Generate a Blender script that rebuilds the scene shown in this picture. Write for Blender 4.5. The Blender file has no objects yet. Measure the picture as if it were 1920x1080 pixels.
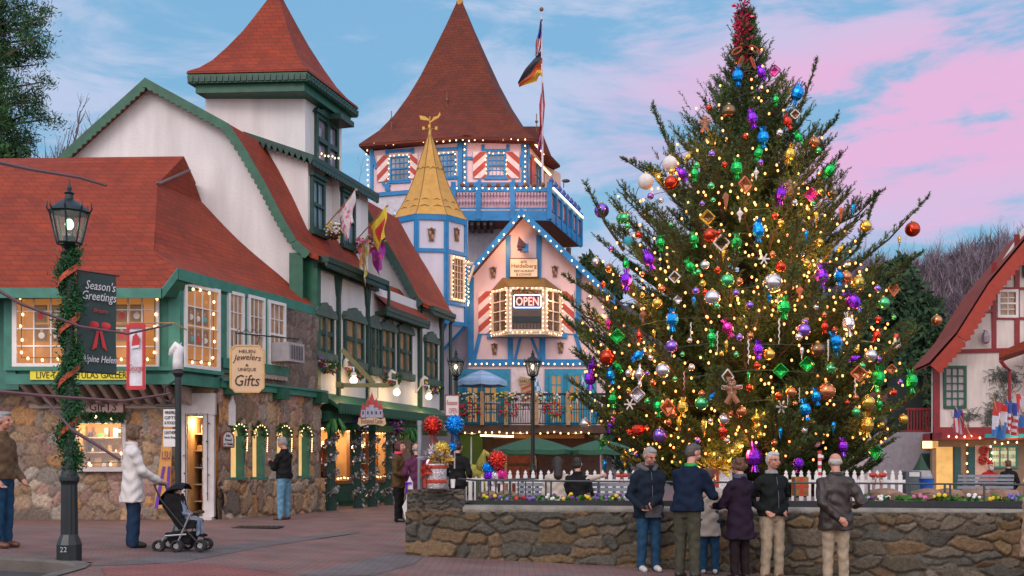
import bpy, bmesh, math, random
import numpy as np
from mathutils import Vector, Matrix
R = math.radians
random.seed(7)
rng = np.random.default_rng(7)
SC = bpy.context.scene
COL = SC.collection

# ------------------------------------------------------------------ camera, sky, sun, exposure
F, CX, HY, CZ = 2000.0, 960.0, 870.0, 1.2      # focal length and horizon in photo pixels, eye height
cam_d = bpy.data.cameras.new('camera')
cam_d.sensor_width = 36.0
cam_d.lens = F / 1920 * 36
cam_d.shift_y = (HY - 540) / 1920
cam_d.clip_start, cam_d.clip_end = 0.1, 2000
cam = bpy.data.objects.new('camera', cam_d)
cam.location = (0, 0, CZ)
cam.rotation_euler = (R(90), 0, 0)
COL.objects.link(cam)
SC.camera = cam

wd = bpy.data.worlds.new('World'); SC.world = wd; wd.use_nodes = True
nt = wd.node_tree; N = nt.nodes; L = nt.links
N.clear()
out = N.new('ShaderNodeOutputWorld'); bg = N.new('ShaderNodeBackground')
tc = N.new('ShaderNodeTexCoord'); sep = N.new('ShaderNodeSeparateXYZ')
L.new(tc.outputs['Generated'], sep.inputs[0])
def wmath(op, a, b=None, c=None):
    m = N.new('ShaderNodeMath'); m.operation = op
    for i, v in enumerate((a, b, c)):
        if v is None: continue
        if isinstance(v, (int, float)): m.inputs[i].default_value = v
        else: L.new(v, m.inputs[i])
    return m.outputs[0]
comb = N.new('ShaderNodeCombineXYZ')
L.new(sep.outputs[0], comb.inputs[0]); L.new(sep.outputs[1], comb.inputs[1])
L.new(wmath('MULTIPLY', sep.outputs[2], 3.6), comb.inputs[2])
def wnoise(scale, det, off=0.0, rough=.55, dist=.4):
    mp = N.new('ShaderNodeMapping'); mp.inputs['Location'].default_value = (off, off * .7, off * .3)
    L.new(comb.outputs[0], mp.inputs[0])
    n = N.new('ShaderNodeTexNoise'); n.inputs['Scale'].default_value = scale
    n.inputs['Detail'].default_value = det; n.inputs['Roughness'].default_value = rough
    n.inputs['Distortion'].default_value = dist
    L.new(mp.outputs[0], n.inputs['Vector']); return n.outputs[0]
n1 = wnoise(4.6, 8, 1.3, .6); n2 = wnoise(2.2, 5, 7.9)
def wmap(v, a, b, c, d):
    m = N.new('ShaderNodeMapRange'); m.inputs[1].default_value = a; m.inputs[2].default_value = b
    m.inputs[3].default_value = c; m.inputs[4].default_value = d; m.interpolation_type = 'SMOOTHSTEP'
    L.new(v, m.inputs[0]); return m.outputs[0]
# pale cloud veil over blue, then the pink bank to the right
veil = wmap(n1, .42, .60, 0, 1)
ax = wmath('SUBTRACT', sep.outputs[0], .35); az = wmath('SUBTRACT', sep.outputs[2], .30)
dist = wmath('SQRT', wmath('ADD', wmath('POWER', wmath('MULTIPLY', ax, 3.3), 2), wmath('POWER', wmath('MULTIPLY', az, 7.0), 2)))
pinkm = wmath('MULTIPLY', wmap(wmath('ADD', dist, wmath('MULTIPLY', wmath('SUBTRACT', n2, .5), 1.7)), .22, 1.10, .80, 0), wmap(n1, .43, .57, .04, 1))
low = wmath('SUBTRACT', sep.outputs[2], .20)
band = wmath('MULTIPLY', wmap(wmath('ABSOLUTE', low), .0, .07, 1, 0), wmap(n2, .52, .66, 0, .8))
pinkm = wmath('MAXIMUM', pinkm, wmath('MULTIPLY', band, wmap(sep.outputs[0], 0.1, .4, .3, 1)))
def wmix(f, a, b):
    m = N.new('ShaderNodeMix'); m.data_type = 'RGBA'
    if isinstance(f, (int, float)): m.inputs[0].default_value = f
    else: L.new(f, m.inputs[0])
    for i, v in ((6, a), (7, b)):
        if isinstance(v, tuple): m.inputs[i].default_value = (*v, 1)
        else: L.new(v, m.inputs[i])
    return m.outputs[2]
sky = N.new('ShaderNodeTexSky'); sky.sky_type = 'NISHITA'; sky.sun_disc = False
SUN_EL, SUN_AZ = R(14), R(205)
sky.sun_elevation = SUN_EL; sky.sun_rotation = SUN_AZ
skys = N.new('ShaderNodeVectorMath'); skys.operation = 'SCALE'; skys.inputs[3].default_value = 0.11
L.new(sky.outputs[0], skys.inputs[0])
blue = wmix(wmap(sep.outputs[2], 0.0, .45, 0, 1), (.215, .53, .745), (.23, .50, .79))
base = wmix(.18, blue, skys.outputs[0])
c1 = wmix(veil, base, (.50, .60, .82))
c2 = wmix(pinkm, c1, (.88, .45, .72))
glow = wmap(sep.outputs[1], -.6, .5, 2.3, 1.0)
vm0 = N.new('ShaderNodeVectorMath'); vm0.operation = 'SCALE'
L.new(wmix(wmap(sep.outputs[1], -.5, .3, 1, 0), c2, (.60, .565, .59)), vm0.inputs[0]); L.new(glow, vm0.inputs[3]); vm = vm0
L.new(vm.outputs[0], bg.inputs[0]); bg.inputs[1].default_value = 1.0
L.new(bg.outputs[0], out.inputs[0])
sd = bpy.data.lights.new('sun', 'SUN'); sd.energy = 1.0; sd.angle = R(24); sd.color = (1, .86, .82)
sun = bpy.data.objects.new('sun', sd); COL.objects.link(sun)
v = Vector((math.sin(SUN_AZ) * math.cos(SUN_EL + .35), math.cos(SUN_AZ) * math.cos(SUN_EL + .35), math.sin(SUN_EL + .35)))
sun.rotation_euler = v.to_track_quat('Z', 'Y').to_euler()
SC.view_settings.view_transform = 'Standard'; SC.view_settings.look = 'None'
SC.view_settings.exposure = 0.0; SC.view_settings.gamma = 1.0
try:
    SC.cycles.sample_clamp_indirect = 2.0; SC.cycles.sample_clamp_direct = 0
    SC.cycles.max_bounces = 6; SC.cycles.diffuse_bounces = 3; SC.cycles.glossy_bounces = 3
    SC.cycles.transparent_max_bounces = 8
    SC.cycles.use_denoising = True
except Exception: pass

# ------------------------------------------------------------------ helpers
def W(px, py, d): return Vector(((px - CX) / F * d, d, CZ + (HY - py) / F * d))
def ground_z(x, y):
    if x > 9 and y > 26: q = min(1, (x - 9) / 3) * min(1, (y - 26) / 2); return -.42 * q
    f = min(1, max(0, (21.5 - y) / 4.5)); f = f * f * (3 - 2 * f)
    return max(-.60, min(.2, -.05 * (x + 4.2))) * f
MATS = {}
def M(name, col=(.5, .5, .5), rough=.65, metal=0., var=.12, vs=6., bump=0., bs=40., es=0., ec=None, spec=.5, attr=None, sheen=0, alpha=1., trans=0., zs=1.):
    if name in MATS: return MATS[name]
    m = bpy.data.materials.new(name); m.use_nodes = True; MATS[name] = m
    n = m.node_tree.nodes; l = m.node_tree.links; b = n['Principled BSDF']
    b.inputs['Roughness'].default_value = rough; b.inputs['Metallic'].default_value = metal
    b.inputs['Specular IOR Level'].default_value = spec
    b.inputs['Base Color'].default_value = (*col, 1)
    t = n.new('ShaderNodeTexCoord')
    src = None
    if var > 0 or attr:
        no = n.new('ShaderNodeTexNoise'); no.inputs['Scale'].default_value = vs; no.inputs['Detail'].default_value = 5
        mp = n.new('ShaderNodeMapping'); mp.inputs['Scale'].default_value = (1, 1, zs); l.new(t.outputs['Object'], mp.inputs[0]); l.new(mp.outputs[0], no.inputs['Vector'])
        mr = n.new('ShaderNodeMapRange'); mr.inputs[1].default_value = .3; mr.inputs[2].default_value = .7
        mr.inputs[3].default_value = 1 - var; mr.inputs[4].default_value = 1 + var
        l.new(no.outputs[0], mr.inputs[0])
        sc = n.new('ShaderNodeVectorMath'); sc.operation = 'SCALE'
        if attr:
            a = n.new('ShaderNodeAttribute'); a.attribute_name = attr; l.new(a.outputs['Color'], sc.inputs[0])
        else: sc.inputs[0].default_value = col
        l.new(mr.outputs[0], sc.inputs[3]); l.new(sc.outputs[0], b.inputs['Base Color']); src = sc.outputs[0]
    if bump > 0:
        n2 = n.new('ShaderNodeTexNoise'); n2.inputs['Scale'].default_value = bs; n2.inputs['Detail'].default_value = 4
        l.new(t.outputs['Object'], n2.inputs['Vector'])
        bp = n.new('ShaderNodeBump'); bp.inputs['Strength'].default_value = bump; bp.inputs['Distance'].default_value = .02
        l.new(n2.outputs[0], bp.inputs['Height']); l.new(bp.outputs[0], b.inputs['Normal'])
    if es > 0:
        b.inputs['Emission Color'].default_value = (*(ec or col), 1); b.inputs['Emission Strength'].default_value = es
        if name.startswith('bulb') or name.startswith('lit'): m.cycles.emission_sampling = 'NONE'
    if sheen: b.inputs['Sheen Weight'].default_value = sheen
    if trans: b.inputs['Transmission Weight'].default_value = trans
    if alpha < 1: b.inputs['Alpha'].default_value = alpha
    return m
def brick_mat(name, c1, c2, mort, bw, rh, axes='xy', ms=.01, var=.25, bump=.4, off=.5, rough=.8, big=.25):
    if name in MATS: return MATS[name]
    m = bpy.data.materials.new(name); m.use_nodes = True; MATS[name] = m
    n = m.node_tree.nodes; l = m.node_tree.links; b = n['Principled BSDF']; b.inputs['Roughness'].default_value = rough
    t = n.new('ShaderNodeTexCoord'); s = n.new('ShaderNodeSeparateXYZ'); l.new(t.outputs['Object'], s.inputs[0])
    c = n.new('ShaderNodeCombineXYZ')
    if axes == 'xy': l.new(s.outputs[0], c.inputs[0]); l.new(s.outputs[1], c.inputs[1])
    else:
        ad = n.new('ShaderNodeMath'); ad.operation = 'ADD'; l.new(s.outputs[0], ad.inputs[0]); l.new(s.outputs[1], ad.inputs[1])
        l.new(ad.outputs[0], c.inputs[0]); l.new(s.outputs[2], c.inputs[1])
    br = n.new('ShaderNodeTexBrick'); l.new(c.outputs[0], br.inputs['Vector'])
    br.inputs['Color1'].default_value = (*c1, 1); br.inputs['Color2'].default_value = (*c2, 1); br.inputs['Mortar'].default_value = (*mort, 1)
    br.inputs['Scale'].default_value = 1; br.inputs['Mortar Size'].default_value = ms; br.inputs['Brick Width'].default_value = bw
    br.inputs['Row Height'].default_value = rh; br.offset = off; br.inputs['Mortar Smooth'].default_value = .3
    no = n.new('ShaderNodeTexNoise'); no.inputs['Scale'].default_value = 1.3; no.inputs['Detail'].default_value = 8; no.inputs['Roughness'].default_value = .65
    l.new(t.outputs['Object'], no.inputs['Vector'])
    mr = n.new('ShaderNodeMapRange'); mr.inputs[1].default_value = .3; mr.inputs[2].default_value = .7; mr.inputs[3].default_value = 1 - var; mr.inputs[4].default_value = 1 + var
    l.new(no.outputs[0], mr.inputs[0])
    sc = n.new('ShaderNodeVectorMath'); sc.operation = 'SCALE'; l.new(br.outputs[0], sc.inputs[0]); l.new(mr.outputs[0], sc.inputs[3])
    l.new(sc.outputs[0], b.inputs['Base Color'])
    bp = n.new('ShaderNodeBump'); bp.inputs['Strength'].default_value = bump; bp.inputs['Distance'].default_value = .01; bp.invert = True
    l.new(br.outputs['Fac'], bp.inputs['Height']); l.new(bp.outputs[0], b.inputs['Normal'])
    return m

ORG = {}
def link(o, parent=None):
    COL.objects.link(o)
    if parent is not None: o.parent = parent
    return o
def tag(o, label=None, cat=None, group=None, kind=None):
    if label: o['label'] = label
    if cat: o['category'] = cat
    if group: o['group'] = group
    if kind: o['kind'] = kind
    return o
def thing(name, label, cat, loc=(0, 0, 0), rz=0, group=None):
    o = bpy.data.objects.new(name, None); o.empty_display_size = .2
    o.location = loc; o.rotation_euler = (0, 0, rz); COL.objects.link(o)
    tag(o, label, cat, group); ORG[o.name] = Vector(loc); return o
def orgof(p): return ORG.get(p.name, Vector((0, 0, 0))) if p is not None else Vector((0, 0, 0))
class MB:
    def __init__(s): s.v = []; s.f = []; s.m = []
    def add(s, vs, fs, mi=0):
        b = len(s.v); s.v.extend([Vector(x) for x in vs]); s.f.extend([tuple(i + b for i in f) for f in fs]); s.m.extend([mi] * len(fs)); return s
    def box(s, c, sz, mi=0, rz=0, mat=None):
        hx, hy, hz = sz[0] / 2, sz[1] / 2, sz[2] / 2
        vs = [Vector((x, y, z)) for z in (-hz, hz) for y in (-hy, hy) for x in (-hx, hx)]
        m = mat if mat is not None else Matrix.Rotation(rz, 3, 'Z')
        return s.add([m @ q + Vector(c) for q in vs], [(0, 2, 3, 1), (4, 5, 7, 6), (0, 1, 5, 4), (2, 6, 7, 3), (0, 4, 6, 2), (1, 3, 7, 5)], mi)
    def hexa(s, p, mi=0):   # p: 8 points, bottom loop then top loop
        return s.add(p, [(3, 2, 1, 0), (4, 5, 6, 7), (0, 1, 5, 4), (1, 2, 6, 5), (2, 3, 7, 6), (3, 0, 4, 7)], mi)
    def prism(s, pts, off, mi=0, cap=True):    # polygon extruded by vector off
        n = len(pts); off = Vector(off); a = [Vector(p) for p in pts]; vs = a + [p + off for p in a]
        fs = [(i, (i + 1) % n, n + (i + 1) % n, n + i) for i in range(n)]
        if cap: fs += [tuple(range(n))[::-1], tuple(range(n, 2 * n))]
        return s.add(vs, fs, mi)
    def grid(s, rows, mi=0, close=False):
        n = len(rows[0]); vs = [p for r in rows for p in r]; fs = []
        for i in range(len(rows) - 1):
            for j in range(n if close else n - 1):
                k = (j + 1) % n
                fs.append((i * n + j, i * n + k, (i + 1) * n + k, (i + 1) * n + j))
        return s.add(vs, fs, mi)
    def tube(s, pts, r, n=6, mi=0, caps=True):
        pts = [Vector(p) for p in pts]; rr = r if isinstance(r, (list, tuple)) else [r] * len(pts); rows = []
        up = Vector((0, 0, 1)); prev = None
        for i, p in enumerate(pts):
            t = (pts[min(i + 1, len(pts) - 1)] - pts[max(i - 1, 0)])
            if t.length < 1e-9: t = Vector((0, 0, 1))
            t.normalize()
            if prev is None: a = t.cross(up if abs(t.z) < .9 else Vector((1, 0, 0)))
            else: a = prev - t * prev.dot(t)
            if a.length < 1e-6: a = t.cross(Vector((1, 0, 0)))
            a.normalize(); prev = a; b = t.cross(a)
            rows.append([p + (a * math.cos(2 * math.pi * k / n) + b * math.sin(2 * math.pi * k / n)) * rr[i] for k in range(n)])
        b0 = len(s.v); s.grid(rows, mi, True)
        if caps:
            s.f.append(tuple(b0 + k for k in range(n))[::-1]); s.m.append(mi)
            e = b0 + (len(rows) - 1) * n; s.f.append(tuple(e + k for k in range(n))); s.m.append(mi)
        return s
    def lathe(s, prof, c=(0, 0, 0), n=16, mi=0, sx=1, sy=1, ph=0):
        c = Vector(c); rows = [[c + Vector((r * math.cos(2 * math.pi * k / n + ph) * sx, r * math.sin(2 * math.pi * k / n + ph) * sy, z)) for k in range(n)] for r, z in prof]
        b0 = len(s.v); s.grid(rows, mi, True)
        s.f.append(tuple(b0 + k for k in range(n))[::-1]); s.m.append(mi)
        e = b0 + (len(rows) - 1) * n; s.f.append(tuple(e + k for k in range(n))); s.m.append(mi)
        return s
    def ball(s, c, r, n=12, m=8, mi=0, sc=(1, 1, 1)):
        pr = [(max(1e-4, r * math.sin(math.pi * i / m)), -r * math.cos(math.pi * i / m) * sc[2]) for i in range(m + 1)]
        return s.lathe(pr, c, n, mi, sc[0], sc[1])
    def build(s, name, mats, parent=None, smooth=False, loc=None):
        if not isinstance(mats, (list, tuple)): mats = [mats]
        me = bpy.data.meshes.new(name); o0 = Vector(loc) if loc is not None else orgof(parent)
        me.from_pydata([(p - o0)[:] for p in s.v], [], s.f)
        for m in mats: me.materials.append(m)
        if len(mats) > 1: me.polygons.foreach_set('material_index', s.m)
        if smooth: me.polygons.foreach_set('use_smooth', [True] * len(me.polygons))
        me.update()
        o = bpy.data.objects.new(name, me)
        if loc is not None and parent is None: o.location = o0
        link(o, parent); ORG[o.name] = o0; return o
def smooth_angle(o, a=40):
    for p in o.data.polygons: p.use_smooth = True
    try: o.data.set_sharp_from_angle(angle=R(a))
    except Exception: pass
    return o
def struct(o): o['kind'] = 'structure'; return o
def copy_tree(o, parent=None):
    c = o.copy(); COL.objects.link(c); c.parent = parent if parent is not None else o.parent
    ORG[c.name] = ORG.get(o.name, Vector())
    for ch in list(o.children): copy_tree(ch, c)
    return c
def npmesh(name, V, Fa, mat, parent=None, smooth=False, colors=None, kind=None):
    me = bpy.data.meshes.new(name); k = Fa.shape[1]
    V = V - np.array(orgof(parent)[:])
    me.vertices.add(len(V)); me.vertices.foreach_set('co', V.astype(np.float32).ravel())
    me.loops.add(Fa.size); me.loops.foreach_set('vertex_index', Fa.astype(np.int32).ravel())
    me.polygons.add(len(Fa)); me.polygons.foreach_set('loop_start', np.arange(0, Fa.size, k, dtype=np.int32))
    if smooth: me.polygons.foreach_set('use_smooth', np.ones(len(Fa), dtype=bool))
    me.update(calc_edges=True)
    if colors is not None:
        ca = me.color_attributes.new('Col', 'FLOAT_COLOR', 'POINT'); c4 = np.ones((len(V), 4), np.float32); c4[:, :3] = colors
        ca.data.foreach_set('color', c4.ravel())
    for m in (mat if isinstance(mat, list) else [mat]): me.materials.append(m)
    o = bpy.data.objects.new(name, me); link(o, parent); ORG[o.name] = orgof(parent); return o
class PL:
    """an upright plane: origin, unit direction u, outward normal n (towards the square)"""
    def __init__(s, x, y, dx, dy):
        l = math.hypot(dx, dy); s.x, s.y, s.ux, s.uy = x, y, dx / l, dy / l
        s.u = Vector((s.ux, s.uy, 0)); s.n = Vector((s.uy, -s.ux, 0))
    def s(s, px): k = (px - CX) / F; return (k * s.y - s.x) / (s.ux - k * s.uy)
    def z(s, px, py): return CZ + (HY - py) / F * (s.y + s.uy * s.s(px))
    def P(s, a, z, o=0): return Vector((s.x, s.y, 0)) + s.u * a + s.n * o + Vector((0, 0, z))
    def pp(s, px, py, o=0): return s.P(s.s(px), s.z(px, py), o)
    def R(s, x0, y0, x1, y1):
        m = (x0 + x1) / 2; return s.s(x0), s.s(x1), s.z(m, y1), s.z(m, y0)
    def shift(s, o): q = s.P(0, 0, o); return PL(q.x, q.y, s.ux, s.uy)
    def box(s, mb, s0, s1, z0, z1, o0, o1, mi=0):
        return mb.hexa([s.P(s0, z0, o1), s.P(s1, z0, o1), s.P(s1, z0, o0), s.P(s0, z0, o0), s.P(s0, z1, o1), s.P(s1, z1, o1), s.P(s1, z1, o0), s.P(s0, z1, o0)], mi)
    def pbox(s, mb, x0, y0, x1, y1, o0, o1, mi=0): a = s.R(x0, y0, x1, y1); return s.box(mb, *a, o0, o1, mi)
    def poly(s, mb, pts, o0, o1, mi=0):   # pts (s,z)
        return mb.prism([s.P(a, z, o0) for a, z in pts], s.n * (o1 - o0), mi)
    def beam(s, mb, a, b, w, o0, o1, mi=0):
        d = Vector((b[0] - a[0], b[1] - a[1])); d.normalize(); q = Vector((-d.y, d.x)) * w / 2
        return s.poly(mb, [(a[0] + q.x, a[1] + q.y), (a[0] - q.x, a[1] - q.y), (b[0] - q.x, b[1] - q.y), (b[0] + q.x, b[1] + q.y)], o0, o1, mi)
    def pbeam(s, mb, ax, ay, bx, by, w, o0, o1, mi=0):
        return s.beam(mb, (s.s(ax), s.z(ax, ay)), (s.s(bx), s.z(bx, by)), w, o0, o1, mi)
def window(pl, parent, r, cols, rows, fm, pm, fw=.07, mw=.025, o=0.0, dp=.07, meet=False, sill=None, name='window'):
    s0, s1, z0, z1 = r; mb = MB(); B = pl.box
    B(mb, s0, s0 + fw, z0, z1, o, o + dp); B(mb, s1 - fw, s1, z0, z1, o, o + dp)
    B(mb, s0 + fw, s1 - fw, z0, z0 + fw, o, o + dp); B(mb, s0 + fw, s1 - fw, z1 - fw, z1, o, o + dp)
    a0, a1, b0, b1 = s0 + fw, s1 - fw, z0 + fw, z1 - fw
    for i in range(1, cols):
        c = a0 + (a1 - a0) * i / cols; B(mb, c - mw / 2, c + mw / 2, b0, b1, o + .014, o + .014 + mw)
    for j in range(1, rows):
        c = b0 + (b1 - b0) * j / rows; w = mw * (2.2 if meet and j == rows // 2 else 1)
        B(mb, a0, a1, c - w / 2, c + w / 2, o + .012, o + .018 + mw * (1.6 if w > mw else 1))
    f = mb.build(name, fm, parent)
    p = MB(); B(p, a0 - .01, a1 + .01, b0 - .01, b1 + .01, o + .002, o + .010); p.build('pane', pm, f)
    if sill:
        q = MB(); B(q, s0 - .05, s1 + .05, z0 - .06, z0 - .003, o, o + dp + .06); q.build('sill', sill, f)
    return f
def text(parent, s, pl, s0, s1, z0, z1, mat, o=.01, ital=0, name='lettering', keep=False, off=.0, curve=0):
    cu = bpy.data.curves.new('t', 'FONT'); cu.body = s; cu.extrude = .02; cu.shear = ital; cu.offset = off; cu.resolution_u = 2
    ob = bpy.data.objects.new('t', cu)
    me0 = bpy.data.meshes.new_from_object(ob)
    v = np.zeros(len(me0.vertices) * 3); me0.vertices.foreach_get('co', v); v = v.reshape(-1, 3)
    fs = [tuple(p.vertices) for p in me0.polygons]; mn, mx = v.min(0), v.max(0); w, h = (mx - mn)[:2]
    kx, kz = (s1 - s0) / w, (z1 - z0) / h
    mb = MB(); zc = (v[:, 2] > 0) * .006
    for q, zz in zip(v, zc):
        tx = (q[0] - mn[0]) / w
        mb.v.append(pl.P(s0 + (q[0] - mn[0]) * kx, z0 + (q[1] - mn[1]) * kz + curve * (1 - (2 * tx - 1) ** 2), o + zz))
    mb.f = fs; mb.m = [0] * len(fs)
    bpy.data.objects.remove(ob); bpy.data.curves.remove(cu); bpy.data.meshes.remove(me0)
    return mb.build(name, mat, parent)
def plamp(loc, w, col=(1, .62, .32), r=.08, parent=None):
    d = bpy.data.lights.new('glow', 'POINT'); d.energy = w; d.color = col; d.shadow_soft_size = r
    o = bpy.data.objects.new('lamp_light', d); o.location = Vector(loc) - orgof(parent); link(o, parent); return o
BULBS = {}
def bulb_mesh(r, m):
    k = (round(r, 3), m.name)
    if k not in BULBS:
        mb = MB(); mb.ball((0, 0, 0), r, 8, 6, sc=(1, 1, 1.25)); o = mb.build('bulb', m)
        BULBS[k] = o.data; bpy.data.objects.remove(o)
    return BULBS[k]
def string_lights(pts, step, label, group, r=.035, wire=True, mat=None, maxn=100, name='string_lights', sag=0):
    mat = mat or MATS['bulb_warm']
    pts = [Vector(p) for p in pts]; t = thing(name, label, 'string lights', pts[0], 0, group)
    full = []; acc = 0; pos = []
    for a, b in zip(pts, pts[1:]):
        ln = (b - a).length; k = max(1, round(ln / step))
        for i in range(k): pos.append(a.lerp(b, (i + .5) / k))
    if wire:
        mb = MB(); mb.tube([p + Vector((0, 0, r * 1.3)) for p in pts], .009, 4); mb.build('wire', M('wire', (.03, .05, .03), var=0), t)
    me = bulb_mesh(r, mat)
    jr = random.Random(int(abs(pts[0].x * 91 + pts[0].z * 37)))
    for p in pos[:maxn]:
        if jr.random() < .03: continue
        p = p + Vector((jr.gauss(0, step * .07), 0, jr.gauss(0, step * .06)))
        o = bpy.data.objects.new('bulb', me); o.location = p - pts[0]; link(o, t)
    return t, pos
def wallstone(name, pl, s0, s1, zf0, z1, holes, parent, cell=(.42, .24), depth=.05, seed=1, pal=None, mort=(.20, .19, .17), step=.035, o=0.0, jit=.42, lobes=.3):
    """rubble masonry: one sheet with every stone standing proud of its mortar"""
    rg = np.random.default_rng(seed); z0 = zf0 if not callable(zf0) else min(zf0(s0), zf0(s1))
    ns, nz = int((s1 - s0) / step) + 2, int((z1 - z0) / step) + 2
    S, Z = np.meshgrid(np.linspace(s0, s1, ns), np.linspace(z0, z1, nz))
    cs = []
    j = 0; zz = z0 - cell[1]
    while zz < z1 + cell[1]:
        hgt = cell[1] * rg.uniform(.7, 1.35); ss = s0 - cell[0] * rg.uniform(.5, 1.5)
        while ss < s1 + cell[0]:
            wd_ = cell[0] * rg.choice([.55, .8, 1., 1.4, 1.9]) * rg.uniform(.8, 1.2)
            cs.append((ss + wd_ / 2 + rg.normal() * cell[0] * .1, zz + hgt / 2 + rg.uniform(-jit, jit) * hgt, wd_, hgt * rg.uniform(.85, 1.2))); ss += wd_
        zz += hgt
    cs = np.array(cs)
    P = np.stack([S.ravel(), Z.ravel()], 1)
    Pw = P + np.stack([np.sin(P[:, 1] * 13 + seed) * .02 + np.sin(P[:, 1] * 31) * .008, np.sin(P[:, 0] * 11 + seed * 2) * .016 + np.sin(P[:, 0] * 27) * .008], 1)
    idx = np.zeros(len(P), int); e = np.zeros(len(P))
    for a in range(0, len(P), 4000):
        q = Pw[a:a + 4000]; dx = (q[:, None, 0] - cs[None, :, 0]) / cs[None, :, 2]; dz = (q[:, None, 1] - cs[None, :, 1]) / cs[None, :, 3]
        d = np.sqrt(dx * dx + dz * dz + 0 * dx); pt = np.partition(d, 1, axis=1)
        idx[a:a + 4000] = d.argmin(1); e[a:a + 4000] = pt[:, 1] - pt[:, 0]
    t = np.clip(e / .16, 0, 1); t = t * t * (3 - 2 * t)
    pal = np.array(pal or [(.30, .20, .12), (.22, .17, .13), (.36, .26, .17), (.17, .15, .13), (.28, .27, .25), (.42, .24, .12), (.24, .22, .19)])
    sc_ = pal[rg.integers(0, len(pal), len(cs))] * rg.uniform(.7, 1.25, (len(cs), 1)); ph = rg.uniform(.55, 1.25, len(cs)); tilt = rg.normal(0, .25, (len(cs), 2))
    nz_ = (np.sin(P[:, 0] * 37 + idx) * np.sin(P[:, 1] * 41 + idx * 2)) * .12 + rg.normal(0, .07, len(P))
    hh = depth * t * (ph[idx] + tilt[idx, 0] * (P[:, 0] - cs[idx, 0]) / cs[idx, 2] + tilt[idx, 1] * (P[:, 1] - cs[idx, 1]) / cs[idx, 3]) + nz_ * .012 * t
    colr = sc_[idx] * (1 + nz_[:, None] * .9); tt = np.clip(e / .09, 0, 1)[:, None]; colr = np.array(mort) * (1 - tt) + colr * tt
    V = np.array([pl.x, pl.y, 0])[None] + np.outer(P[:, 0], pl.u[:]) + np.outer(o + hh, pl.n[:]); V[:, 2] = P[:, 1]
    a = np.arange(ns * nz).reshape(nz, ns); Q = np.stack([a[:-1, :-1], a[:-1, 1:], a[1:, 1:], a[1:, :-1]], -1).reshape(-1, 4)
    cc = P[Q].mean(1); keep = np.ones(len(Q), bool)
    for (h0, h1, g0, g1, arch) in holes:
        ins = (cc[:, 0] > h0) & (cc[:, 0] < h1) & (cc[:, 1] > g0) & (cc[:, 1] < g1)
        if arch:
            r_ = (h1 - h0) / 2; ins |= ((cc[:, 0] - (h0 + h1) / 2) ** 2 + ((cc[:, 1] - g1) * .9) ** 2 < r_ * r_) & (cc[:, 1] >= g1)
        keep &= ~ins
    if callable(zf0): zs = np.array([zf0(c) for c in cc[:, 0]]); keep &= cc[:, 1] > zs - step * 2
    Q = Q[keep]
    us = np.unique(Q); mp = -np.ones(len(V), int); mp[us] = np.arange(len(us))
    return npmesh(name, V[us], mp[Q], M('rubble_stone', attr='Col', var=.3, vs=22, bump=.9, bs=45, rough=.85), parent, True, colr[us])
# ------------------------------------------------------------------ materials
stucco = M('stucco_white', (.70, .675, .675), rough=.85, var=.13, vs=2.2, bump=.45, bs=16, zs=.18)
green = M('paint_green', (.014, .098, .056), rough=.5, var=.25, vs=5)
dgreen = M('paint_dark_green', (.014, .055, .042), rough=.5, var=.25)
teal = M('paint_teal', (.042, .195, .145), rough=.55, var=.2, vs=4)
teal_l = M('paint_teal_light', (.13, .36, .31), rough=.55, var=.15, vs=4)
blue = M('paint_blue', (.006, .19, .46), rough=.5, var=.18, vs=3)
pinkw = M('stucco_pink', (.80, .57, .57), rough=.85, var=.09, vs=2.4, zs=.25, bump=.2, bs=20)
lilac = M('stucco_lilac', (.60, .58, .68), rough=.85, var=.09, vs=2.4, zs=.25, bump=.2, bs=20)
redroof = brick_mat('shingle_red', (.27, .032, .006), (.215, .024, .005), (.15, .017, .004), .30, .13, 'xz', .010, .26, .5)
brnroof = brick_mat('shingle_brown', (.15, .023, .006), (.115, .017, .005), (.07, .011, .005), .30, .13, 'xz', .010, .26, .5)
yelroof = M('roof_ochre', (.55, .29, .06), rough=.6, var=.12, vs=5)
white = M('paint_white', (.74, .72, .72), rough=.5, var=.06)
cream = M('paint_cream', (.72, .60, .42), rough=.5, var=.08)
blackm = M('iron_black', (.010, .016, .018), rough=.38, var=.2, spec=.5)
darkin = M('dark_inside', (.02, .014, .01), var=.1)
glassd = M('glass_dusk', (.10, .13, .16), rough=.06, var=.25, vs=1.5, spec=1.0)
lit_br = M('lit_brown', (.20, .085, .030), rough=.2, var=.35, vs=3, es=.75, ec=(.42, .16, .035))
lit_cu = M('lit_curtain', (.24, .15, .10), rough=.15, var=.6, vs=4, es=.09, ec=(.75, .42, .20))
lit_or = M('lit_orange', (.4, .2, .06), rough=.3, var=.5, vs=2.5, es=1.1, ec=(1., .5, .14))
lit_dm = M('lit_dim', (.12, .07, .04), rough=.15, var=.5, vs=3, es=.28, ec=(.8, .38, .14))
wood = M('wood_tan', (.42, .24, .11), rough=.6, var=.25, vs=7)
brown = M('wood_dark', (.07, .03, .016), rough=.6, var=.3, vs=6)
rib = M('ribbon_red', (.42, .035, .015), rough=.35, var=.15)
bulbw = M('bulb_warm', (1, .7, .4), es=3.4, ec=(1, .58, .27), var=0)
leaf = M('garland_green', (.016, .095, .028), rough=.7, var=.4, vs=20)
tins = M('tinsel_silver', (.50, .48, .48), rough=.28, metal=.7, var=.4, vs=30)
skyglass = M('glass_sky', (.20, .28, .36), rough=.08, var=.3, vs=1.2, spec=1.0)

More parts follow.
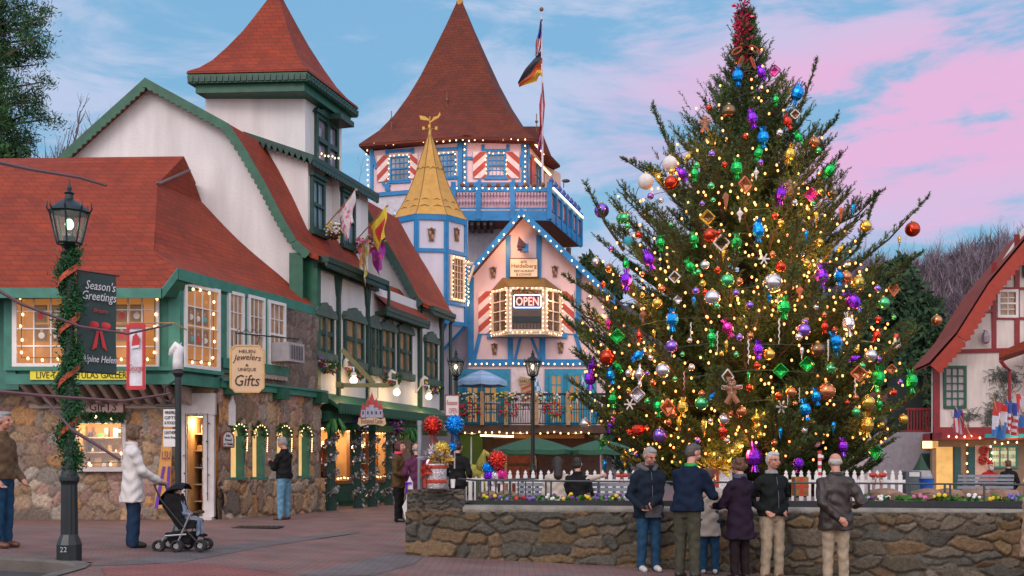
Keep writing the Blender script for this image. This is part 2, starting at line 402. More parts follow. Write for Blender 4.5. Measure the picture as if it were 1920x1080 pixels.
# ------------------------------------------------------------------ ground
def sheet(name, xs, ys, zf, mat, kind='structure'):
    mb = MB(); mb.grid([[Vector((x, y, zf(x, y))) for x in xs] for y in ys]); o = mb.build(name, mat, None, True); o['kind'] = kind; return o
farx = [-900, -400, -200, -100, -60, -40, -30, -20, -12, -8, -6, -5, -4, -3, -2, -1, 0, 1, 2, 3, 4, 5, 6, 8, 12, 20, 30, 40, 60, 100, 200, 400, 900]
fary = [-60, -20, -5, 0, 5, 8, 10, 12, 14, 15, 16, 17, 18, 19, 20, 21, 22, 25, 30, 40, 60, 90, 140, 250, 500, 1200]
sheet('ground', farx, fary, lambda x, y: ground_z(x, y) - .19 - (0.0 if y < 100 else .2), M('earth', (.10, .085, .06), rough=.95, var=.4, vs=.5, bump=.6, bs=8))
paver = brick_mat('brick_paving', (.235, .098, .082), (.165, .112, .105), (.085, .066, .062), .20, .10, 'xy', .008, .30, .35)
pgrey = brick_mat('grey_paving', (.155, .122, .122), (.125, .098, .100), (.068, .060, .060), .20, .10, 'xy', .008, .25, .35)
pred = brick_mat('red_paving', (.26, .085, .072), (.215, .068, .060), (.13, .05, .05), .20, .10, 'xy', .008, .22, .35)
ys_ = [12.62, 13, 13.5, 14, 14.5, 15, 15.5, 16, 16.5, 17, 17.5, 18, 18.5, 19, 19.5, 20, 20.5, 21, 21.5, 22, 24, 28, 34, 40, 48, 60]
mb = MB()
mb.grid([[Vector((x, y, ground_z(x, y))) for x in ([-40, -25, -15, -10, -8, -7, -6] if True else []) + [-5.3 + .35 * i for i in range(0, 40)] + [10, 14, 20, 30, 45]] for y in ys_])
kx = [-5.0, -4.9, -4.75]  # the kerb turns towards the camera
mb.grid([[Vector((x, y, ground_z(x, y))) for x in [-4.95 + .05 * (12.62 - y), -4.4, -3.6, -2.8, -2, -1, 0, 1, 2, 3, 4, 5, 6, 8, 12, 20, 40]] for y in [2, 6, 9, 10, 11, 11.5, 12, 12.62]])
struct(mb.build('pavement', paver, None, True))
sheet('road', [-60, -30, -20, -12, -8, -6.5, -5.8, -5.2, -4.6], [1, 6, 9, 11, 12, 12.7], lambda x, y: ground_z(x, y) - .15, M('asphalt', (.055, .052, .055), rough=.9, var=.25, vs=9, bump=.6, bs=90))
mb = MB()
kp = [(-40, 12.62), (-20, 12.62), (-12, 12.62), (-8, 12.62), (-6.5, 12.62), (-5.6, 12.6), (-5.25, 12.52), (-5.02, 12.3), (-4.93, 11.9), (-4.88, 11), (-4.8, 9), (-4.6, 5)]
rows = []
for i, (x, y) in enumerate(kp):
    a = Vector(kp[max(i - 1, 0)]); b = Vector(kp[min(i + 1, len(kp) - 1)]); t = (b - a).normalized(); nn = Vector((-t.y, t.x)) * -1
    g = ground_z(x, y)
    rows.append([Vector((x - nn.x * .16, y - nn.y * .16, g + .006)), Vector((x + nn.x * 0, y + nn.y * 0, g + .008)), Vector((x + nn.x * .03, y + nn.y * .03, g - .02)), Vector((x + nn.x * .035, y + nn.y * .035, g - .2))])
mb.grid(rows); o = mb.build('kerb', M('concrete', (.125, .108, .096), rough=.9, var=.25, vs=3, bump=.5, bs=60)); struct(o)
def strip(name, pts, mat, h):   # a band of other pavers lying on the pavement, given by photo pixels on the ground
    mb = MB(); mb.grid(pts_ := [[Vector((a[0] + (b[0] - a[0]) * t, a[1] + (b[1] - a[1]) * t, ground_z(a[0] + (b[0] - a[0]) * t, a[1] + (b[1] - a[1]) * t) + h)) for t in [i / 6 for i in range(7)]] for a, b in pts])
    return struct(mb.build(name, mat))
def gp(px, py):   # point of the sloping ground under a pixel
    d = 14.
    for _ in range(30): x = (px - CX) / F * d; d = (CZ - ground_z(x, d)) * F / (py - HY)
    return ((px - CX) / F * d, d)
strip('paving_band', [(gp(160, 1062), gp(330, 1056)), (gp(300, 1042), gp(420, 1040)), (gp(395, 1026), gp(480, 1028)), (gp(520, 1012), gp(570, 1014)), (gp(640, 998), gp(676, 999))], pgrey, .004)
strip('paving_band', [(gp(560, 1079), gp(700, 1079)), (gp(660, 1056), gp(775, 1058)), (gp(745, 1036), gp(800, 1040))], pgrey, .004)
strip('red_paving', [(gp(190, 1066), gp(210, 1100)), (gp(330, 1056), gp(420, 1100)), (gp(420, 1060), gp(620, 1100)), (gp(500, 1074), gp(760, 1100))], pred, .008)
mb = MB(); x0, y0 = gp(450, 991); x1, y1 = gp(522, 987); mb.box(((x0 + x1) / 2, (y0 + y1) / 2 - .1, ground_z(x0, y0) + .008), (.85, .62, .012)); 
for i in range(8): mb.box(((x0 + x1) / 2 - .35 + i * .1, (y0 + y1) / 2 - .1, ground_z(x0, y0) + .017), (.03, .5, .006))
tag(mb.build('drain_grate', blackm), 'dark flat metal grate set in the paving before the man in light jeans', 'drain grate')

# ------------------------------------------------------------------ generic bits
def goods(pl, parent, s0, s1, z0, z1, dep, seed, shelves=3, w=12, lit=True, wallm=None, tree=False):
    """a real recess behind a shop window with shelves and wares"""
    rg = random.Random(seed); mb = MB(); B = pl.box; t = .03
    B(mb, s0 - t, s1 + t, z0 - t, z0, -dep, -.02); B(mb, s0 - t, s1 + t, z1, z1 + t, -dep, -.02)
    B(mb, s0 - t, s0, z0, z1, -dep, -.02); B(mb, s1, s1 + t, z0, z1, -dep, -.02); B(mb, s0 - t, s1 + t, z0 - t, z1 + t, -dep - .03, -dep - .001)
    mb.build('display_recess', wallm or M('display_lining', (.55, .33, .15), rough=.7, var=.25, vs=3), parent)
    mb = MB(); g = MB()
    mats = [M('ware_gold', (.8, .5, .16), rough=.3, metal=.6, var=.3), M('ware_red', (.45, .05, .04), rough=.4), M('ware_white', (.8, .75, .68), rough=.4), M('ware_dark', (.05, .03, .03), rough=.4), M('ware_blue', (.08, .2, .4), rough=.4), M('ware_glow', (1, .75, .4), es=2.2, ec=(1, .66, .3), var=0), M('ware_green', (.04, .18, .07), rough=.5)]
    for k in range(shelves):
        zz = z0 + (z1 - z0) * k / shelves
        if k: B(mb, s0, s1, zz - .012, zz + .012, -dep + .02, -dep * .35)
        a = s0 + .03
        while a < s1 - .08:
            ww = rg.uniform(.05, .16); hh = rg.uniform(.06, (z1 - z0) / shelves * .8); o = -rg.uniform(dep * .4, dep * .85); mi = rg.choice([0, 0, 1, 2, 2, 3, 3, 4, 5, 6])
            if mi == 5: hh = .05; ww = .05
            if rg.random() < .5: B(g, a, min(a + ww, s1 - .02), zz + .014, zz + .014 + hh, o - ww, o, mi)
            else: g.lathe([(ww * .35, 0), (ww * .5, hh * .3), (ww * .22, hh * .7), (ww * .3, hh)], pl.P(a + ww / 2, zz + .014, o - ww / 2), 8, mi)
            a += ww + rg.uniform(.02, .1)
    if shelves > 1: mb.build('shelf', cream, parent)
    o = g.build('wares', mats, parent); o['kind'] = 'stuff'
    if w: plamp(pl.P((s0 + s1) / 2, z1 - .15, -dep * .3), w, (1, .66, .34), .1, parent)
def fluff(mb, pts, r, n, ln, mi=0, rg=random, w=.35):
    """small leaf blades scattered round a line"""
    pts = [Vector(p) for p in pts]
    for _ in range(n):
        i = rg.randrange(len(pts) - 1); c = pts[i].lerp(pts[i + 1], rg.random())
        d = Vector((rg.gauss(0, 1), rg.gauss(0, 1), rg.gauss(0, 1))).normalized(); e = d.cross(Vector((rg.gauss(0, 1), rg.gauss(0, 1), rg.gauss(0, 1)))).normalized()
        p = c + d * r * rg.uniform(.2, .9); l = ln * rg.uniform(.6, 1.2)
        mb.add([p, p + d * l * .5 + e * l * w, p + d * l, p + d * l * .5 - e * l * w], [(0, 1, 2, 3)], mi)
FLM = [M('petal_pink', (.75, .16, .32)), M('petal_yellow', (.8, .55, .06)), M('petal_red', (.55, .03, .03)), M('petal_white', (.75, .7, .75)), M('petal_purple', (.22, .06, .42)), leaf, M('leaf_bright', (.06, .20, .03), var=.3)]
def flowers(name, label, cat, c, r, cols, n=90, group=None, sq=(1, 1, .75), parent=None, basket=True):
    rg = random.Random(int(c[0] * 977 + c[2] * 331)); c = Vector(c)
    t = thing(name, label, cat, c, 0, group) if parent is None else parent
    mb = MB()
    for i in range(n * 2):
        d = Vector((rg.gauss(0, 1), rg.gauss(0, 1), rg.gauss(0, 1))).normalized(); p = c + Vector((d.x * sq[0], d.y * sq[1], d.z * sq[2])) * r * rg.uniform(.35, 1)
        e = d.cross(Vector((rg.random(), rg.random(), rg.random()))).normalized(); l = r * .34
        mb.add([p, p + d * l * .5 + e * l * .3, p + d * l - Vector((0, 0, l * .4)), p + d * l * .5 - e * l * .3], [(0, 1, 2, 3)], rg.choice([0, 0, 1]))
    mb.build('leaves', [leaf, FLM[6]], t)
    mb = MB()
    for i in range(n):
        d = Vector((rg.gauss(0, 1), rg.gauss(-.3, 1), rg.gauss(.25, 1))).normalized(); p = c + Vector((d.x * sq[0], d.y * sq[1], d.z * sq[2])) * r * rg.uniform(.8, 1.1)
        mb.ball(p, r * rg.uniform(.09, .17), 6, 4, cols.index(rg.choice(cols)), (1, 1, .8))
    mb.build('blossoms', [FLM[k] for k in cols], t)
    if basket:
        mb = MB(); mb.lathe([(.02, -r * .95), (r * .5, -r * .75), (r * .62, -r * .3)], c, 10); mb.build('basket', brown, t)
    return t
def scallop(mb, pl, a, b, z_top, h, o0, o1, step=.16, mi=0, zt2=None):
    """fascia whose lower edge is cut in little arches; z_top may run along a slope to zt2"""
    ln = b - a; n = max(1, int(ln / step)); zt2 = z_top if zt2 is None else zt2
    for i in range(n):
        s0 = a + ln * i / n; s1 = a + ln * (i + 1) / n; m = (s0 + s1) / 2
        f = lambda q: z_top + (zt2 - z_top) * (q - a) / ln
        pl.poly(mb, [(s0, f(s0)), (s0, f(s0) - h * .72), (m - step * .25, f(m) - h), (m + step * .25, f(m) - h), (s1, f(s1) - h * .72), (s1, f(s1))], o0, o1, mi)
def header(mb, pl, s0, s1, z, h, o0, o1, mi=0):
    """curved crest over a window: two small humps and a high middle"""
    w = s1 - s0; pts = [(s0, z)]
    prof = [0, .45, .35, .55, .85, .7, 1, 1, .7, .85, .55, .35, .45, 0]
    pts += [(s0 + w * i / 13, z + h * p) for i, p in enumerate(prof)] + [(s1, z)]
    pl.poly(mb, pts[::-1], o0, o1, mi)

# ------------------------------------------------------------------ jeweller's shop, left
FJ = PL(-14, 23.1, 1, 0); SJ = PL(-6.41, 23.14, .397, 1.0); FB = PL(-14, 22.0, 1, 0); SB = PL(-6.875, 22.0, .44, 1.0)
J = thing('shop_building', 'low field stone shop with red shingle roof and green upper bay', 'shop', (-9, 25, 0))
s_of = lambda px: FJ.s(px)
win1 = (FJ.s(146), FJ.s(232), FJ.z(190, 876), FJ.z(190, 792), False); door1 = (FJ.s(352), FJ.s(382), 0.0, FJ.z(365, 780), False)
pal1 = [(.34, .22, .13), (.28, .19, .13), (.40, .27, .16), (.22, .17, .14), (.30, .26, .22), (.46, .25, .11), (.33, .20, .16), (.38, .30, .23)]
wallstone('stone_wall', FJ, -4, 7.55, 0, 2.95, [win1, door1], J, (.30, .25), .06, 3, pal1, (.17, .14, .12), .04)
goods(FJ, J, win1[0], win1[1], win1[2], win1[3], .7, 5, 3, 34)
goods(FJ, J, door1[0], door1[1], 0, door1[3], 1.4, 9, 6, 36)
# side wall: battered lower course with four arched windows, rough render above
wn = []
pxw = [(428, 455, 795, 895), (469, 493, 797, 895), (515, 539, 798, 893), (556, 577, 800, 892)]
for a, b, c, d in pxw:
    r = SJ.R(a, c, b, d); wn.append((r[0], r[1], r[2], r[3] - (r[1] - r[0]) / 2, True))
SL = SJ.s(598)
wallstone('stone_wall', SJ, .0, SL, 0, 3.0, wn, J, (.22, .42), .06, 11, pal1, (.15, .13, .12), .035)
wallstone('stone_wall', SJ, .0, SL, 2.98, 4.95, [], J, (.16, .36), .035, 12, [(.20, .145, .12), (.17, .13, .12), (.23, .17, .14), (.15, .125, .12)], (.11, .09, .085), .045, o=-.05)
wallstone('stone_plinth', SJ, .0, SL, 0, .85, [], J, (.26, .34), .10, 13, pal1, (.13, .115, .11), .035, o=.08)
for i, (h0, h1, g0, g1, _) in enumerate(wn):
    r_ = (h1 - h0) / 2; f = MB(); c = (h0 + h1) / 2
    SJ.box(f, h0, h0 + .05, g0, g1, -.14, .03); SJ.box(f, h1 - .09, h1, g0, g1, -.14, .05); SJ.box(f, h0 - .04, h1 + .04, g0 - .06, g0, -.14, .12)
    ar = [(c + math.cos(math.pi * k / 8) * r_, g1 + math.sin(math.pi * k / 8) * r_) for k in range(9)]
    for p, q in zip(ar, ar[1:]): SJ.beam(f, p, q, .05, -.14, .03)
    wf = f.build('arched_window', teal, J)
    f = MB(); SJ.poly(f, [(h0, g0), (h1, g0), (h1, g1)] + ar[1:-1] + [(h0, g1)], -.13, -.12); f.build('pane', M('lit_shop', (.5, .3, .12), rough=.15, var=.55, vs=5, es=.75, ec=(1, .58, .22)), wf)
    f = MB(); gg = [SJ.P(h1 - .02, g0 + .6, .07)] + [SJ.P(a, b, .07) for a, b in ar]; fluff(f, gg, .05, 130, .10, 0, random.Random(i)); go = f.build('garland', leaf, J)
    for k in range(16):
        p = gg[0].lerp(gg[1], k / 8) if k < 8 else gg[1 + (k - 8)].lerp(gg[2 + (k - 8)], .5)
        lo = bpy.data.objects.new('light', bulb_mesh(.013, bulbw)); lo.location = p + SJ.n * .06 - orgof(J); link(lo, go)
plamp(SJ.P(2, 1.7, -.5), 2, (1, .6, .3), .2, J)
# ledge with beam ends between the storeys
mb = MB(); SJ.box(mb, .0, SL + .1, 2.86, 3.06, .0, .17); SJ.box(mb, .0, SL + .1, 3.0, 3.05, .02, .22)
for px in (422, 516, 590): a = SJ.s(px); SJ.box(mb, a - .16, a + .16, 2.72, 2.98, .0, .3, 1)
mb.build('ledge', [teal, green], J)
# upper bay in green boards
BZ0, BZ1 = 2.87, 4.75
mb = MB(); a, b = FB.s(14), FB.s(334)
FB.box(mb, a, b, BZ0, 5.0, -1.15, -.02); FB.box(mb, a - .02, b + .02, BZ0 - .03, BZ0 + .18, -.02, .05); FB.box(mb, a - .02, b + .04, 3.12, 3.2, -.0, .12)
for px in (20, 328): q = FB.s(px); FB.box(mb, q - .12, q + .12, BZ0 + .18, 4.8, -.02, .05)
FB.box(mb, FB.s(172), FB.s(184), 3.2, 4.7, -.02, .04)
FB.box(mb, -3, a, BZ0 - .1, 4.9, -1.13, -.5)
sa, sb = 0.0, SB.s(411); SB.box(mb, sa, sb, BZ0, 5.15, -.8, -.02); SB.box(mb, sa - .02, sb, BZ0 - .03, BZ0 + .2, -.02, .05); SB.box(mb, sa, sa + .1, BZ0 + .2, 5.1, -.02, .05); SB.box(mb, sb - .12, sb, BZ0 + .2, 5.1, -.02, .05); SB.box(mb, sa, sb, 3.12, 3.2, -.01, .13)
SJ.box(mb, .0, SJ.s(532), 3.2, 5.2, -.0, .03)
SJ.box(mb, SJ.s(412), SJ.s(535), 3.3, 3.52, .03, .10)
mb.build('bay', teal, J)
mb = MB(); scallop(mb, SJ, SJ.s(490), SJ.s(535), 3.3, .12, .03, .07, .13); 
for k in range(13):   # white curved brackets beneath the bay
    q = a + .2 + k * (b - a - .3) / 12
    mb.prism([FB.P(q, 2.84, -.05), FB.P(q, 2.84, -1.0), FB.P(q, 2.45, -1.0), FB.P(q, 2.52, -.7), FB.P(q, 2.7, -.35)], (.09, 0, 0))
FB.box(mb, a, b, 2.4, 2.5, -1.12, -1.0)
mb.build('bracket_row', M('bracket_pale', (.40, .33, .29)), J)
w_l = window(FB, J, FB.R(26, 544, 170, 690), 4, 4, white, lit_br, .09, .025, .03, .06)
w_r = window(FB, J, FB.R(184, 542, 300, 690), 4, 4, white, lit_br, .06, .025, .03, .06)
w_s = window(SB, J, SB.R(341, 536, 408, 693), 4, 4, white, lit_br, .08, .025, .03, .06)
def portrait(pl, par, c, z, w, h, seed, o):
    rg = random.Random(seed); mb = MB(); pl.box(mb, c - w / 2, c + w / 2, z - h / 2, z + h / 2, o, o + .008, 0)
    pl.box(mb, c - w * .4, c + w * .4, z - h * .42, z + h * .42, o + .008, o + .011, 1)
    mb.ball(pl.P(c, z + h * .16, o + .012), w * .13, 8, 6, 3, (1, .2, 1)); mb.ball(pl.P(c, z - h * .14, o + .010), w * .26, 8, 6, rg.choice([2, 4, 5]), (1, .15, 1.0))
    return mb.build('portrait', [M('frame_gold', (.30, .18, .08)), M('lit_photo', (.12, .07, .05), es=.2, ec=(.5, .25, .12)), M('photo_white', (.6, .55, .5)), M('photo_skin', (.5, .28, .2)), M('photo_red', (.5, .05, .06)), M('photo_teal', (.1, .35, .33))], par)
for i, (px, py) in enumerate([(78, 589), (107, 589), (80, 625), (108, 625)]): portrait(FB, w_l, FB.s(px), FB.z(px, py), .27, .36, i, .042)
for i, (px, py) in enumerate([(230, 588), (258, 588), (230, 625)]): portrait(FB, w_r, FB.s(px), FB.z(px, py), .27, .36, i + 7, .042)
for i, (px, py) in enumerate([(353, 590), (366, 594), (379, 596), (354, 631), (367, 633), (380, 635)]): portrait(SB, w_s, SB.s(px), SB.z(px, py), .26, .36, i + 3, .042)
for nm, pl, pts in (('left front window', FB, [(45, 552), (45, 675), (150, 675), (150, 552), (45, 550)]), ('right front window', FB, [(194, 548), (194, 676), (294, 676), (294, 552)]), ('slanted corner window', SB, [(345, 542), (391, 553), (392, 683), (346, 678)])):
    string_lights([pl.pp(x, y, .12) for x, y in pts], .30, 'string of warm bulbs round the %s of the green upper bay' % nm, 'window light strings on the stone shop', .028)
for x in (-10.2, -8.2, -7.2): plamp((x + .3, 21.75, 3.6), 2.0, (1, .6, .3), .15, J)
# side sashes
for x0, x1, y0, y1 in ((423, 453, 548, 690), (461, 492, 556, 700), (499, 531, 566, 690)):
    window(SJ, J, SJ.R(x0, y0, x1, y1), 3, 4, white, lit_cu, .07, .02, .03, .06, True)
window(SJ, J, SJ.R(515, 840, 516, 841), 1, 1, teal, darkin, .001, .001) if False else None
# door with its white surround
mb = MB(); FJ.pbox(mb, 341, 752, 352, 972, .0, .12); FJ.pbox(mb, 384, 752, 404, 972, .0, .12); FJ.pbox(mb, 339, 738, 406, 778, .0, .14); FJ.pbox(mb, 341, 968, 404, 974, 0, .3)
df = mb.build('door_frame', M('paint_offwhite', (.58, .53, .52), var=.1), J)
mb = MB(); p0 = FJ.pp(383, 780, .02); dz = p0.z
hx = FJ.P(FJ.s(383), 0, 0); mb.prism([hx + Vector((0, 0, .02)), hx + Vector((-.16, .75, .02)), hx + Vector((-.20, .74, .02)), hx + Vector((-.04, -.02, .02))][::-1], (0, 0, dz - .05))
mb.build('door', cream, J); mb = MB(); mb.ball(hx + Vector((-.18, .6, 1.0)), .04); mb.build('handle', blackm, bpy.data.objects['door'])
string_lights([FJ.pp(352, 968, .16), FJ.pp(352, 778, .16), FJ.pp(393, 778, .16), FJ.pp(393, 940, .16)], .35, 'thin dark light string framing the white shop doorway', None, .016, mat=M('bulb_off', (.03, .03, .05), rough=.3))
# roof
mb = MB()
H = [W(295, 345, 24.9), W(291, 420, 23.5), W(288, 470, 22.6), W(332, 503, 21.75)]
Rr = [W(378, 378, 27.), W(445, 448, 27.), W(520, 512, 27.05), W(607, 579, 27.4)]
rows = []
for k in range(13):
    t = k / 12 * 3; i = min(2, int(t)); f = t - i
    def cr(Q):
        a, b, c, d = Q[max(i - 1, 0)], Q[i], Q[i + 1], Q[min(i + 2, 3)]
        return a * (-.5 * f + f * f - .5 * f ** 3) + b * (1 - 2.5 * f * f + 1.5 * f ** 3) + c * (.5 * f + 2 * f * f - 1.5 * f ** 3) + d * (-.5 * f * f + .5 * f ** 3)
    l, r = cr(H), cr(Rr); rows.append([l.lerp(r, q / 6) for q in range(7)])
mb.grid(rows)
RE = W(345, 293, 26); RL = Vector((-17, 26.7, RE.z + .1))
mb.add([H[0], RE, Rr[0], RE + Vector((0, .9, -.4))], [(0, 2, 1), (1, 2, 3)])
fr = [[Vector((-17, 21.5, 4.75)), W(303, 541, 21.5), H[3]], [Vector((-17, 22.6, 5.72)), H[2].lerp(Vector((-17, 22.6, 5.72)), .02), H[2]], [Vector((-17, 23.5, 6.5)), H[1].lerp(Vector((-17, 23.5, 6.5)), .02), H[1]], [Vector((-17, 24.9, 7.75)), H[0].lerp(Vector((-17, 24.9, 7.75)), .02), H[0]], [RL, RE.lerp(RL, .02), RE]]
mb.grid(fr); mb.add([RL, RE, RE + Vector((0, 1, -.4)), RL + Vector((0, .3, -.2))], [(0, 1, 2, 3)])
mb.build('roof', redroof, J, False)
mb = MB(); mb.tube([H[0] + Vector((0, -.03, .03)), H[0].lerp(Rr[0], 0) + Vector((.02, 0, 0)), RE.lerp(Rr[0], .3)], .04, 5)
def fascia(mb, a, b, h, t, mi=0):
    a, b = Vector(a), Vector(b); d = (b - a); d.z = 0; d.normalize(); n = Vector((d.y, -d.x, 0)) * t
    dn = Vector((0, 0, -h)); mb.hexa([a + dn + n, b + dn + n, b + dn, a + dn, a + n, b + n, b, a], mi)
fascia(mb, (-17, 21.5, 4.76), W(303, 541, 21.5), .20, .04, 1); fascia(mb, W(303, 541, 21.5), H[3], .20, .04, 1); fascia(mb, H[3], Rr[3], .23, .04, 1)
mb.build('eaves_board', [M('ridge_tile', (.17, .10, .10)), teal], J)
mb = MB(); mb.add([(-17, 21.5, 4.6), W(303, 541, 21.5) + Vector((0, 0, -.15)), H[3] + Vector((0, 0, -.2)), Rr[3] + Vector((0, 0, -.2)), Vector((-5.2, 27.3, 5)), (-7.3, 23.2, 5.0), (-17, 23.1, 4.6)], [(0, 1, 2, 3, 4, 5, 6)][:1]); mb.build('soffit', green, J)

# signs on and round the shop
def sign_board(name, label, cat, pl, s0, s1, z0, z1, o, bm, border=None, shape=None, th=.03):
    t = thing(name, label, cat, pl.P((s0 + s1) / 2, z0, o)); mb = MB()
    if shape == 'notch':
        n = .09; pts = [(s0 + n, z0), (s1 - n, z0), (s1 - n * .6, z0 + n * .6), (s1, z0 + n), (s1, z1 - n), (s1 - n * .6, z1 - n * .6), (s1 - n, z1), (s0 + n, z1), (s0 + n * .6, z1 - n * .6), (s0, z1 - n), (s0, z0 + n), (s0 + n * .6, z0 + n * .6)]
    elif shape == 'arch':
        m = (s0 + s1) / 2; r_ = (s1 - s0) / 2; pts = [(s0, z0), (s1, z0)] + [(m + r_ * math.cos(math.pi * k / 10), z1 - r_ * .8 + r_ * .8 * math.sin(math.pi * k / 10)) for k in range(11)]
    elif shape == 'ear':
        m = (s0 + s1) / 2; pts = [(s0, z0), (s1, z0), (s1, z1 - .12), (s1 - .1, z1 - .12), (s1 - .15, z1), (s0 + .15, z1), (s0 + .1, z1 - .12), (s0, z1 - .12)]
    else: pts = [(s0, z0), (s1, z0), (s1, z1), (s0, z1)]
    pl.poly(mb, pts, o - th, o); mb.build('board', bm, t)
    if border:
        mb = MB()
        for p, q in zip(pts, pts[1:] + pts[:1]): pl.beam(mb, p, q, .03, o - th - .004, o + .012)
        mb.build('border', border, t)
    return t
ink = M('sign_ink', (.03, .012, .010), var=0)
t = sign_board('wall_sign', 'long yellow board reading LIVE TARANTULAS GALLERY under the green bay window', 'sign', FB, FB.s(60), FB.s(252), 2.93, 3.12, .09, M('sign_yellow', (.78, .68, .05), var=.05))
text(t, 'LIVE TARANTULAS GALLERY', FB, FB.s(72), FB.s(249), 2.96, 3.095, ink, .093)
SG = PL(-14, 22.0, 1, 0)
HS = PL(W(432, 700, 21.6).x, 21.6, 1, .12)
t = sign_board('hanging_sign', 'cream notched sign reading HELEN Jewelers and UNIQUE Gifts on the side wall', 'sign', HS, 0, .66, HS.z(460, 735), HS.z(460, 648), 0, M('sign_cream', (.62, .42, .26), var=.06), M('gold_trim', (.60, .36, .12)), 'notch', .05)
zb = HS.z(460, 735); hh = HS.z(460, 648) - zb
text(t, 'HELEN', HS, .17, .49, zb + hh * .84, zb + hh * .91, ink, .004); text(t, 'Jewelers', HS, .05, .61, zb + hh * .62, zb + hh * .79, ink, .004, .3, curve=.03)
text(t, '&', HS, .30, .36, zb + hh * .55, zb + hh * .61, ink, .004); text(t, 'UNIQUE', HS, .15, .51, zb + hh * .44, zb + hh * .52, ink, .004); text(t, 'Gifts', HS, .09, .58, zb + hh * .13, zb + hh * .37, ink, .004, .2)
mb = MB(); mb.tube([HS.P(.1, zb + hh + .25, 0), HS.P(1.3, zb + hh + .25, -.9)], .015, 5); mb.tube([HS.P(.12, zb + hh, 0), HS.P(.12, zb + hh + .25, 0)], .01, 5); mb.tube([HS.P(.54, zb + hh, 0), HS.P(.54, zb + hh + .25, -.3)], .01, 5)
mb.tube([HS.P(.1 + .5 * k / 11, zb + hh + .32 + .05 * math.sin(k * 1.9), -.2) for k in range(12)], .009, 5); mb.build('bracket', blackm, t)
t = sign_board('wall_sign', 'pink white board reading JEWELERS UNIQUE GIFTS above the lit display window', 'sign', FJ, FJ.s(135), FJ.s(236), FJ.z(190, 775), FJ.z(190, 752), .12, M('sign_pink', (.62, .42, .38), var=.06), M('maroon', (.20, .05, .03)))
z_ = FJ.z(190, 775); text(t, 'UNIQUE', FJ, FJ.s(139), FJ.s(166), z_ + .06, z_ + .20, ink, .122); text(t, 'GIFTS', FJ, FJ.s(172), FJ.s(222), z_ + .05, z_ + .23, ink, .122)
text(t, '& JEWELERS', FJ, FJ.s(152), FJ.s(218), z_ + .29, z_ + .36, ink, .122)
sb2 = MB(); FJ.box(sb2, FJ.s(150), FJ.s(222), z_ + .265, z_ + .40, .0, .10); sb2.build('upper_board', M('sign_pink'), t)
mb = MB(); FJ.pbox(mb, 138, 876, 240, 884, 0, .2); FJ.pbox(mb, 138, 788, 240, 794, 0, .12); FJ.pbox(mb, 138, 788, 146, 880, 0, .08); FJ.pbox(mb, 230, 788, 238, 880, 0, .08)
wf = mb.build('window', M('paint_offwhite'), J)
mb = MB(); FJ.box(mb, win1[0], win1[1], win1[2], win1[3], -.012, -.006); mb.build('pane', M('clear_glass', (.9, .95, .95), rough=.02, var=0, alpha=.10, spec=1), wf)
string_lights([FJ.pp(140, 786, .18), FJ.pp(232, 786, .18), FJ.pp(236, 870, .18), FJ.pp(150, 872, .18)], .42, 'warm bulbs in green garland round the lit display window', None, .03)
f = MB(); fluff(f, [FJ.pp(140, 783, .16), FJ.pp(235, 783, .16)], .06, 240, .12); tag(f.build('garland', leaf), 'green garland along the top of the lit display window', 'garland')
t = sign_board('arched_sign', 'small white arched notice reading No Food or Drinks beside the shop door', 'sign', SJ, .02, .42, SJ.z(405, 838), SJ.z(405, 808), .14, white, M('maroon'), 'arch')
z_ = SJ.z(405, 838); text(t, 'No', SJ, .15, .29, z_ + .22, z_ + .28, ink, .144); text(t, 'Food', SJ, .11, .33, z_ + .13, z_ + .19, ink, .144); text(t, 'or Drinks', SJ, .06, .38, z_ + .04, z_ + .10, ink, .144)
mb = MB(); SJ.poly(mb, [(.35, 2.05), (.56, 2.05), (.56, 2.5), (.50, 2.62), (.455, 2.72), (.41, 2.62), (.35, 2.5)], .05, .09); tag(mb.build('picket_plaque', white), 'blank white pointed plaque on the stone above the arched notice', 'plaque')
# air conditioner
r = SJ.R(503, 646, 544, 681); t = thing('air_conditioner', 'boxy grey window air conditioner jutting from the right sash of the stone shop', 'air conditioner', SJ.P(r[0], r[2], .1))
mb = MB(); SJ.box(mb, r[0] + .02, r[0] + .68, r[2], r[3], .06, .55); mb.build('casing', M('metal_grey', (.38, .35, .36), rough=.45), t)
mb = MB(); SJ.box(mb, r[0] + .1, r[0] + .6, r[2] + .06, r[3] - .06, .551, .56, 0)
for k in range(6): SJ.box(mb, r[0] + .681, r[0] + .69, r[2] + .05 + k * .05, r[2] + .07 + k * .05, .1, .5, 0)
for k in range(7): SJ.box(mb, r[0] + .12 + k * .07, r[0] + .13 + k * .07, r[2] + .06, r[3] - .06, .561, .57, 1)
mb.build('grille', [M('vent_dark', (.04, .04, .05)), M('metal_grey')], t)
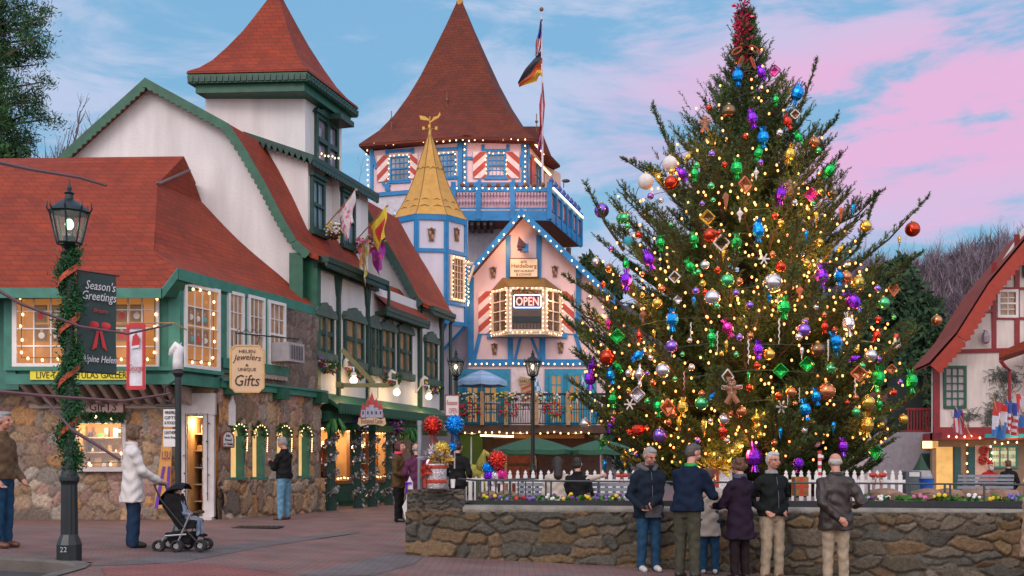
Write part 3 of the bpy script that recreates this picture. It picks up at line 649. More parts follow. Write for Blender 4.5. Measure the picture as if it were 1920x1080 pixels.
# banner with the red border on its pole
BP = PL(W(238, 610, 21.5).x, 21.5, 1, 0)
t = thing('hanging_banner', 'narrow white banner with a red border reading Georgia on a slanted staff', 'banner', BP.P(.2, 3.0, 0))
zt, zb = BP.z(255, 608), BP.z(255, 730)
def cloth(mb, pl, x0, x1, z0, z1, nx, nz, amp, ph, mi=0, skew=0, th=.012):
    g = lambda i, j: pl.P(x0 + (x1 - x0) * i / nx + skew * (1 - j / nz), z0 + (z1 - z0) * j / nz, amp * math.sin(ph + i * 2.2 / nx * 3 + j * .7) * (1 - .6 * j / nz))
    mb.grid([[g(i, j) for i in range(nx + 1)] for j in range(nz + 1)], mi)
    mb.grid([[g(nx - i, j) - pl.n * th for i in range(nx + 1)] for j in range(nz + 1)], mi)
mb = MB(); cloth(mb, BP, 0, .36, zb, zt, 6, 12, .02, 0, skew=.02); mb.build('cloth', M('banner_white', (.66, .66, .72)), t)
mb = MB()
for a in ((-.01, .05), (.31, .37)): BP.box(mb, a[0] + .01, a[1], zb - .01, zt, -.012, .034)
BP.box(mb, .05, .32, zb - .01, zb + .07, -.012, .033); BP.box(mb, .05, .32, zt - .08, zt + .01, -.012, .033)
mb.build('border', M('banner_red', (.50, .03, .04)), t)
text(t, 'Georgia', BP, .055, .34, zb + .33, zb + .50, M('banner_red'), .036, .2)
mb = MB(); BP.poly(mb, [(.11, zt - .45), (.25, zt - .42), (.27, zt - .30), (.20, zt - .18), (.13, zt - .25)], .030, .040, 0); BP.poly(mb, [(.10, zt - .5), (.26, zt - .47), (.26, zt - .42), (.10, zt - .45)], .030, .044, 1); mb.build('printed_cap', [M('banner_red'), M('banner_white')], t)
mb = MB(); mb.tube([BP.P(-.1, zt + .03, 0), BP.P(.9, zt + .05, -.2), BP.P(1.05, zt - .05, -.5)], .014, 5); mb.build('staff', wood, t)
# tall purple and gold board leaning on the wall
LP = PL(W(297, 900, 22.8).x, 22.8, 1, -.05)
t = thing('tall_board', 'tall tapering orange board with purple stripes reading LSU leaning on the stone wall', 'display board', LP.P(.12, 0, 0))
z0 = .25; z1 = LP.z(308, 795)
mb = MB(); mb.prism([LP.P(-.10, z0, 0), LP.P(.24, z0, 0), LP.P(.26, z1 - .05, -.12), LP.P(.17, z1, -.14), LP.P(.07, z1 - .05, -.12)], LP.n * -.03); mb.build('board', M('board_orange', (.62, .30, .07)), t)
mb = MB()
for q0, q1, t0, t1 in ((-.09, -.01, .075, .125), (.13, .215, .19, .24)): mb.prism([LP.P(q0, z0, .006), LP.P(q1, z0, .006), LP.P(t1, 1.15, -.045), LP.P(t0, 1.15, -.045)], LP.n * .006)
mb.build('stripe', M('purple_paint', (.13, .03, .34)), t)
text(t, 'LSU', LP, .065, .25, 1.30, 1.48, M('purple_dk', (.16, .03, .10)), -.04)
# ------------------------------------------------------------------ white gabled shop building, centre left
SW = PL(-5.02, 27.0, .298, 1.0); U = SW.u
Wb = thing('gift_shop_building', 'tall white stucco shop building with green trim, barn shaped gable and square tower', 'building', (-6, 30, 0))
def ext(pts, d0, d1, shift=0):   # points (X,Z) of a section at depth d0, carried back along the street front to depth d1
    k = .298; return [[Vector((x, d0, z)) for x, z in pts], [Vector((x + k * (d1 - d0), d1, z)) for x, z in pts]]
sec = [(-11.7, 8.6), (-11.27, 9.03), (-9.21, 10.89), (-7.09, 9.73), (-6.62, 9.0), (-6.21, 8.29), (-5.72, 7.35), (-5.40, 6.82), (-5.05, 6.5), (-4.86, 6.44)]
# gable wall
mb = MB(); gw = [(-5.35, 0), (-5.35, 6.7), (-5.74, 7.3), (-6.23, 8.2), (-7.12, 9.66), (-9.21, 10.8), (-11.22, 9.0), (-11.8, 8.4), (-11.8, 0)]
mb.prism([Vector((x, 27.05, z)) for x, z in gw], (0, .3, 0)); 
# street wall of the upper storey and the shop below
SW.box(mb, .3, SW.s(828), 2.95, 6.35, -.3, 0); 
mb.build('wall', stucco, Wb)
mb = MB()
g = ext(sec, 26.8, 30.7); g2 = ext([(x, z - .12) for x, z in sec], 26.8, 30.7)
mb.grid(g); mb.grid(g2[::-1]); mb.grid([g[0], g2[0]]); mb.grid([g2[1], g[1]])
# the roof runs on behind the dormers
mid = [(-9.21 + .298 * 3.9, 10.89), (-7.09 + .298 * 3.9, 9.73), (-6.2 + .298 * 3.9, 8.2)]
mb.grid(ext([(-10.1, 9.0)] + mid, 30.7, 33.9)); mb.build('roof', redroof, Wb)
# barge boards with a cut lower edge
def barge(mb, P, w, y, th, cut=.14, mi=0, side=1):
    P = [Vector((a, 0, b)) for a, b in P]
    for a, b in zip(P, P[1:]):
        y -= .005; ln = (b - a).length; n = max(1, round(ln / cut)); d = (b - a).normalized(); q = Vector((d.z, 0, -d.x)) * side
        for i in range(n):
            p0 = a + d * ln * i / n; p1 = a + d * ln * (i + 1) / n; m = (p0 + p1) / 2
            pts = [p0, p1, p1 + q * w * .8, m + q * w, p0 + q * w * .8]
            mb.prism([Vector((p.x, y, p.z)) for p in pts][::-side], (0, -th, 0), mi)
mb = MB(); barge(mb, sec[:1] + sec[1:3], .24, 26.82, .06, .16); barge(mb, sec[2:9], .24, 26.80, .06, .16)
mb.build('barge_board', green, Wb)
# corner post, cornice and posts of the street front
mb = MB(); SW.box(mb, .0, .20, 3.0, 6.5, -.35, .10); mb.add([], []); mb.box((-5.42, 26.9, 5.2), (.34, .30, 2.6)); mb.build('corner_post', green, Wb)
CO = SW.shift(.28)
mb = MB(); e0, e1 = .0, SW.s(705)
SW.box(mb, e0, e1, 6.30, 6.44, .08, .42); scallop(mb, SW, e0, e1, 6.32, .16, .32, .38, .15); SW.box(mb, e0, e1, 6.16, 6.3, .0, .10)
mb.build('cornice', dgreen, Wb)
def post(px, z0=3.0, z1=6.2, w=.11, m=dgreen, br=True):
    mb = MB(); a = SW.s(px); SW.box(mb, a - w / 2, a + w / 2, z0, z1, 0, .09)
    if br:
        for sgn in (-1, 1): SW.poly(mb, [(a + sgn * w / 2, z1), (a + sgn * (w / 2 + .15), z1), (a + sgn * (w / 2 + .10), z1 - .12), (a + sgn * (w / 2 + .04), z1 - .5), (a + sgn * w / 2, z1 - .6)][::sgn], .0, .08)
    mb.build('post', m, Wb)
post(632); post(687); post(785, 3.0, 6.3, .22, dgreen, False)
post(826, 3.0, 6.3, .2)
# upper windows
def sashwin(px0, px1, y0, y1, hd=.28, crest=True, box=True):
    r = SW.R(px0, y0, px1, y1); m = (r[0] + r[1]) / 2
    f = window(SW, Wb, (r[0], r[1], r[2], r[3]), 2, 2, dgreen, lit_cu, .10, .05, .0, .08, True)
    mb = MB(); SW.box(mb, m - .05, m + .05, r[2], r[3], .02, .11)
    if crest: header(mb, SW, r[0] - .10, r[1] + .10, r[3], hd, .0, .12); SW.box(mb, r[0] - .08, r[1] + .08, r[3] - .10, r[3], .0, .14)
    scallop(mb, SW, r[0] - .06, r[1] + .06, r[2], .22, .0, .16, .14); mb.build('surround', M('trim_grey_green', (.075, .115, .095), var=.2), f); return r
WR = [sashwin(589, 622, 588, 662), sashwin(643, 679, 597, 678), sashwin(690, 706, 610, 690), sashwin(711, 737, 615, 695), sashwin(744, 769, 620, 700), sashwin(795, 817, 638, 712)]
# little pent roof of the recessed middle part, third house with its own gable
mb = MB(); a, b = SW.s(701), SW.s(784)
mb.grid([[SW.P(a, 5.72, .42), SW.P(b, 5.72, .42)], [SW.P(a, 6.3, -.25), SW.P(b, 6.3, -.25)], [SW.P(a, 6.75, -.6), SW.P(b, 6.75, -.6)]])
mb.grid([[SW.P(b, 5.66, .42), SW.P(a, 5.66, .42)], [SW.P(b, 6.2, -.25), SW.P(a, 6.2, -.25)]]); mb.build('pent_roof', redroof, Wb)
mb = MB(); SW.box(mb, a, b, 5.58, 5.71, .34, .42); scallop(mb, SW, a, b, 5.6, .15, .35, .40, .15)
for k in range(16): q = a + (b - a) * (k + .5) / 16; SW.box(mb, q - .04, q + .04, 5.48, 5.58, .0, .34)
mb.build('pent_fascia', dgreen, Wb)
s3 = [(-6.3, 10.0), (-4.75, 9.62), (-4.28, 8.75), (-3.75, 7.9), (-3.28, 7.08), (-2.98, 6.5), (-2.80, 6.30), (-2.62, 6.22)]
mb = MB(); g = ext(s3, 33.75, 36.6); g2 = ext([(x, z - .12) for x, z in s3], 33.75, 36.6); mb.grid(g); mb.grid(g2[::-1]); mb.grid([g[0], g2[0]]); mb.build('roof', redroof, Wb)
mb = MB(); mb.prism([Vector((x, 33.95, z)) for x, z in [(-3.05, 4), (-3.05, 6.5), (-3.34, 7.0), (-3.8, 7.8), (-4.34, 8.7), (-4.8, 9.55), (-6.4, 9.9), (-7.2, 9.9), (-7.2, 4)]], (0, .25, 0))
mb.build('gable_wall', stucco, Wb)
mb = MB(); barge(mb, s3[1:7], .27, 33.78, .06, .18); SW.box(mb, SW.s(786), SW.s(829), 6.08, 6.22, .1, .5); scallop(mb, SW, SW.s(786), SW.s(829), 6.1, .16, .4, .46, .15); mb.build('barge_board', dgreen, Wb)
mb = MB(); mb.tube([SW.P(SW.s(829), 6.15, .45), SW.P(SW.s(829), 5.9, .3), SW.P(SW.s(829), 3.0, .3)], .06, 6); mb.tube([SW.P(SW.s(705), 6.3, .4), SW.P(SW.s(705), 5.75, .4)], .05, 6); mb.build('downpipe', dgreen, Wb)
# shed dormer with two bays
DX = PL(-5.36, 28.0, .298, 1.0)
mb = MB(); dz = 9.15
d0, d1 = 0., DX.s(690)
mb.prism([Vector((-5.36, 28.0, 7.0)), Vector((-5.36, 28.0, 9.1)), Vector((-6.72, 28.0, 9.75)), Vector((-6.72, 28.0, 9.2)), Vector((-5.36, 28.0, 6.9))], (.298 * 3.7, 3.7, 0)) if False else None
def dbay(s0, s1, back, zb):
    p = [DX.P(s0, zb, back), DX.P(s1, zb, back), DX.P(s1, zb, -1.6), DX.P(s0, zb, -1.6), DX.P(s0, 9.12, back), DX.P(s1, 9.12, back), DX.P(s1, 9.80, -1.6), DX.P(s0, 9.80, -1.6)]
    mb.hexa(p)
dbay(0, DX.s(609), 0, 6.9); dbay(DX.s(609) - .0, DX.s(636), -.22, 6.95); dbay(DX.s(636), DX.s(690), 0, 6.95)
mb.build('dormer', stucco, Wb)
mb = MB(); q = [DX.P(-.28, 9.16, .30), DX.P(d1 + .15, 9.16, .30), DX.P(d1 + .15, 9.95, -1.75), DX.P(-.28, 9.95, -1.75)]
mb.hexa([p + Vector((0, 0, -.07)) for p in q] + [p + Vector((0, 0, .06)) for p in q]); 
DS = DX.shift(.30); scallop(mb, DX, -.28, d1 + .15, 9.14, .2, .24, .29, .17)
for k in range(12): mb.prism([q[0].lerp(q[3], k / 12) + Vector((0, -.03, -.05)), q[0].lerp(q[3], (k + 1) / 12) + Vector((0, -.03, -.05)), q[0].lerp(q[3], (k + .5) / 12) + Vector((0, -.03, -.24))], (0, .05, 0))
mb.build('dormer_roof', dgreen, Wb)
for x0, x1, y0, y1 in ((581, 606, 336, 436), (638, 663, 366, 462)):
    r = DX.R(x0, y0, x1, y1); f = window(DX, Wb, r, 2, 2, dgreen, skyglass, .10, .04, .0, .08, True)
    mb = MB(); DX.box(mb, r[0] - .05, r[1] + .05, r[3], r[3] + .12, 0, .14); DX.box(mb, r[0] - .05, r[1] + .05, r[2] - .12, r[2], 0, .14); mb.build('surround', dgreen, f)
flowers('window_basket', 'round basket of yellow and pink flowers under the left dormer window', 'flower basket', DX.pp(605, 434, .35), .26, [1, 0, 3], 60, 'flower baskets at the dormer')
flowers('window_basket', 'round basket of pink and red flowers under the right dormer window', 'flower basket', DX.pp(662, 462, .35), .27, [0, 0, 2], 60, 'flower baskets at the dormer')
# square tower
mb = MB(); T0 = Vector((-8.48, 29.5, 0)); T1 = Vector((-5.72, 29.5, 0)); k = U * 2.3
mb.prism([T0 + Vector((0, 0, 8.8)), T0 + k + Vector((0, 0, 8.8)), T1 + k + Vector((0, 0, 8.8)), T1 + Vector((0, 0, 8.8))][::-1], (0, 0, 3.0)); 
mb.build('tower_wall', stucco, Wb)
TW = PL(-5.72, 29.5, .298, 1.0); TF = PL(-8.48, 29.5, 1, 0)
c4 = [Vector((-8.48 - .35, 28.9, 0)), Vector((-5.72 + .22, 28.7, 0)), Vector((-5.72 + .22, 28.7, 0)) + U * 3.25, Vector((-8.48 - .35, 28.9, 0)) + U * 3.25]
cc = sum(c4, Vector()) / 4
mb = MB(); prof = [(11.78, 1.0), (11.86, .985), (12.02, .86), (12.3, .72), (12.75, .56), (13.3, .385), (13.8, .25), (14.3, .12), (14.8, .0)]
rows = []
for z, s_ in prof:
    ring = [cc + (c - cc) * max(s_, .002) + Vector((0, 0, z)) for c in c4]; fine = []
    for a, b in zip(ring, ring[1:] + ring[:1]): fine += [a.lerp(b, i / 4) for i in range(4)]
    rows.append(fine)
mb.grid(rows, 0, True); mb.build('tower_roof', redroof, Wb)
mb = MB(); ring = [c + Vector((0, 0, 11.77)) for c in c4]; inner = [cc + (c - cc) * .80 + Vector((0, 0, 11.42)) for c in c4]
for z0, z1, s_ in ((11.52, 11.76, .985), (11.3, 11.52, .90)):
    a = [cc + (c - cc) * s_ + Vector((0, 0, z0)) for c in c4]; mb.prism(a, (0, 0, z1 - z0))
mb.build('tower_eaves', green, Wb)
mb = MB()
for pl, n in ((PL(c4[0].x, c4[0].y - .0, c4[1].x - c4[0].x, c4[1].y - c4[0].y), 20), (PL(c4[1].x, c4[1].y, .298, 1), 18)):
    L_ = (c4[1] - c4[0]).length if n == 20 else 3.25
    for i in range(n): q = .03 + (L_ - .06) * i / n; w = (L_ - .06) / n; pl.poly(mb, [(q, 11.72), (q + w * .1, 11.55), (q + w * .9, 11.55), (q + w, 11.72), (q + w * .5, 11.60)][::1], -.02, .015)
mb.build('eaves_carving', dgreen, Wb)
r = TW.R(589, 225, 631, 318); f = window(TW, Wb, r, 2, 2, dgreen, M('glass_tower', (.22, .20, .26), rough=.08, var=.5, vs=2.5, spec=1), .12, .06, 0, .09, True)
mb = MB(); header(mb, TW, r[0] - .12, r[1] + .12, r[3], .3, 0, .14); m = (r[0] + r[1]) / 2; TW.box(mb, m - .07, m + .07, r[2], r[3], .02, .12); TW.box(mb, r[0] - .1, r[1] + .1, r[2] - .12, r[2], 0, .15); mb.build('surround', dgreen, f)
mb = MB(); TW.box(mb, 1.2, 2.1, 11.1, 11.25, 0, .5); TW.box(mb, 1.15, 1.35, 10.9, 11.1, 0, .12); mb.build('bracket', dgreen, Wb)
string_lights([TW.pp(590, 290, .15), TW.pp(630, 298, .15)], .25, 'short string of bulbs across the white tower window', None, .025)

# ground floor: scalloped canopy, beam, shop windows, tinselled posts
mb = MB(); c0, c1 = .35, SW.s(818)
mb.hexa([SW.P(c0, 2.62, .50), SW.P(c1, 2.62, .50), SW.P(c1, 2.95, 0), SW.P(c0, 2.95, 0), SW.P(c0, 2.72, .50), SW.P(c1, 2.72, .50), SW.P(c1, 3.04, 0), SW.P(c0, 3.04, 0)])
mb.build('canopy', green, Wb)
mb = MB(); scallop(mb, SW, c0, c1, 2.76, .27, .51, .55, .17); mb.build('canopy_edge', green, Wb)
mb = MB(); SW.box(mb, c0, c1, 2.30, 2.56, .06, .26)
for k in range(8): q = c0 + .3 + k * 1.15; SW.box(mb, q, q + .14, 2.12, 2.3, .0, .4)
SW.box(mb, c0, c1, 2.9, 2.94, -1.2, 0)
mb.build('canopy_beam', green, Wb)
SBk = SW.shift(-1.0)   # shop front set back
def shopfront(s0, s1, z0, z1, seed, w):
    goods(SBk, Wb, s0, s1, z0, z1, 1.0, seed, 3, w, wallm=M('display_lining'))
    mb = MB(); SBk.box(mb, s0 - .1, s0, z0 - .1, z1 + .1, -.02, .08); SBk.box(mb, s1, s1 + .1, z0 - .1, z1 + .1, -.02, .08); SBk.box(mb, s0, s1, z1, z1 + .1, -.02, .08); SBk.box(mb, s0, s1, z0 - .1, z0, -.02, .12)
    n = max(1, int((s1 - s0) / .7))
    for i in range(1, n): c = s0 + (s1 - s0) * i / n; SBk.box(mb, c - .03, c + .03, z0, z1, -.02, .06)
    mb.build('shop_window', M('frame_copper', (.28, .12, .05), rough=.4), Wb)
a1, a2, a3, a4 = SBk.s(597), SBk.s(651), SBk.s(669), SBk.s(722); c1b = SBk.s(785)
mb = MB(); SBk.box(mb, .2, a1 - .02, 0, 2.95, -.2, 0); SBk.box(mb, .2, c1b, 0, .62, -.2, 0); SBk.box(mb, .2, c1b, 2.25, 2.95, -.2, 0); SBk.box(mb, a2 + .1, a3 - .1, .62, 2.25, -.2, 0)
SBk.box(mb, .2, a4 + .4, .12, .6, 0, .06); mb.build('shop_front_wall', green, Wb)
mb = MB(); SBk.box(mb, a4 + .1, SBk.s(770), .0, 2.9, -.2, .02); SBk.box(mb, SBk.s(770), c1b, 0, 2.9, -.25, .01); mb.build('shop_front_wall', M('wall_tan', (.34, .22, .17), rough=.8), Wb)
shopfront(a1, a2, .72, 2.2, 21, 70); shopfront(a3, a4, .72, 2.2, 22, 70)
mb = MB(); SBk.box(mb, SBk.s(735), SBk.s(748), 0, 2.1, .02, .08); mb.build('door', green, Wb)
for nm, x0, x1 in (('left', 600, 650), ('right', 671, 722)):
    q0, q1 = SBk.s(x0), SBk.s(x1)
    string_lights([SBk.P(q0, 2.15, .14), SBk.P(q1, 2.15, .14)], .16, 'upper row of warm bulbs across the %s window of the canopied shop' % nm, 'bulb rows on the canopied shop windows', .022)
    string_lights([SBk.P(q0, .80, .16), SBk.P(q1, .80, .16)], .16, 'lower row of warm bulbs across the %s window of the canopied shop' % nm, 'bulb rows on the canopied shop windows', .022)
def tinsel_post(px, y0, dpt, rt, label):
    X = (px - CX) / F * dpt; zt = 2.32; t = thing('canopy_post', label, 'post', (X, dpt, 0), 0, 'tinsel wrapped canopy posts')
    mb = MB(); mb.box((X, dpt, zt / 2), (.17, .17, zt)); mb.box((X, dpt, .12), (.24, .24, .24)); mb.box((X, dpt, zt - .1), (.26, .26, .14)); mb.build('shaft', dgreen, t)
    mb = MB(); pts = [Vector((X + .13 * math.cos(a), dpt + .13 * math.sin(a), .1 + (zt - .3) * a / (2 * math.pi * 4.5))) for a in [i * .28 for i in range(101)]]
    fluff(mb, pts, .055, 520, .09, 0, random.Random(px), .45); mb.build('tinsel', tins, t)
for px, nm in ((621, 'first'), (671, 'second'), (698, 'third'), (729, 'fourth'), (776, 'fifth')):
    s_ = SW.s(px); dd = SW.P(s_, 0, 0).y; k = (px - CX) / F
    q = SW.shift(.16); s2 = (k * q.y - q.x) / (q.ux - k * q.uy); P_ = q.P(s2, 0)
    tinsel_post(px, 958, P_.y, 0, 'green canopy post wound with silver tinsel, %s from the stone shop' % nm)
# lamps and sign above the canopy
def globe_lamp(px, py, label):
    p = SW.pp(px, py, .45); t = thing('globe_lamp', label, 'wall lamp', p, 0, 'globe lamps on the white shop wall')
    mb = MB(); mb.ball(p, .105, 16, 12); g = mb.build('globe', M('lit_globe', (1, .9, .7), es=2.6, ec=(1, .78, .42), var=0), t, True)
    mb = MB(); b = p - SW.n * .45; mb.tube([b + Vector((0, 0, .1)), b + SW.n * .2 + Vector((0, 0, .38)), p + Vector((0, 0, .34)), p + Vector((0, 0, .15))], .025, 6); mb.lathe([(.09, .12), (.06, .2), (.02, .22)], p, 8); mb.build('arm', white, t)
    # small carved horse head over the arm
    mb = MB(); h = b + SW.n * .22 + Vector((0, 0, .36)); mb.tube([h, h + Vector((0, 0, .16)), h + SW.n * .08 + Vector((0, 0, .26)), h + SW.n * .2 + Vector((0, 0, .2))], [.08, .06, .055, .03], 7); mb.build('horse_head', white, t, True)
    plamp(p + SW.n * .05 + Vector((0, 0, -.02)), 42, (1, .62, .24), .14, t)
globe_lamp(634, 714, 'glowing globe lamp on the white wall nearest the stone shop')
globe_lamp(717, 736, 'glowing globe lamp on the white wall beside the castle sign bracket')
globe_lamp(779, 744, 'glowing globe lamp on the white wall farthest from the stone shop')
HS2 = PL(W(645, 724, 27.0).x, 27.0, 1, .05)
t = thing('bracket_sign', 'hanging sign with a small castle over a scroll, below a green beam', 'sign', W(700, 770, 27.3))
mb = MB(); L_ = W(728, 724, 27.3).x - W(645, 724, 27.3).x; z_ = W(0, 724, 27.3).z
HS2.box(mb, -.05, L_, z_ - .05, z_ + .05, -.06, .06); HS2.beam(mb, (-.05, z_ + .9), (.75, z_ + .05), .12, -.05, .05); mb.box((HS2.P(-.1, z_, 0)), (.14, .5, .14)); mb.build('beam', M('beam_olive', (.16, .15, .06)), t)
c = W(699, 0, 27.2).x - HS2.x; zc = W(0, 800, 27.3).z
mb = MB(); pts = [(c - .36, zc + .06), (c - .28, zc), (c - .1, zc + .05), (c + .1, zc + .05), (c + .28, zc), (c + .36, zc + .06), (c + .33, zc + .22), (c + .22, zc + .18), (c, zc + .25), (c - .22, zc + .18), (c - .33, zc + .22)]
HS2.poly(mb, pts, -.03, .02); mb.build('scroll', M('sign_cream'), t); text(t, 'Enchanted Castle', HS2, c - .27, c + .27, zc + .07, zc + .19, ink, .022)
mb = MB()
for dx, w, h in ((-.22, .1, .30), (-.10, .11, .42), (0, .15, .52), (.11, .11, .40), (.22, .1, .32)):
    HS2.box(mb, c + dx - w / 2, c + dx + w / 2, zc + .22, zc + .22 + h * .62, -.03, .03, 0); HS2.poly(mb, [(c + dx - w * .65, zc + .22 + h * .62), (c + dx + w * .65, zc + .22 + h * .62), (c + dx, zc + .22 + h * 1.25)], -.03, .03, 1)
    HS2.box(mb, c + dx - .018, c + dx + .018, zc + .3, zc + .38, .03, .034, 2)
HS2.box(mb, c - .3, c + .3, zc + .22, zc + .34, -.02, .028, 1); mb.build('castle', [M('castle_grey', (.35, .38, .5)), M('castle_red', (.42, .05, .06)), ink], t)
mb = MB(); mb.tube([HS2.P(c - .15, zc + .7, 0), HS2.P(c - .15, z_ - .05, 0)], .008, 4); mb.tube([HS2.P(c + .15, zc + .7, 0), HS2.P(c + .15, z_ - .05, 0)], .008, 4); mb.build('chain', blackm, t)
# hanging baskets and ferns beneath the canopy
def fern(px, py, label):
    p = SW.pp(px, py, .3); rg = random.Random(px); t = thing('hanging_fern', label, 'fern', p, 0, 'ferns hanging under the canopy')
    mb = MB()
    for i in range(70):
        a = rg.random() * 6.28; l = rg.uniform(.2, .38); h = rg.uniform(.0, .15); d = Vector((math.cos(a), math.sin(a), 0)); sd_ = Vector((-d.y, d.x, 0)) * .03
        q = [p, p + d * l * .5 + Vector((0, 0, h)), p + d * l * .85 + Vector((0, 0, -.08)), p + d * l + Vector((0, 0, -.32 * rg.uniform(.6, 1.2)))]
        mb.grid([[x - sd_ * w for x in q], [x + sd_ * w for x in q]] if False else [[q[0] - sd_ * .5, q[0] + sd_ * .5], [q[1] - sd_, q[1] + sd_], [q[2] - sd_ * .8, q[2] + sd_ * .8], [q[3], q[3]]])
    mb.build('fronds', M('fern_green', (.05, .22, .05), var=.35, vs=9), t); mb = MB(); mb.lathe([(.08, -.2), (.13, -.05), (.14, 0)], p, 10); mb.tube([p, p + Vector((0, 0, .3))], .008, 4); mb.build('pot', brown, t)
fern(607, 795, 'bright green fern hanging beside the stone shop corner'); fern(750, 808, 'bright green fern hanging between the last two canopy posts')
flowers('hanging_basket', 'purple flower basket hanging between the first two canopy posts', 'flower basket', SW.pp(656, 796, .3), .27, [4, 3, 4], 80, 'flower baskets under the canopy')
flowers('hanging_basket', 'purple flower basket hanging just left of the fourth canopy post', 'flower basket', SW.pp(722, 800, .3), .28, [4, 0, 4], 80, 'flower baskets under the canopy')
for i, (px, py, nm) in enumerate(((607, 688, 'first'), (660, 700, 'second'), (725, 712, 'third wide'), (806, 728, 'last'))):
    a = SW.s(px - 16); b = SW.s(px + 16); z_ = SW.z(px, py); mb = MB(); rg = random.Random(i)
    pts = [SW.P(a + (b - a) * k / 8, z_ + .12 - .22 * math.sin(math.pi * k / 8), .14) for k in range(9)]
    t = thing('floral_swag', 'drooping swag of mixed flowers under the %s upper window of the white shop' % nm, 'garland', pts[0], 0, 'floral swags under the upper windows')
    fluff(mb, pts, .07, 140, .12, 0, rg); mb.build('leaves', leaf, t)
    mb = MB()
    for k in range(34): p = pts[rg.randrange(8)].lerp(pts[8], .05) + Vector((rg.uniform(-.05, .05), rg.uniform(-.1, 0), rg.uniform(-.08, .08))); mb.ball(p, .035, 6, 4, rg.randrange(4))
    mb.build('blossoms', [FLM[0], FLM[1], FLM[2], FLM[4]], t)
# flags leaning out from the dormer
def staff_flag(name, label, base, tip, cols, drop, w, seed, pat=0):
    base, tip = Vector(base), Vector(tip); t = thing('leaning_flag', label, 'flag', base, 0, 'flags leaning out over the shop')
    mb = MB(); mb.tube([base, tip], .018, 5); mb.ball(tip, .035, 6, 4); mb.build('staff', wood, t)
    rg = random.Random(seed); mb = MB(); nx, nz = 8, 12; d = (tip - base)
    def pt(i, j):
        u = i / nx; vv = j / nz; top = base.lerp(tip, 1 - w * (1 - u)) if True else 0
        g = top + Vector((0, 0, -drop * vv)); pull = base.lerp(tip, 1 - w * .25)
        g.x += (pull.x - top.x) * vv * .55; g.y += .10 * math.sin(u * 9 + vv * 3 + seed) * (0.3 + vv); g.x += .03 * math.sin(vv * 8 + u * 5); return g
    for j in range(nz):
        for i in range(nx):
            if pat == 0: mi = rg.choice(range(len(cols)))
            elif pat == 1: mi = 0 if j < nz / 2 else 1
            else: mi = 1 if ((i - 4) ** 2 + (j - 6) ** 2) < 9 else 0
            mb.add([pt(i, j), pt(i, j + 1), pt(i + 1, j + 1), pt(i + 1, j)], [(0, 1, 2, 3)], mi)
    mb.build('cloth', [M(*c, rough=.8, var=.1) for c in cols], t, False)
fw = ('cloth_white', (.66, .62, .66)); fp = ('cloth_pink', (.70, .16, .32)); fy = ('cloth_yellow', (.75, .56, .05)); fr_ = ('cloth_red', (.62, .05, .04)); fv = ('cloth_violet', (.45, .05, .55)); fl_ = ('cloth_leaf', (.4, .5, .12))
staff_flag('f', 'white flag with pink figures, topmost of the leaning shop flags', W(612, 422, 28.6), W(668, 356, 27.2), [fw, fw, fp, fw], .80, .62, 1)
staff_flag('f', 'yellow flag with a red blaze beside the white and pink flag', W(668, 450, 29.2), W(726, 386, 27.6), [fy, fr_], .78, .55, 2, 2)
staff_flag('f', 'pale flag with soft pink roses, hanging left of the violet flag', W(664, 474, 29.4), W(692, 441, 28), [fw, fp, fl_, fy], 1.0, .8, 3)
staff_flag('f', 'violet spotted flag hanging lowest of the leaning shop flags', W(680, 474, 29.6), W(722, 452, 28), [fv, fv, fv, fp], .70, .7, 4)
# ------------------------------------------------------------------ blue and pink restaurant: gabled front, turret and tall tower
HB = thing('restaurant_building', 'pink and blue timbered restaurant with tall brown roofed tower and steep gable', 'restaurant', (0, 41, 0))
HF = PL(W(875, 500, 41).x, 41.0, 1, 0)
hx = HF.s; hz = lambda py: HF.z(960, py)
mb = MB(); g = [(hx(877), .2), (hx(1125), .2), (hx(1145), hz(560)), (hx(977), hz(402)), (hx(877), hz(512))]
HF.poly(mb, g, -.3, 0); mb.build('wall', pinkw, HB)
mb = MB()
def HBm(ax, ay, bx, by, w=8, o=.07): HF.pbeam(mb, ax, ay, bx, by, w * .0205, 0, o)
for a in ((953, 442, 953, 522, 9), (1010, 442, 1010, 522, 9), (883, 520, 883, 680, 11), (957, 628, 957, 680, 10), (1017, 628, 1017, 680, 11), (900, 626, 888, 678, 7, .065), (1078, 626, 1094, 678, 7, .065), (976, 632, 965, 678, 5, .065), (996, 632, 1012, 672, 5, .065), (1084, 500, 1084, 626, 9)): HBm(*a)
HF.pbox(mb, 877, 674, 1118, 686, 0, .085); HF.pbox(mb, 913, 625, 1063, 634, 0, .12); HF.pbox(mb, 877, 697, 1118, 800, 0, .04) if False else None
mb.build('timber', blue, HB)
# barge and roof slabs
mb = MB()
for (ax, ay, bx, by) in ((977, 399, 880, 512), (977, 399, 1150, 562)):
    a, b = HF.pp(ax, ay), HF.pp(bx, by); dn = Vector((0, 0, -.30))
    mb.hexa([a + dn + Vector((0, -.75, 0)), b + dn + Vector((0, -.75, 0)), b + dn + Vector((0, -.68, 0)), a + dn + Vector((0, -.68, 0)), a + Vector((0, -.75, 0)), b + Vector((0, -.75, 0)), b + Vector((0, -.68, 0)), a + Vector((0, -.68, 0))])
mb.build('barge_board', blue, HB)
mb = MB()
for (ax, ay, bx, by) in ((977, 398, 880, 511), (977, 398, 1150, 561)):
    a, b = HF.pp(ax, ay), HF.pp(bx, by); y0 = Vector((0, -.68, 0)); y1 = Vector((.9, 3.0, 0)); t_ = Vector((0, 0, -.12))
    mb.hexa([a + y0 + t_, b + y0 + t_, b + y1 + t_, a + y1 + t_, a + y0, b + y0, b + y1, a + y1])
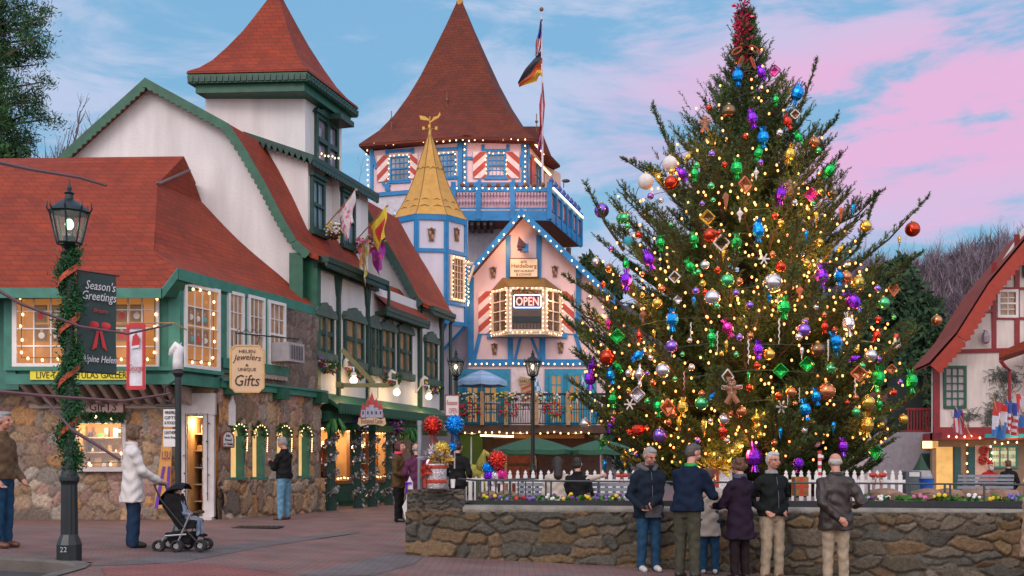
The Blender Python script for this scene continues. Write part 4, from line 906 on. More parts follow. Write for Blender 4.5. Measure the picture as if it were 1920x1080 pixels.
mb.build('gable_roof', M('roof_underside', (.10, .03, .035)), HB)
string_lights([HF.pp(884, 519, .82), HF.pp(977, 410, .82), HF.pp(1143, 566, .82)], .28, 'string of white bulbs along both slopes of the restaurant gable', 'eaves light strings of the restaurant', .03, False)
string_lights([HF.pp(874, 683, .2), HF.pp(1115, 684, .2)], .24, 'straight string of bulbs above the turquoise balcony doors', 'eaves light strings of the restaurant', .03, False)
# bay window with its bronze hood
ox = 1.05
P_ = lambda px, py, o: HF.P(hx(px), hz(py), o)
mb = MB(); a = [P_(942, 521, .03), P_(1021, 521, .03), P_(1052, 545, .10), P_(1020, 545, ox), P_(954, 545, ox), P_(922, 545, .10)]
mb.add(a, [(0, 4, 3, 1), (0, 5, 4), (1, 3, 2)]); mb.prism(a[2:], (0, 0, -.10)); mb.build('bay_roof', M('bronze_roof', (.22, .12, .025), rough=.5, var=.2), HB)
mb = MB(); mb.prism([P_(922, 633, .1), P_(954, 633, ox), P_(1020, 633, ox), P_(1052, 633, .1)], (0, 0, .16)); mb.build('bay_base', cream, HB)
glow_t = M('trim_lit', (.80, .62, .48), var=.05)
p0, p1, p2, p3 = [HF.P(hx(v), 0, o) for v, o in ((924, .1), (955, ox - .05), (1019, ox - .05), (1050, .1))]
for a, b, c, r_, nm in ((p0, p1, 2, 4, 'l'), (p1, p2, 1, 1, 'c'), (p2, p3, 2, 4, 'r')):
    q = PL(a.x, a.y, b.x - a.x, b.y - a.y); ln = (b - a).length
    window(q, HB, (.0, ln, hz(629), hz(547)), c, r_, glow_t, M('lit_bay', (.05, .03, .02), rough=.1, var=.6, vs=3, es=.07, ec=(1, .45, .2)), .10, .04, 0, .08)
    if nm == 'c':
        mb = MB(); q.box(mb, .1, ln - .1, hz(612), hz(600), .03, .06)
        for k in range(18): s_ = .12 + (ln - .24) * k / 17; q.beam(mb, (s_, hz(626)), (s_ + .06 * (-1) ** k, hz(612)), .02, .03, .05); q.beam(mb, (s_, hz(612)), (s_, hz(590)), .012, .03, .045)
        mb.build('iron_grille', blackm, HB)
        mb = MB(); rg = random.Random(3)
        fluff(mb, [q.P(.12 + (ln - .24) * k / 8, hz(549) - .25 * (abs(k - 4) / 4) ** 2 - .1, .06) for k in range(9)], .14, 260, .14, 0, rg); mb.build('valance', M('straw', (.45, .25, .10), var=.3), HB)
    string_lights([q.P(.04, hz(549), .13), q.P(.04, hz(630), .13), q.P(ln - .04, hz(630), .13), q.P(ln - .04, hz(549), .13), q.P(.04, hz(549), .13)], .17, 'bulbs framing the %s pane of the restaurant bay window' % {'l': 'left', 'c': 'middle', 'r': 'right'}[nm], 'bulbs round the restaurant bay window', .022, False)
    if nm == 'c':
        t = thing('neon_sign', 'red and blue neon OPEN sign in the middle of the bay window', 'neon sign', q.P(ln / 2, hz(585), .15)); OZ0, OZ1 = hz(585), hz(562); cx_ = ln / 2 + .02
        mb = MB(); w_ = .50
        neb = M('neon_blue', (.5, .7, 1), es=3.0, ec=(.45, .65, 1), var=0); ner = M('neon_red', (1, .25, .2), es=2.2, ec=(1, .30, .24), var=0)
        R0 = [q.P(cx_ - w_ + .03, OZ0, .16), q.P(cx_ + w_ - .03, OZ0, .16), q.P(cx_ + w_, OZ0 + .04, .16), q.P(cx_ + w_, OZ1 - .04, .16), q.P(cx_ + w_ - .03, OZ1, .16), q.P(cx_ - w_ + .03, OZ1, .16), q.P(cx_ - w_, OZ1 - .04, .16), q.P(cx_ - w_, OZ0 + .04, .16), q.P(cx_ - w_ + .03, OZ0, .16)]
        mb.tube(R0, .022, 6); mb.build('border_tube', neb, t); mb = MB(); q.box(mb, cx_ - w_ + .02, cx_ + w_ - .02, OZ0 + .02, OZ1 - .02, .12, .14); mb.build('backing', M('neon_back', (.10, .05, .06), var=0), t)
        text(t, 'OPEN', q, cx_ - w_ * .86, cx_ + w_ * .86, OZ0 + .07, OZ1 - .07, ner, .15, off=.012)
# striped shutters
def shutter(pl, r, flip, par, o=.02, n=3):
    s0, s1, z0, z1 = r; mb = MB(); pl.box(mb, s0, s1, z0, z1, o, o + .05, 0); w = s1 - s0; h = (z1 - z0); b = h / n
    for k in range(-1, n + 1):   # slanting red bands clipped to the board
        za, zb = z0 + k * b, z0 + k * b + b * .5; sl = w * .9
        L0, L1 = (za, zb); R0_, R1_ = (za + sl, zb + sl)
        if flip: L0, L1, R0_, R1_ = R0_, R1_, L0, L1
        pts = [(s0, L0), (s1, R0_), (s1, R1_), (s0, L1)]
        out_ = []
        for i in range(4):   # clip in z
            out_.append(pts[i])
        cl = lambda P_, f, ins: P_
        def clip(P_, zc, keep_low):
            res = []
            for i in range(len(P_)):
                A, B_ = P_[i], P_[(i + 1) % len(P_)]; ia = (A[1] <= zc) == keep_low or A[1] == zc; ib = (B_[1] <= zc) == keep_low or B_[1] == zc
                if ia: res.append(A)
                if ia != ib: t_ = (zc - A[1]) / (B_[1] - A[1]); res.append((A[0] + t_ * (B_[0] - A[0]), zc))
            return res
        pts = clip(pts, z1 - .01, True); pts = clip(pts, z0 + .01, False) if len(pts) > 2 else []
        if len(pts) > 2: pl.poly(mb, pts, o + .05, o + .056, 1)
    return mb.build('shutter', [M('shutter_white', (.76, .62, .60)), M('shutter_red', (.42, .06, .04))], par)
shutter(HF, HF.R(897, 546, 922, 626), False, HB); shutter(HF, HF.R(1053, 546, 1076, 626), True, HB)
def crest(pl, px, py, h, par, o=.02, cols=None):
    c = pl.s(px); z = pl.z(px, py); mb = MB(); w = h * .55
    pts = [(c - w * .32, z - h / 2), (c - w * .1, z - h * .42), (c + w * .1, z - h * .42), (c + w * .32, z - h / 2), (c + w * .28, z - h * .3), (c + w * .42, z), (c + w * .40, z + h * .28), (c + w * .55, z + h * .42), (c + w * .3, z + h * .38), (c, z + h * .5), (c - w * .3, z + h * .38), (c - w * .55, z + h * .42), (c - w * .40, z + h * .28), (c - w * .42, z), (c - w * .28, z - h * .3)]
    pl.poly(mb, pts, o, o + .05, 0); mb.ball(pl.P(c, z + h * .33, o + .05), w * .17, 8, 6, 0)
    pl.box(mb, c - w * .3, c - .003, z + .003, z + h * .24, o + .05, o + .056, 1); pl.box(mb, c + .003, c + w * .3, z - h * .28, z - .003, o + .05, o + .056, 1); pl.box(mb, c + .003, c + w * .3, z + .003, z + h * .24, o + .05, o + .056, 2)
    return mb.build('crest', [M('crest_bronze', (.16, .07, .03), rough=.5, metal=.3, var=.4, vs=30), M('crest_tan', (.35, .2, .12)), M('crest_dark', (.05, .03, .03))], par)
for px, py in ((925, 511), (1040, 509), (927, 654), (1051, 652)): crest(HF, px, py, .46, HB)
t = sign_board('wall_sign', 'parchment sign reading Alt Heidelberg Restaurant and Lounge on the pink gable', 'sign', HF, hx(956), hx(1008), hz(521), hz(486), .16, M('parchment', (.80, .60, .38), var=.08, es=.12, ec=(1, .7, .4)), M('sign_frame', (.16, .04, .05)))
z_ = hz(521)
text(t, 'alt', HF, hx(976), hx(988), z_ + .54, z_ + .66, ink, .165); text(t, 'Heidelberg', HF, hx(959), hx(1006), z_ + .31, z_ + .51, M('sign_redbrown', (.35, .08, .03), var=0), .165, off=.01)
text(t, 'RESTAURANT', HF, hx(964), hx(1001), z_ + .19, z_ + .28, ink, .165); text(t, '& LOUNGE', HF, hx(968), hx(996), z_ + .06, z_ + .15, ink, .165)
t = thing('flood_lamp', 'small dark floodlight with flaps lighting the pink gable above the sign', 'floodlight', HF.pp(975, 468, .3))
mb = MB(); c = HF.pp(975, 470, .5); mb.box(c + Vector((.22, 0, 0)), (.2, .2, .3), 1); mb.box(c, (.2, .25, .16)); mb.prism([c + Vector((-.12, -.15, .05)), c + Vector((-.05, -.15, .42)), c + Vector((.22, -.15, .12)), c + Vector((.18, -.15, 0))], (0, .3, 0)); mb.box(c + Vector((0, .2, 0)), (.05, .5, .05)); mb.build('housing', [M('flood_dark', (.04, .015, .03)), blue], t)
plamp(HF.pp(955, 462, .8), 44, (1, .50, .27), .15, t)
plamp(HF.pp(1040, 570, 1.0), 20, (1, .6, .35), .1, HB); plamp(HF.pp(900, 570, 1.0), 18, (1, .55, .35), .1, HB)
# turquoise balcony doors below
turq = M('paint_turquoise', (.02, .26, .42), rough=.45, var=.15)
mb = MB(); HF.pbox(mb, 858, 692, 957, 800, -.02, .05); HF.pbox(mb, 1021, 692, 1118, 800, -.02, .05); mb.build('door_panelling', turq, HB)
for x0, x1, n in ((872, 900, 0), (905, 935, 0), (1030, 1056, 0), (1064, 1090, 1)):
    window(HF, HB, HF.R(x0, 700, x1, 796), 2, 5, turq, M('lit_door', (.10, .05, .025), rough=.12, var=.7, vs=2, es=.35, ec=(1, .5, .2)), .10, .05, .06, .09, name='balcony_door')
mb = MB(); HF.pbox(mb, 959, 690, 1019, 798, 0, .03); mb.build('panel', M('wall_lightpink', (.74, .60, .62)), HB)
t = thing('painted_figure', 'carved wooden figure with scroll and stripes on the wall behind the balcony', 'carving', HF.pp(985, 790, .1))
mb = MB(); HF.poly(mb, [(hx(971), hz(712)), (hx(976), hz(706)), (hx(996), hz(710)), (hx(998), hz(718)), (hx(974), hz(722))], .04, .1, 0); HF.poly(mb, [(hx(977), hz(760)), (hx(996), hz(760)), (hx(998), hz(720)), (hx(976), hz(722))], .04, .09, 0)
for k in range(3): HF.pbeam(mb, 978, 752 - k * 11, 996, 744 - k * 11, .09, .09, .1, 1)
mb.build('carving', [M('carving_tan', (.45, .30, .16)), M('shutter_red')], t); text(t, 'HAUS', HF, hx(975), hx(996), hz(718), hz(712), ink, .102)
# balcony deck with railings, over the cafe
BD = PL(W(862, 800, 38.6).x, 38.6, 1, 0); bz = lambda py: BD.z(960, py); dk = 2.72
mb = MB(); L_ = BD.s(1135); BD.box(mb, -.1, L_, bz(812), bz(797), -2.35, .0); mb.build('balcony_deck', brown, HB)
mb = MB()
BD.box(mb, 0, L_, bz(741), bz(737), -.04, .04); BD.box(mb, 0, L_, bz(795), bz(793), -.03, .03); BD.box(mb, 0, L_, bz(768), bz(766.5), -.02, .02)
for k in range(60): s_ = L_ * k / 60; BD.box(mb, s_, s_ + .02, bz(794), bz(741), -.01, .01)
mb.build('balcony_railing', blackm, HB)
for px in (904, 949, 1006, 1065): mb = MB(); s_ = BD.s(px); BD.box(mb, s_ - .07, s_ + .07, bz(797), bz(734), .045, .15); mb.build('balcony_post', wood, HB)
for i, (px, cols, nm) in enumerate(((875, [1, 3], 'yellow, at the left end'), (945, [1, 1, 6], 'yellow, beside the red and white pots'), (968, [2, 3, 0], 'dark red and white, in the middle'), (1022, [1, 3], 'yellow and white, right of the black lamp'), (1085, [1, 5], 'yellow, nearest the christmas tree'))):
    flowers('flower_box', 'flower box on the balcony rail, %s' % nm, 'flower box', BD.pp(px, 744, .1), .32, cols, 30, 'flower boxes on the restaurant balcony', (1.6, .7, .45), basket=False)
for i, (px, nm) in enumerate(((882, 'left'), (955, 'middle'), (1038, 'right'))):
    flowers('poinsettia', 'red poinsettias hanging on the %s part of the balcony railing' % nm, 'poinsettia', BD.pp(px, 770, .15), .34, [2, 2, 2], 34, 'poinsettias on the balcony railing', (1.2, .4, .9), basket=False)
string_lights([BD.pp(866, 812, .05), BD.pp(1110, 812, .05)], .25, 'straight string of bulbs under the balcony edge over the cafe', 'eaves light strings of the restaurant', .03, False)
for i, (px, dd, nm) in enumerate(((915, 39.4, 'left'), (985, 39.6, 'middle'), (1020, 39.4, 'right'))):
    t = thing('patio_table', 'white lacy iron patio table on the %s of the restaurant balcony' % nm, 'table', (W(px, 0, dd).x, dd, dk), 0, 'patio tables on the balcony'); c = Vector((W(px, 0, dd).x, dd, dk))
    mb = MB(); mb.lathe([(.45, .70), (.46, .73), (.45, .75)], c, 16); mb.build('tabletop', white, t)
    for k in range(3): mb = MB(); a = k * 2.1; mb.tube([c + Vector((.08 * math.cos(a), .08 * math.sin(a), .7)), c + Vector((.2 * math.cos(a), .2 * math.sin(a), .4)), c + Vector((.35 * math.cos(a), .35 * math.sin(a), 0))], .02, 5); mb.build('leg', white, t)
def parasol(c, r, h, drop, mat, label, nseg=8, pole=True, closed=False, stripes=None):
    c = Vector(c); t = thing('parasol', label, 'umbrella', c); mb = MB(); mb.tube([c, c + Vector((0, 0, h))], .025, 6); mb.build('pole', white if not closed else wood, t)
    mb = MB(); top = c + Vector((0, 0, h)); rows = []
    n = nseg * 4
    for i in range(7):
        u = i / 6; row = []
        for k in range(n + 1):
            a = 2 * math.pi * k / n; sagf = abs(math.sin(a * nseg / 2)); rr = r * u * (1 - (.06 if not closed else .3) * sagf * u)
            row.append(top + Vector((rr * math.cos(a), rr * math.sin(a), -drop * (u ** (1.3 if not closed else 1.0)) - (.0 if closed else .03 * sagf * u))))
        rows.append(row)
    if not closed: rows.append([p + Vector((0, 0, -.16)) for p in rows[-1]])
    for i in range(len(rows) - 1):
        for k in range(n):
            mi = 0
            if stripes: mi = 1 if (int((1 - i / 6) * 7 + k * (.3 if closed else 0)) % 2 == 0) else 0
            mb.add([rows[i][k], rows[i + 1][k], rows[i + 1][k + 1], rows[i][k + 1]], [(0, 1, 2, 3)], mi)
    mb.build('canopy', [mat] + ([stripes] if stripes else []), t, False); return t
parasol((W(903, 0, 39.7).x, 39.7, dk), .95, 1.98, .42, M('umbrella_blue', (.22, .38, .62), var=.05), 'open pale blue striped umbrella at the left of the restaurant balcony', stripes=M('umbrella_blue2', (.30, .46, .68)))
parasol((W(1006, 0, 39.5).x, 39.5, dk), .26, 1.85, 1.0, M('umbrella_navy', (.04, .20, .38)), 'closed blue and white striped umbrella beside the black lamp post', 5, closed=True, stripes=M('umbrella_wh', (.5, .6, .68)))
parasol((W(1092, 0, 39.5).x, 39.5, dk), .26, 1.85, 1.0, M('umbrella_navy'), 'closed blue striped umbrella on the balcony nearest the christmas tree', 5, closed=True, stripes=M('umbrella_wh'))
# cafe under the balcony
CF = PL(W(860, 0, 40.6).x, 40.6, 1, 0); cz = lambda py: CF.z(960, py)
mb = MB(); CF.box(mb, -.3, CF.s(1125), 0, 2.55, -.2, 0); mb.build('cafe_wall', M('cafe_dark', (.055, .022, .015), var=.3), HB)
mb = MB(); CF.box(mb, .05, CF.s(905), .1, cz(815), 0, .05); mb.build('cafe_panel', M('cafe_green', (.07, .15, .02)), HB)
mb = MB(); CF.box(mb, CF.s(925), CF.s(1095), cz(822), cz(812), 0, .12); mb.build('cafe_fascia', M('cafe_wood', (.42, .20, .06)), HB)
a, b = CF.s(948), CF.s(1003); m = (a + b) / 2; r_ = (b - a) / 2; z_ = cz(860)
mb = MB(); CF.poly(mb, [(a, .1), (b, .1), (b, z_)] + [(m + r_ * math.cos(math.pi * k / 10), z_ + r_ * .75 * math.sin(math.pi * k / 10)) for k in range(1, 10)] + [(a, z_)], .01, .05, 0)
for s_ in (a - .04, b - .04): CF.box(mb, s_, s_ + .10, .1, z_, .05, .12, 1)
for k in range(10): th = math.pi * k / 10; th2 = math.pi * (k + 1) / 10; CF.beam(mb, (m + r_ * math.cos(th), z_ + r_ * .75 * math.sin(th)), (m + r_ * math.cos(th2), z_ + r_ * .75 * math.sin(th2)), .09, .05, .12, 1)
CF.box(mb, a + .1, b - .1, z_ - .25, z_ - .17, .05, .09, 2); CF.box(mb, m - .02, m + .02, .2, z_ - .3, .05, .07, 2)
mb.build('arched_doorway', [M('door_red', (.20, .045, .02), var=.3), wood, brown], HB)
plamp((W(975, 0, 39.2).x, 39.3, 2.2), 20, (1, .55, .22), .15, HB); plamp((W(885, 0, 39.4).x, 39.6, 2.3), 12, (1, .75, .3), .15, HB); plamp((W(1080, 0, 39.4).x, 39.4, 2.2), 8, (1, .5, .2), .15, HB)
mb = MB(); mb.tube([BD.pp(900, 816, -.3), BD.pp(963, 818, -.3)], .035, 6); tag(mb.build('tube_lamp', M('tube_glow', (1, .8, .5), es=6, ec=(1, .78, .48), var=0)), 'glowing tube lamp under the balcony above the green cafe umbrella', 'lamp')
parasol((W(1001, 0, 36.8).x, 36.8, 0), 1.45, 2.12, .42, M('umbrella_green', (.022, .105, .060), var=.12), 'open dark green cafe umbrella under the restaurant balcony')
parasol((W(1128, 0, 36.8).x, 36.8, 0), 1.2, 2.05, .36, M('umbrella_green'), 'second dark green cafe umbrella, partly behind the christmas tree')
t = thing('carousel_horse', 'yellow painted carousel horse on a white pole before the green wall', 'carousel horse', (W(888, 0, 39).x, 39, 0)); c = Vector((W(886, 0, 39).x, 39, .9))
mb = MB(); mb.ball(c, .34, 12, 8, sc=(1.3, .6, .85)); mb.tube([c + Vector((.25, 0, .1)), c + Vector((.36, 0, .45)), c + Vector((.45, 0, .72)), c + Vector((.72, 0, .55))], [.2, .15, .13, .07], 8)
for dx in (-.3, .3):
    for dy in (-.12, .12): mb.tube([c + Vector((dx, dy, -.1)), c + Vector((dx * 1.5, dy, -.45)), c + Vector((dx * 1.2, dy, -.8))], [.11, .07, .05], 6)
mb.tube([c + Vector((-.4, 0, .1)), c + Vector((-.6, 0, .0)), c + Vector((-.65, 0, -.35))], [.05, .07, .02], 6); mb.build('body', M('horse_yellow', (.55, .50, .10), var=.3), t, True)
mb = MB(); mb.tube([c + Vector((-.05, 0, -.9)), c + Vector((-.05, 0, 1.3))], .03, 6); mb.build('pole', white, t)

# turret with ochre cone
TC = Vector((W(806, 0, 40.3).x, 40.3, 0)); TR = 1.42; n8 = 8; ph8 = math.pi / 8 + .12
ring = lambda r, z: [TC + Vector((r * math.cos(ph8 + k * math.pi / 4), r * math.sin(ph8 + k * math.pi / 4), z)) for k in range(8)]
tz = lambda py: CZ + (HY - py) * 39.2 / F
T_ = thing('turret', 'octagonal pink and blue turret with an ochre cone roof and shields', 'turret', TC)
mb = MB(); mb.grid([ring(TR, tz(605)), ring(TR, tz(404))], 0, True); mb.grid([ring(.12, tz(668)), ring(.42, tz(655)), ring(TR - .02, tz(606))], 0, True); mb.build('wall', lilac, T_)
mb = MB(); tb = MB()
for k in range(8):
    a0 = ring(TR, 0)[k]; a1 = ring(TR, 0)[(k + 1) % 8]
    if (a0.y + a1.y) / 2 > TC.y + .8: continue
    q = PL(a0.x, a0.y, a1.x - a0.x, a1.y - a0.y); ln = (a1 - a0).length
    for z0, z1 in ((tz(415), tz(404)), (tz(475), tz(468)), (tz(571), tz(565)), (tz(608), tz(601))): q.box(tb, -.03, ln + .03, z0, z1, .0, .06)
    q.box(tb, -.05, .09, tz(605), tz(405), .0, .05); q.box(tb, ln - .09, ln + .05, tz(605), tz(405), .0, .05)
    mid_ = (a0 + a1) / 2; pxm = CX + F * mid_.x / mid_.y
    if abs(pxm - 797) < 25 or abs(pxm - 845) < 26 or pxm > 860:
        cr = crest(PL(a0.x, a0.y, a1.x - a0.x, a1.y - a0.y), pxm, 440, .52, T_)
    if pxm > 825:
        r = (.16, ln - .12, tz(563), tz(478)); window(q, T_, r, 4, 6, glow_t, M('lit_lattice', (.10, .05, .02), rough=.2, var=.5, vs=5, es=.08, ec=(1, .45, .15)), .10, .02, .03, .05)
        string_lights([q.P(.22, r[2] + .05, .14), q.P(.22, r[3] - .05, .14), q.P(ln - .18, r[3] - .05, .14), q.P(ln - .18, r[2] + .05, .14), q.P(.22, r[2] + .05, .14)], .15, 'bulbs round the %s turret window' % ('broad latticed' if pxm < 862 else 'narrow right hand'), 'bulbs round the turret windows', .022, False)
    b0, b1 = ring(.42, tz(655))[k], ring(.42, tz(655))[(k + 1) % 8]
    tb.tube([a0 + Vector((0, 0, tz(606))) * 1.0, b0 + Vector((0, 0, 0))], .07, 4)
tb.build('timber', blue, T_)
mb = MB(); rz = tz(405)
for rr, py in ((1.50, 403), (1.52, 405)): pass
prof = [(1.50, 404.5), (1.40, 399), (1.16, 380), (.88, 352), (.66, 325), (.46, 295), (.26, 265), (.06, 236)]
mb.grid([ring(r_ * (1.0), tz(py)) for r_, py in prof], 0, True); o = mb.build('cone_roof', yelroof, T_)
mb = MB()
for py, r_ in ((385, 1.235), (371, 1.07), (304, .53)):
    rg_ = ring(r_ + .01, tz(py)); 
    for k in range(8):
        a, b = rg_[k], rg_[(k + 1) % 8]; m = (a + b) / 2 + Vector((0, 0, -.07)); m1 = a.lerp(b, .25) + Vector((0, 0, .02)); m2 = a.lerp(b, .75) + Vector((0, 0, .02))
        mb.tube([a + Vector((0, 0, -.06)), m1, m, m2, b + Vector((0, 0, -.06))], .012, 4, caps=False)
for k in range(8): mb.tube([ring(r_ + .008, tz(py))[k] for r_, py in prof], .012, 4)
mb.build('roof_seam', M('seam', (.18, .10, .03)), T_)
mb = MB(); tp = TC + Vector((0, 0, tz(238))); gold = M('weathervane_gold', (.50, .28, .05), rough=.4, metal=.5)
mb.lathe([(.09, -.15), (.05, .15), (.03, .4)], tp, 8); mb.tube([tp, tp + Vector((0, 0, .75))], .02, 5)
for a in range(4): d = Vector((math.cos(a * 1.57), math.sin(a * 1.57), 0)); mb.tube([tp + Vector((0, 0, .28)), tp + Vector((0, 0, .28)) + d * .22], .015, 4); mb.box(tp + Vector((0, 0, .30)) + d * .24, (.09, .03, .12))
q = PL(tp.x - .4, tp.y, 1, 0); z_ = tp.z
q.poly(mb, [(.05, z_ + .62), (.0, z_ + .78), (.22, z_ + .74), (.36, z_ + .66), (.36, z_ + .58)], -.02, .02)
q.poly(mb, [(.36, z_ + .56), (.46, z_ + .58), (.54, z_ + .72), (.70, z_ + .76), (.78, z_ + .92), (.80, z_ + .80), (.72, z_ + .68), (.56, z_ + .60), (.42, z_ + .50)], -.02, .02)
mb.build('weathervane', gold, T_)
mb = MB(); mb.tube([TC + Vector((TR * .9, -TR * .6, tz(492))), TC + Vector((TR + .25, -TR * .6, tz(492)))], .05, 5); mb.tube([TC + Vector((TR + .05, -TR * .6, tz(530))), TC + Vector((TR + .28, -TR * .6, tz(495)))], .05, 5); mb.build('bracket', cream, T_)
plamp(TC + Vector((1.3, -2.6, tz(520))), 22, (1, .5, .35), .2, T_)
# blue strut and wall joining turret to the white shop
mb = MB(); q = PL(W(733, 0, 41.6).x, 41.6, 1, 0); q.box(mb, -.9, 3.0, 3, tz(400) + .3, -.3, 0); mb.build('link_wall', lilac, HB)
mb = MB(); mb.tube([W(735, 408, 40.6), W(773, 440, 40.2)], .14, 4); mb.tube([W(738, 400, 40.6), W(775, 432, 40.2)], .05, 4, 1); mb.build('strut', [blue, white], HB)

# tall tower block behind
A_, B_, C_ = Vector((W(693, 0, 46.5).x, 46.5, 0)), Vector((W(868, 0, 45.2).x, 45.2, 0)), Vector((W(988, 0, 45.2).x, 45.2, 0)); D_ = C_ + U * 3.2; E_ = A_ + U * 6
V3 = lambda p, z: Vector((p.x, p.y, z)); zt = lambda py, d=45.3: CZ + (HY - py) * d / F
mb = MB(); plan = [A_, B_, C_, D_, D_ + Vector((-1.5, 3, 0)), E_]
mb.prism([V3(p, 4) for p in plan], (0, 0, zt(355) - 4), 0); mb.build('tower_base', M('wall_greywhite', (.56, .54, .60), rough=.9, bump=.2, bs=12), HB)
mb = MB(); mb.prism([V3(p + (p - V3(TC, 0)).normalized() * .0, zt(355)) for p in plan], (0, 0, zt(268) - zt(355))); mb.build('tower_wall', M('stucco_pinklit', (.74, .52, .55), var=.06, bump=.2), HB)
F1 = PL(A_.x, A_.y, B_.x - A_.x, B_.y - A_.y); F2 = PL(B_.x, B_.y, 1, 0); F3 = PL(C_.x, C_.y, .298, 1)
mb = MB()
for pl, xs, y1, y0 in ((F1, (695, 868), 272, 363), (F2, (869, 987), 268, 350)):
    a, b = pl.s(xs[0]), pl.s(xs[1]); zz1, zz0 = pl.z((xs[0] + xs[1]) / 2, y1), pl.z((xs[0] + xs[1]) / 2, y0)
    pl.box(mb, a, b, zz0, zz0 + .17, 0, .08); pl.box(mb, a, a + .14, zz0, zz1, 0, .075); pl.box(mb, b - .22, b, zz0, zz1, 0, .075)
for pl, L in ((F1, [(726, 280, 726, 292), (774, 278, 774, 290), (726, 284, 774, 282), (727, 342, 770, 340), (727, 345, 727, 358), (697, 285, 706, 316), (731, 358, 718, 343), (724, 358, 731, 346), (815, 281, 858, 279), (815, 335, 858, 333)]), (F2, [(906, 272, 906, 283), (952, 272, 952, 283), (904, 283, 954, 283), (908, 334, 952, 334), (874, 297, 886, 297), (983, 278, 973, 312), (899, 336, 899, 350), (962, 336, 962, 350)])):
    for i, (ax, ay, bx, by) in enumerate(L): pl.pbeam(mb, ax, ay, bx, by, .13, 0, .064 + .002 * (i % 4))
mb.build('tower_timber', blue, HB)
for pl, r, c in ((F1, (732, 293, 768, 340), 2), (F1, (822, 288, 855, 335), 2), (F2, (913, 289, 948, 332), 4)):
    window(pl, HB, pl.R(*r), 4, 4, blue, M('glass_tower2', (.18, .22, .26), rough=.1, var=.5, vs=2, spec=.8), .07, .03, .02, .06, True, name='tower_window')
    rr = pl.R(*r); string_lights([pl.P(rr[0] - .03, rr[2], .14), pl.P(rr[0] - .03, rr[3], .14), pl.P(rr[1] + .03, rr[3], .14), pl.P(rr[1] + .03, rr[2], .14)], .2, 'bulbs round the %s window of the tall tower' % {732: 'left', 822: 'middle', 913: 'right'}[r[0]], 'bulbs round the tower windows', .026, False)
for pl, r, f in ((F1, (708, 292, 729, 341), False), (F1, (770, 289, 784, 335), True), (F2, (887, 285, 911, 335), False), (F2, (950, 285, 974, 335), True)): shutter(pl, pl.R(*r), f, HB, n=2.2 if False else 2)
E1 = [F1.pp(692, 277, .45), F1.pp(868, 268, .45), F2.pp(990, 268, .45)]
string_lights(E1, .30, 'string of bulbs under the brown eaves of the tall tower', 'eaves light strings of the restaurant', .032, False)
string_lights([F1.pp(692, 279, .2), F1.pp(694, 354, .2)], .22, 'bulbs down the left corner of the tall tower', 'bulbs down the tower corners', .03, False)
string_lights([F2.pp(871, 268, .2), F2.pp(872, 350, .2)], .22, 'bulbs down the middle blue corner post of the tall tower', 'bulbs down the tower corners', .03, False)
string_lights([F2.pp(985, 272, .2), F2.pp(984, 348, .2)], .22, 'bulbs down the right corner of the tall tower front', 'bulbs down the tower corners', .03, False)
# open corner of the tower: sloping lit strips and striped shutters
mb = MB(); F3.box(mb, .5, 1.0, zt(340), zt(285), .02, .08, 0); F3.box(mb, 2.1, 2.6, zt(340), zt(285), .02, .08, 0)
F3.box(mb, 0, 3.2, zt(268) - .55, zt(268) - .42, .0, .06, 1); F3.box(mb, 0, .2, zt(350), zt(270), 0, .07, 1); mb.build('corner_trim', [M('shutter_red'), blue], HB)
window(F3, HB, (1.05, 2.05, zt(338), zt(290)), 2, 2, blue, M('lit_bay'), .07, .03, .02, .06, name='tower_window')
for nm, z_ in (('upper', zt(272)), ('lower', zt(300))):
    mb = MB(); mb.tube([F3.P(.1, z_, .35), F3.P(2.6, z_, .35)], .05, 6); tag(mb.build('tube_lamp', M('tube_glow2', (1, .8, .5), es=3.0, ec=(1, .66, .32), var=0)), '%s glowing tube lamp along the right side of the tall tower' % nm, 'lamp', 'tube lamps of the tower')
plamp(F3.P(1.3, zt(300), .9), 14, (1, .45, .25), .2, HB); plamp(F2.pp(930, 310, 1.6), 40, (1, .42, .28), .3, HB); plamp(F1.pp(715, 300, 1.4), 5, (1, .5, .5), .3, HB); plamp(F1.pp(840, 300, 1.3), 6, (1, .5, .4), .3, HB)
# roof of the tower
eave = [F1.pp(683, 277, .55) + Vector((0, 0, .0)), F2.pp(866, 263, .50), F2.pp(1003, 266, .45), V3(F3.P(3.4, 0, .6), zt(268) - .1), V3(D_ + Vector((-1.2, 3.4, 0)), zt(270)), V3(E_ + Vector((-.6, .4, 0)), zt(272))]
zE = sum(p.z for p in eave) / 6; RC = Vector((W(862, 0, 47.6).x, 47.6, 0)); apx = CZ + (HY + 6) * 47.6 / F
prof = [(0, 1), (.03, .94), (.10, .80), (.20, .66), (.33, .52), (.47, .395), (.62, .28), (.80, .145), (1, .006)]
mb = MB(); rows = []
for h, s_ in prof:
    r6 = [Vector((RC.x + (p.x - RC.x) * s_, RC.y + (p.y - RC.y) * s_, p.z + (apx - p.z) * h)) for p in eave]; fine = []
    for a, b in zip(r6, r6[1:] + r6[:1]): fine += [a.lerp(b, i / 3) for i in range(3)]
    rows.append(fine)
mb.grid(rows, 0, True); mb.prism([p + Vector((0, 0, -.10)) for p in eave], (0, 0, .09)); 
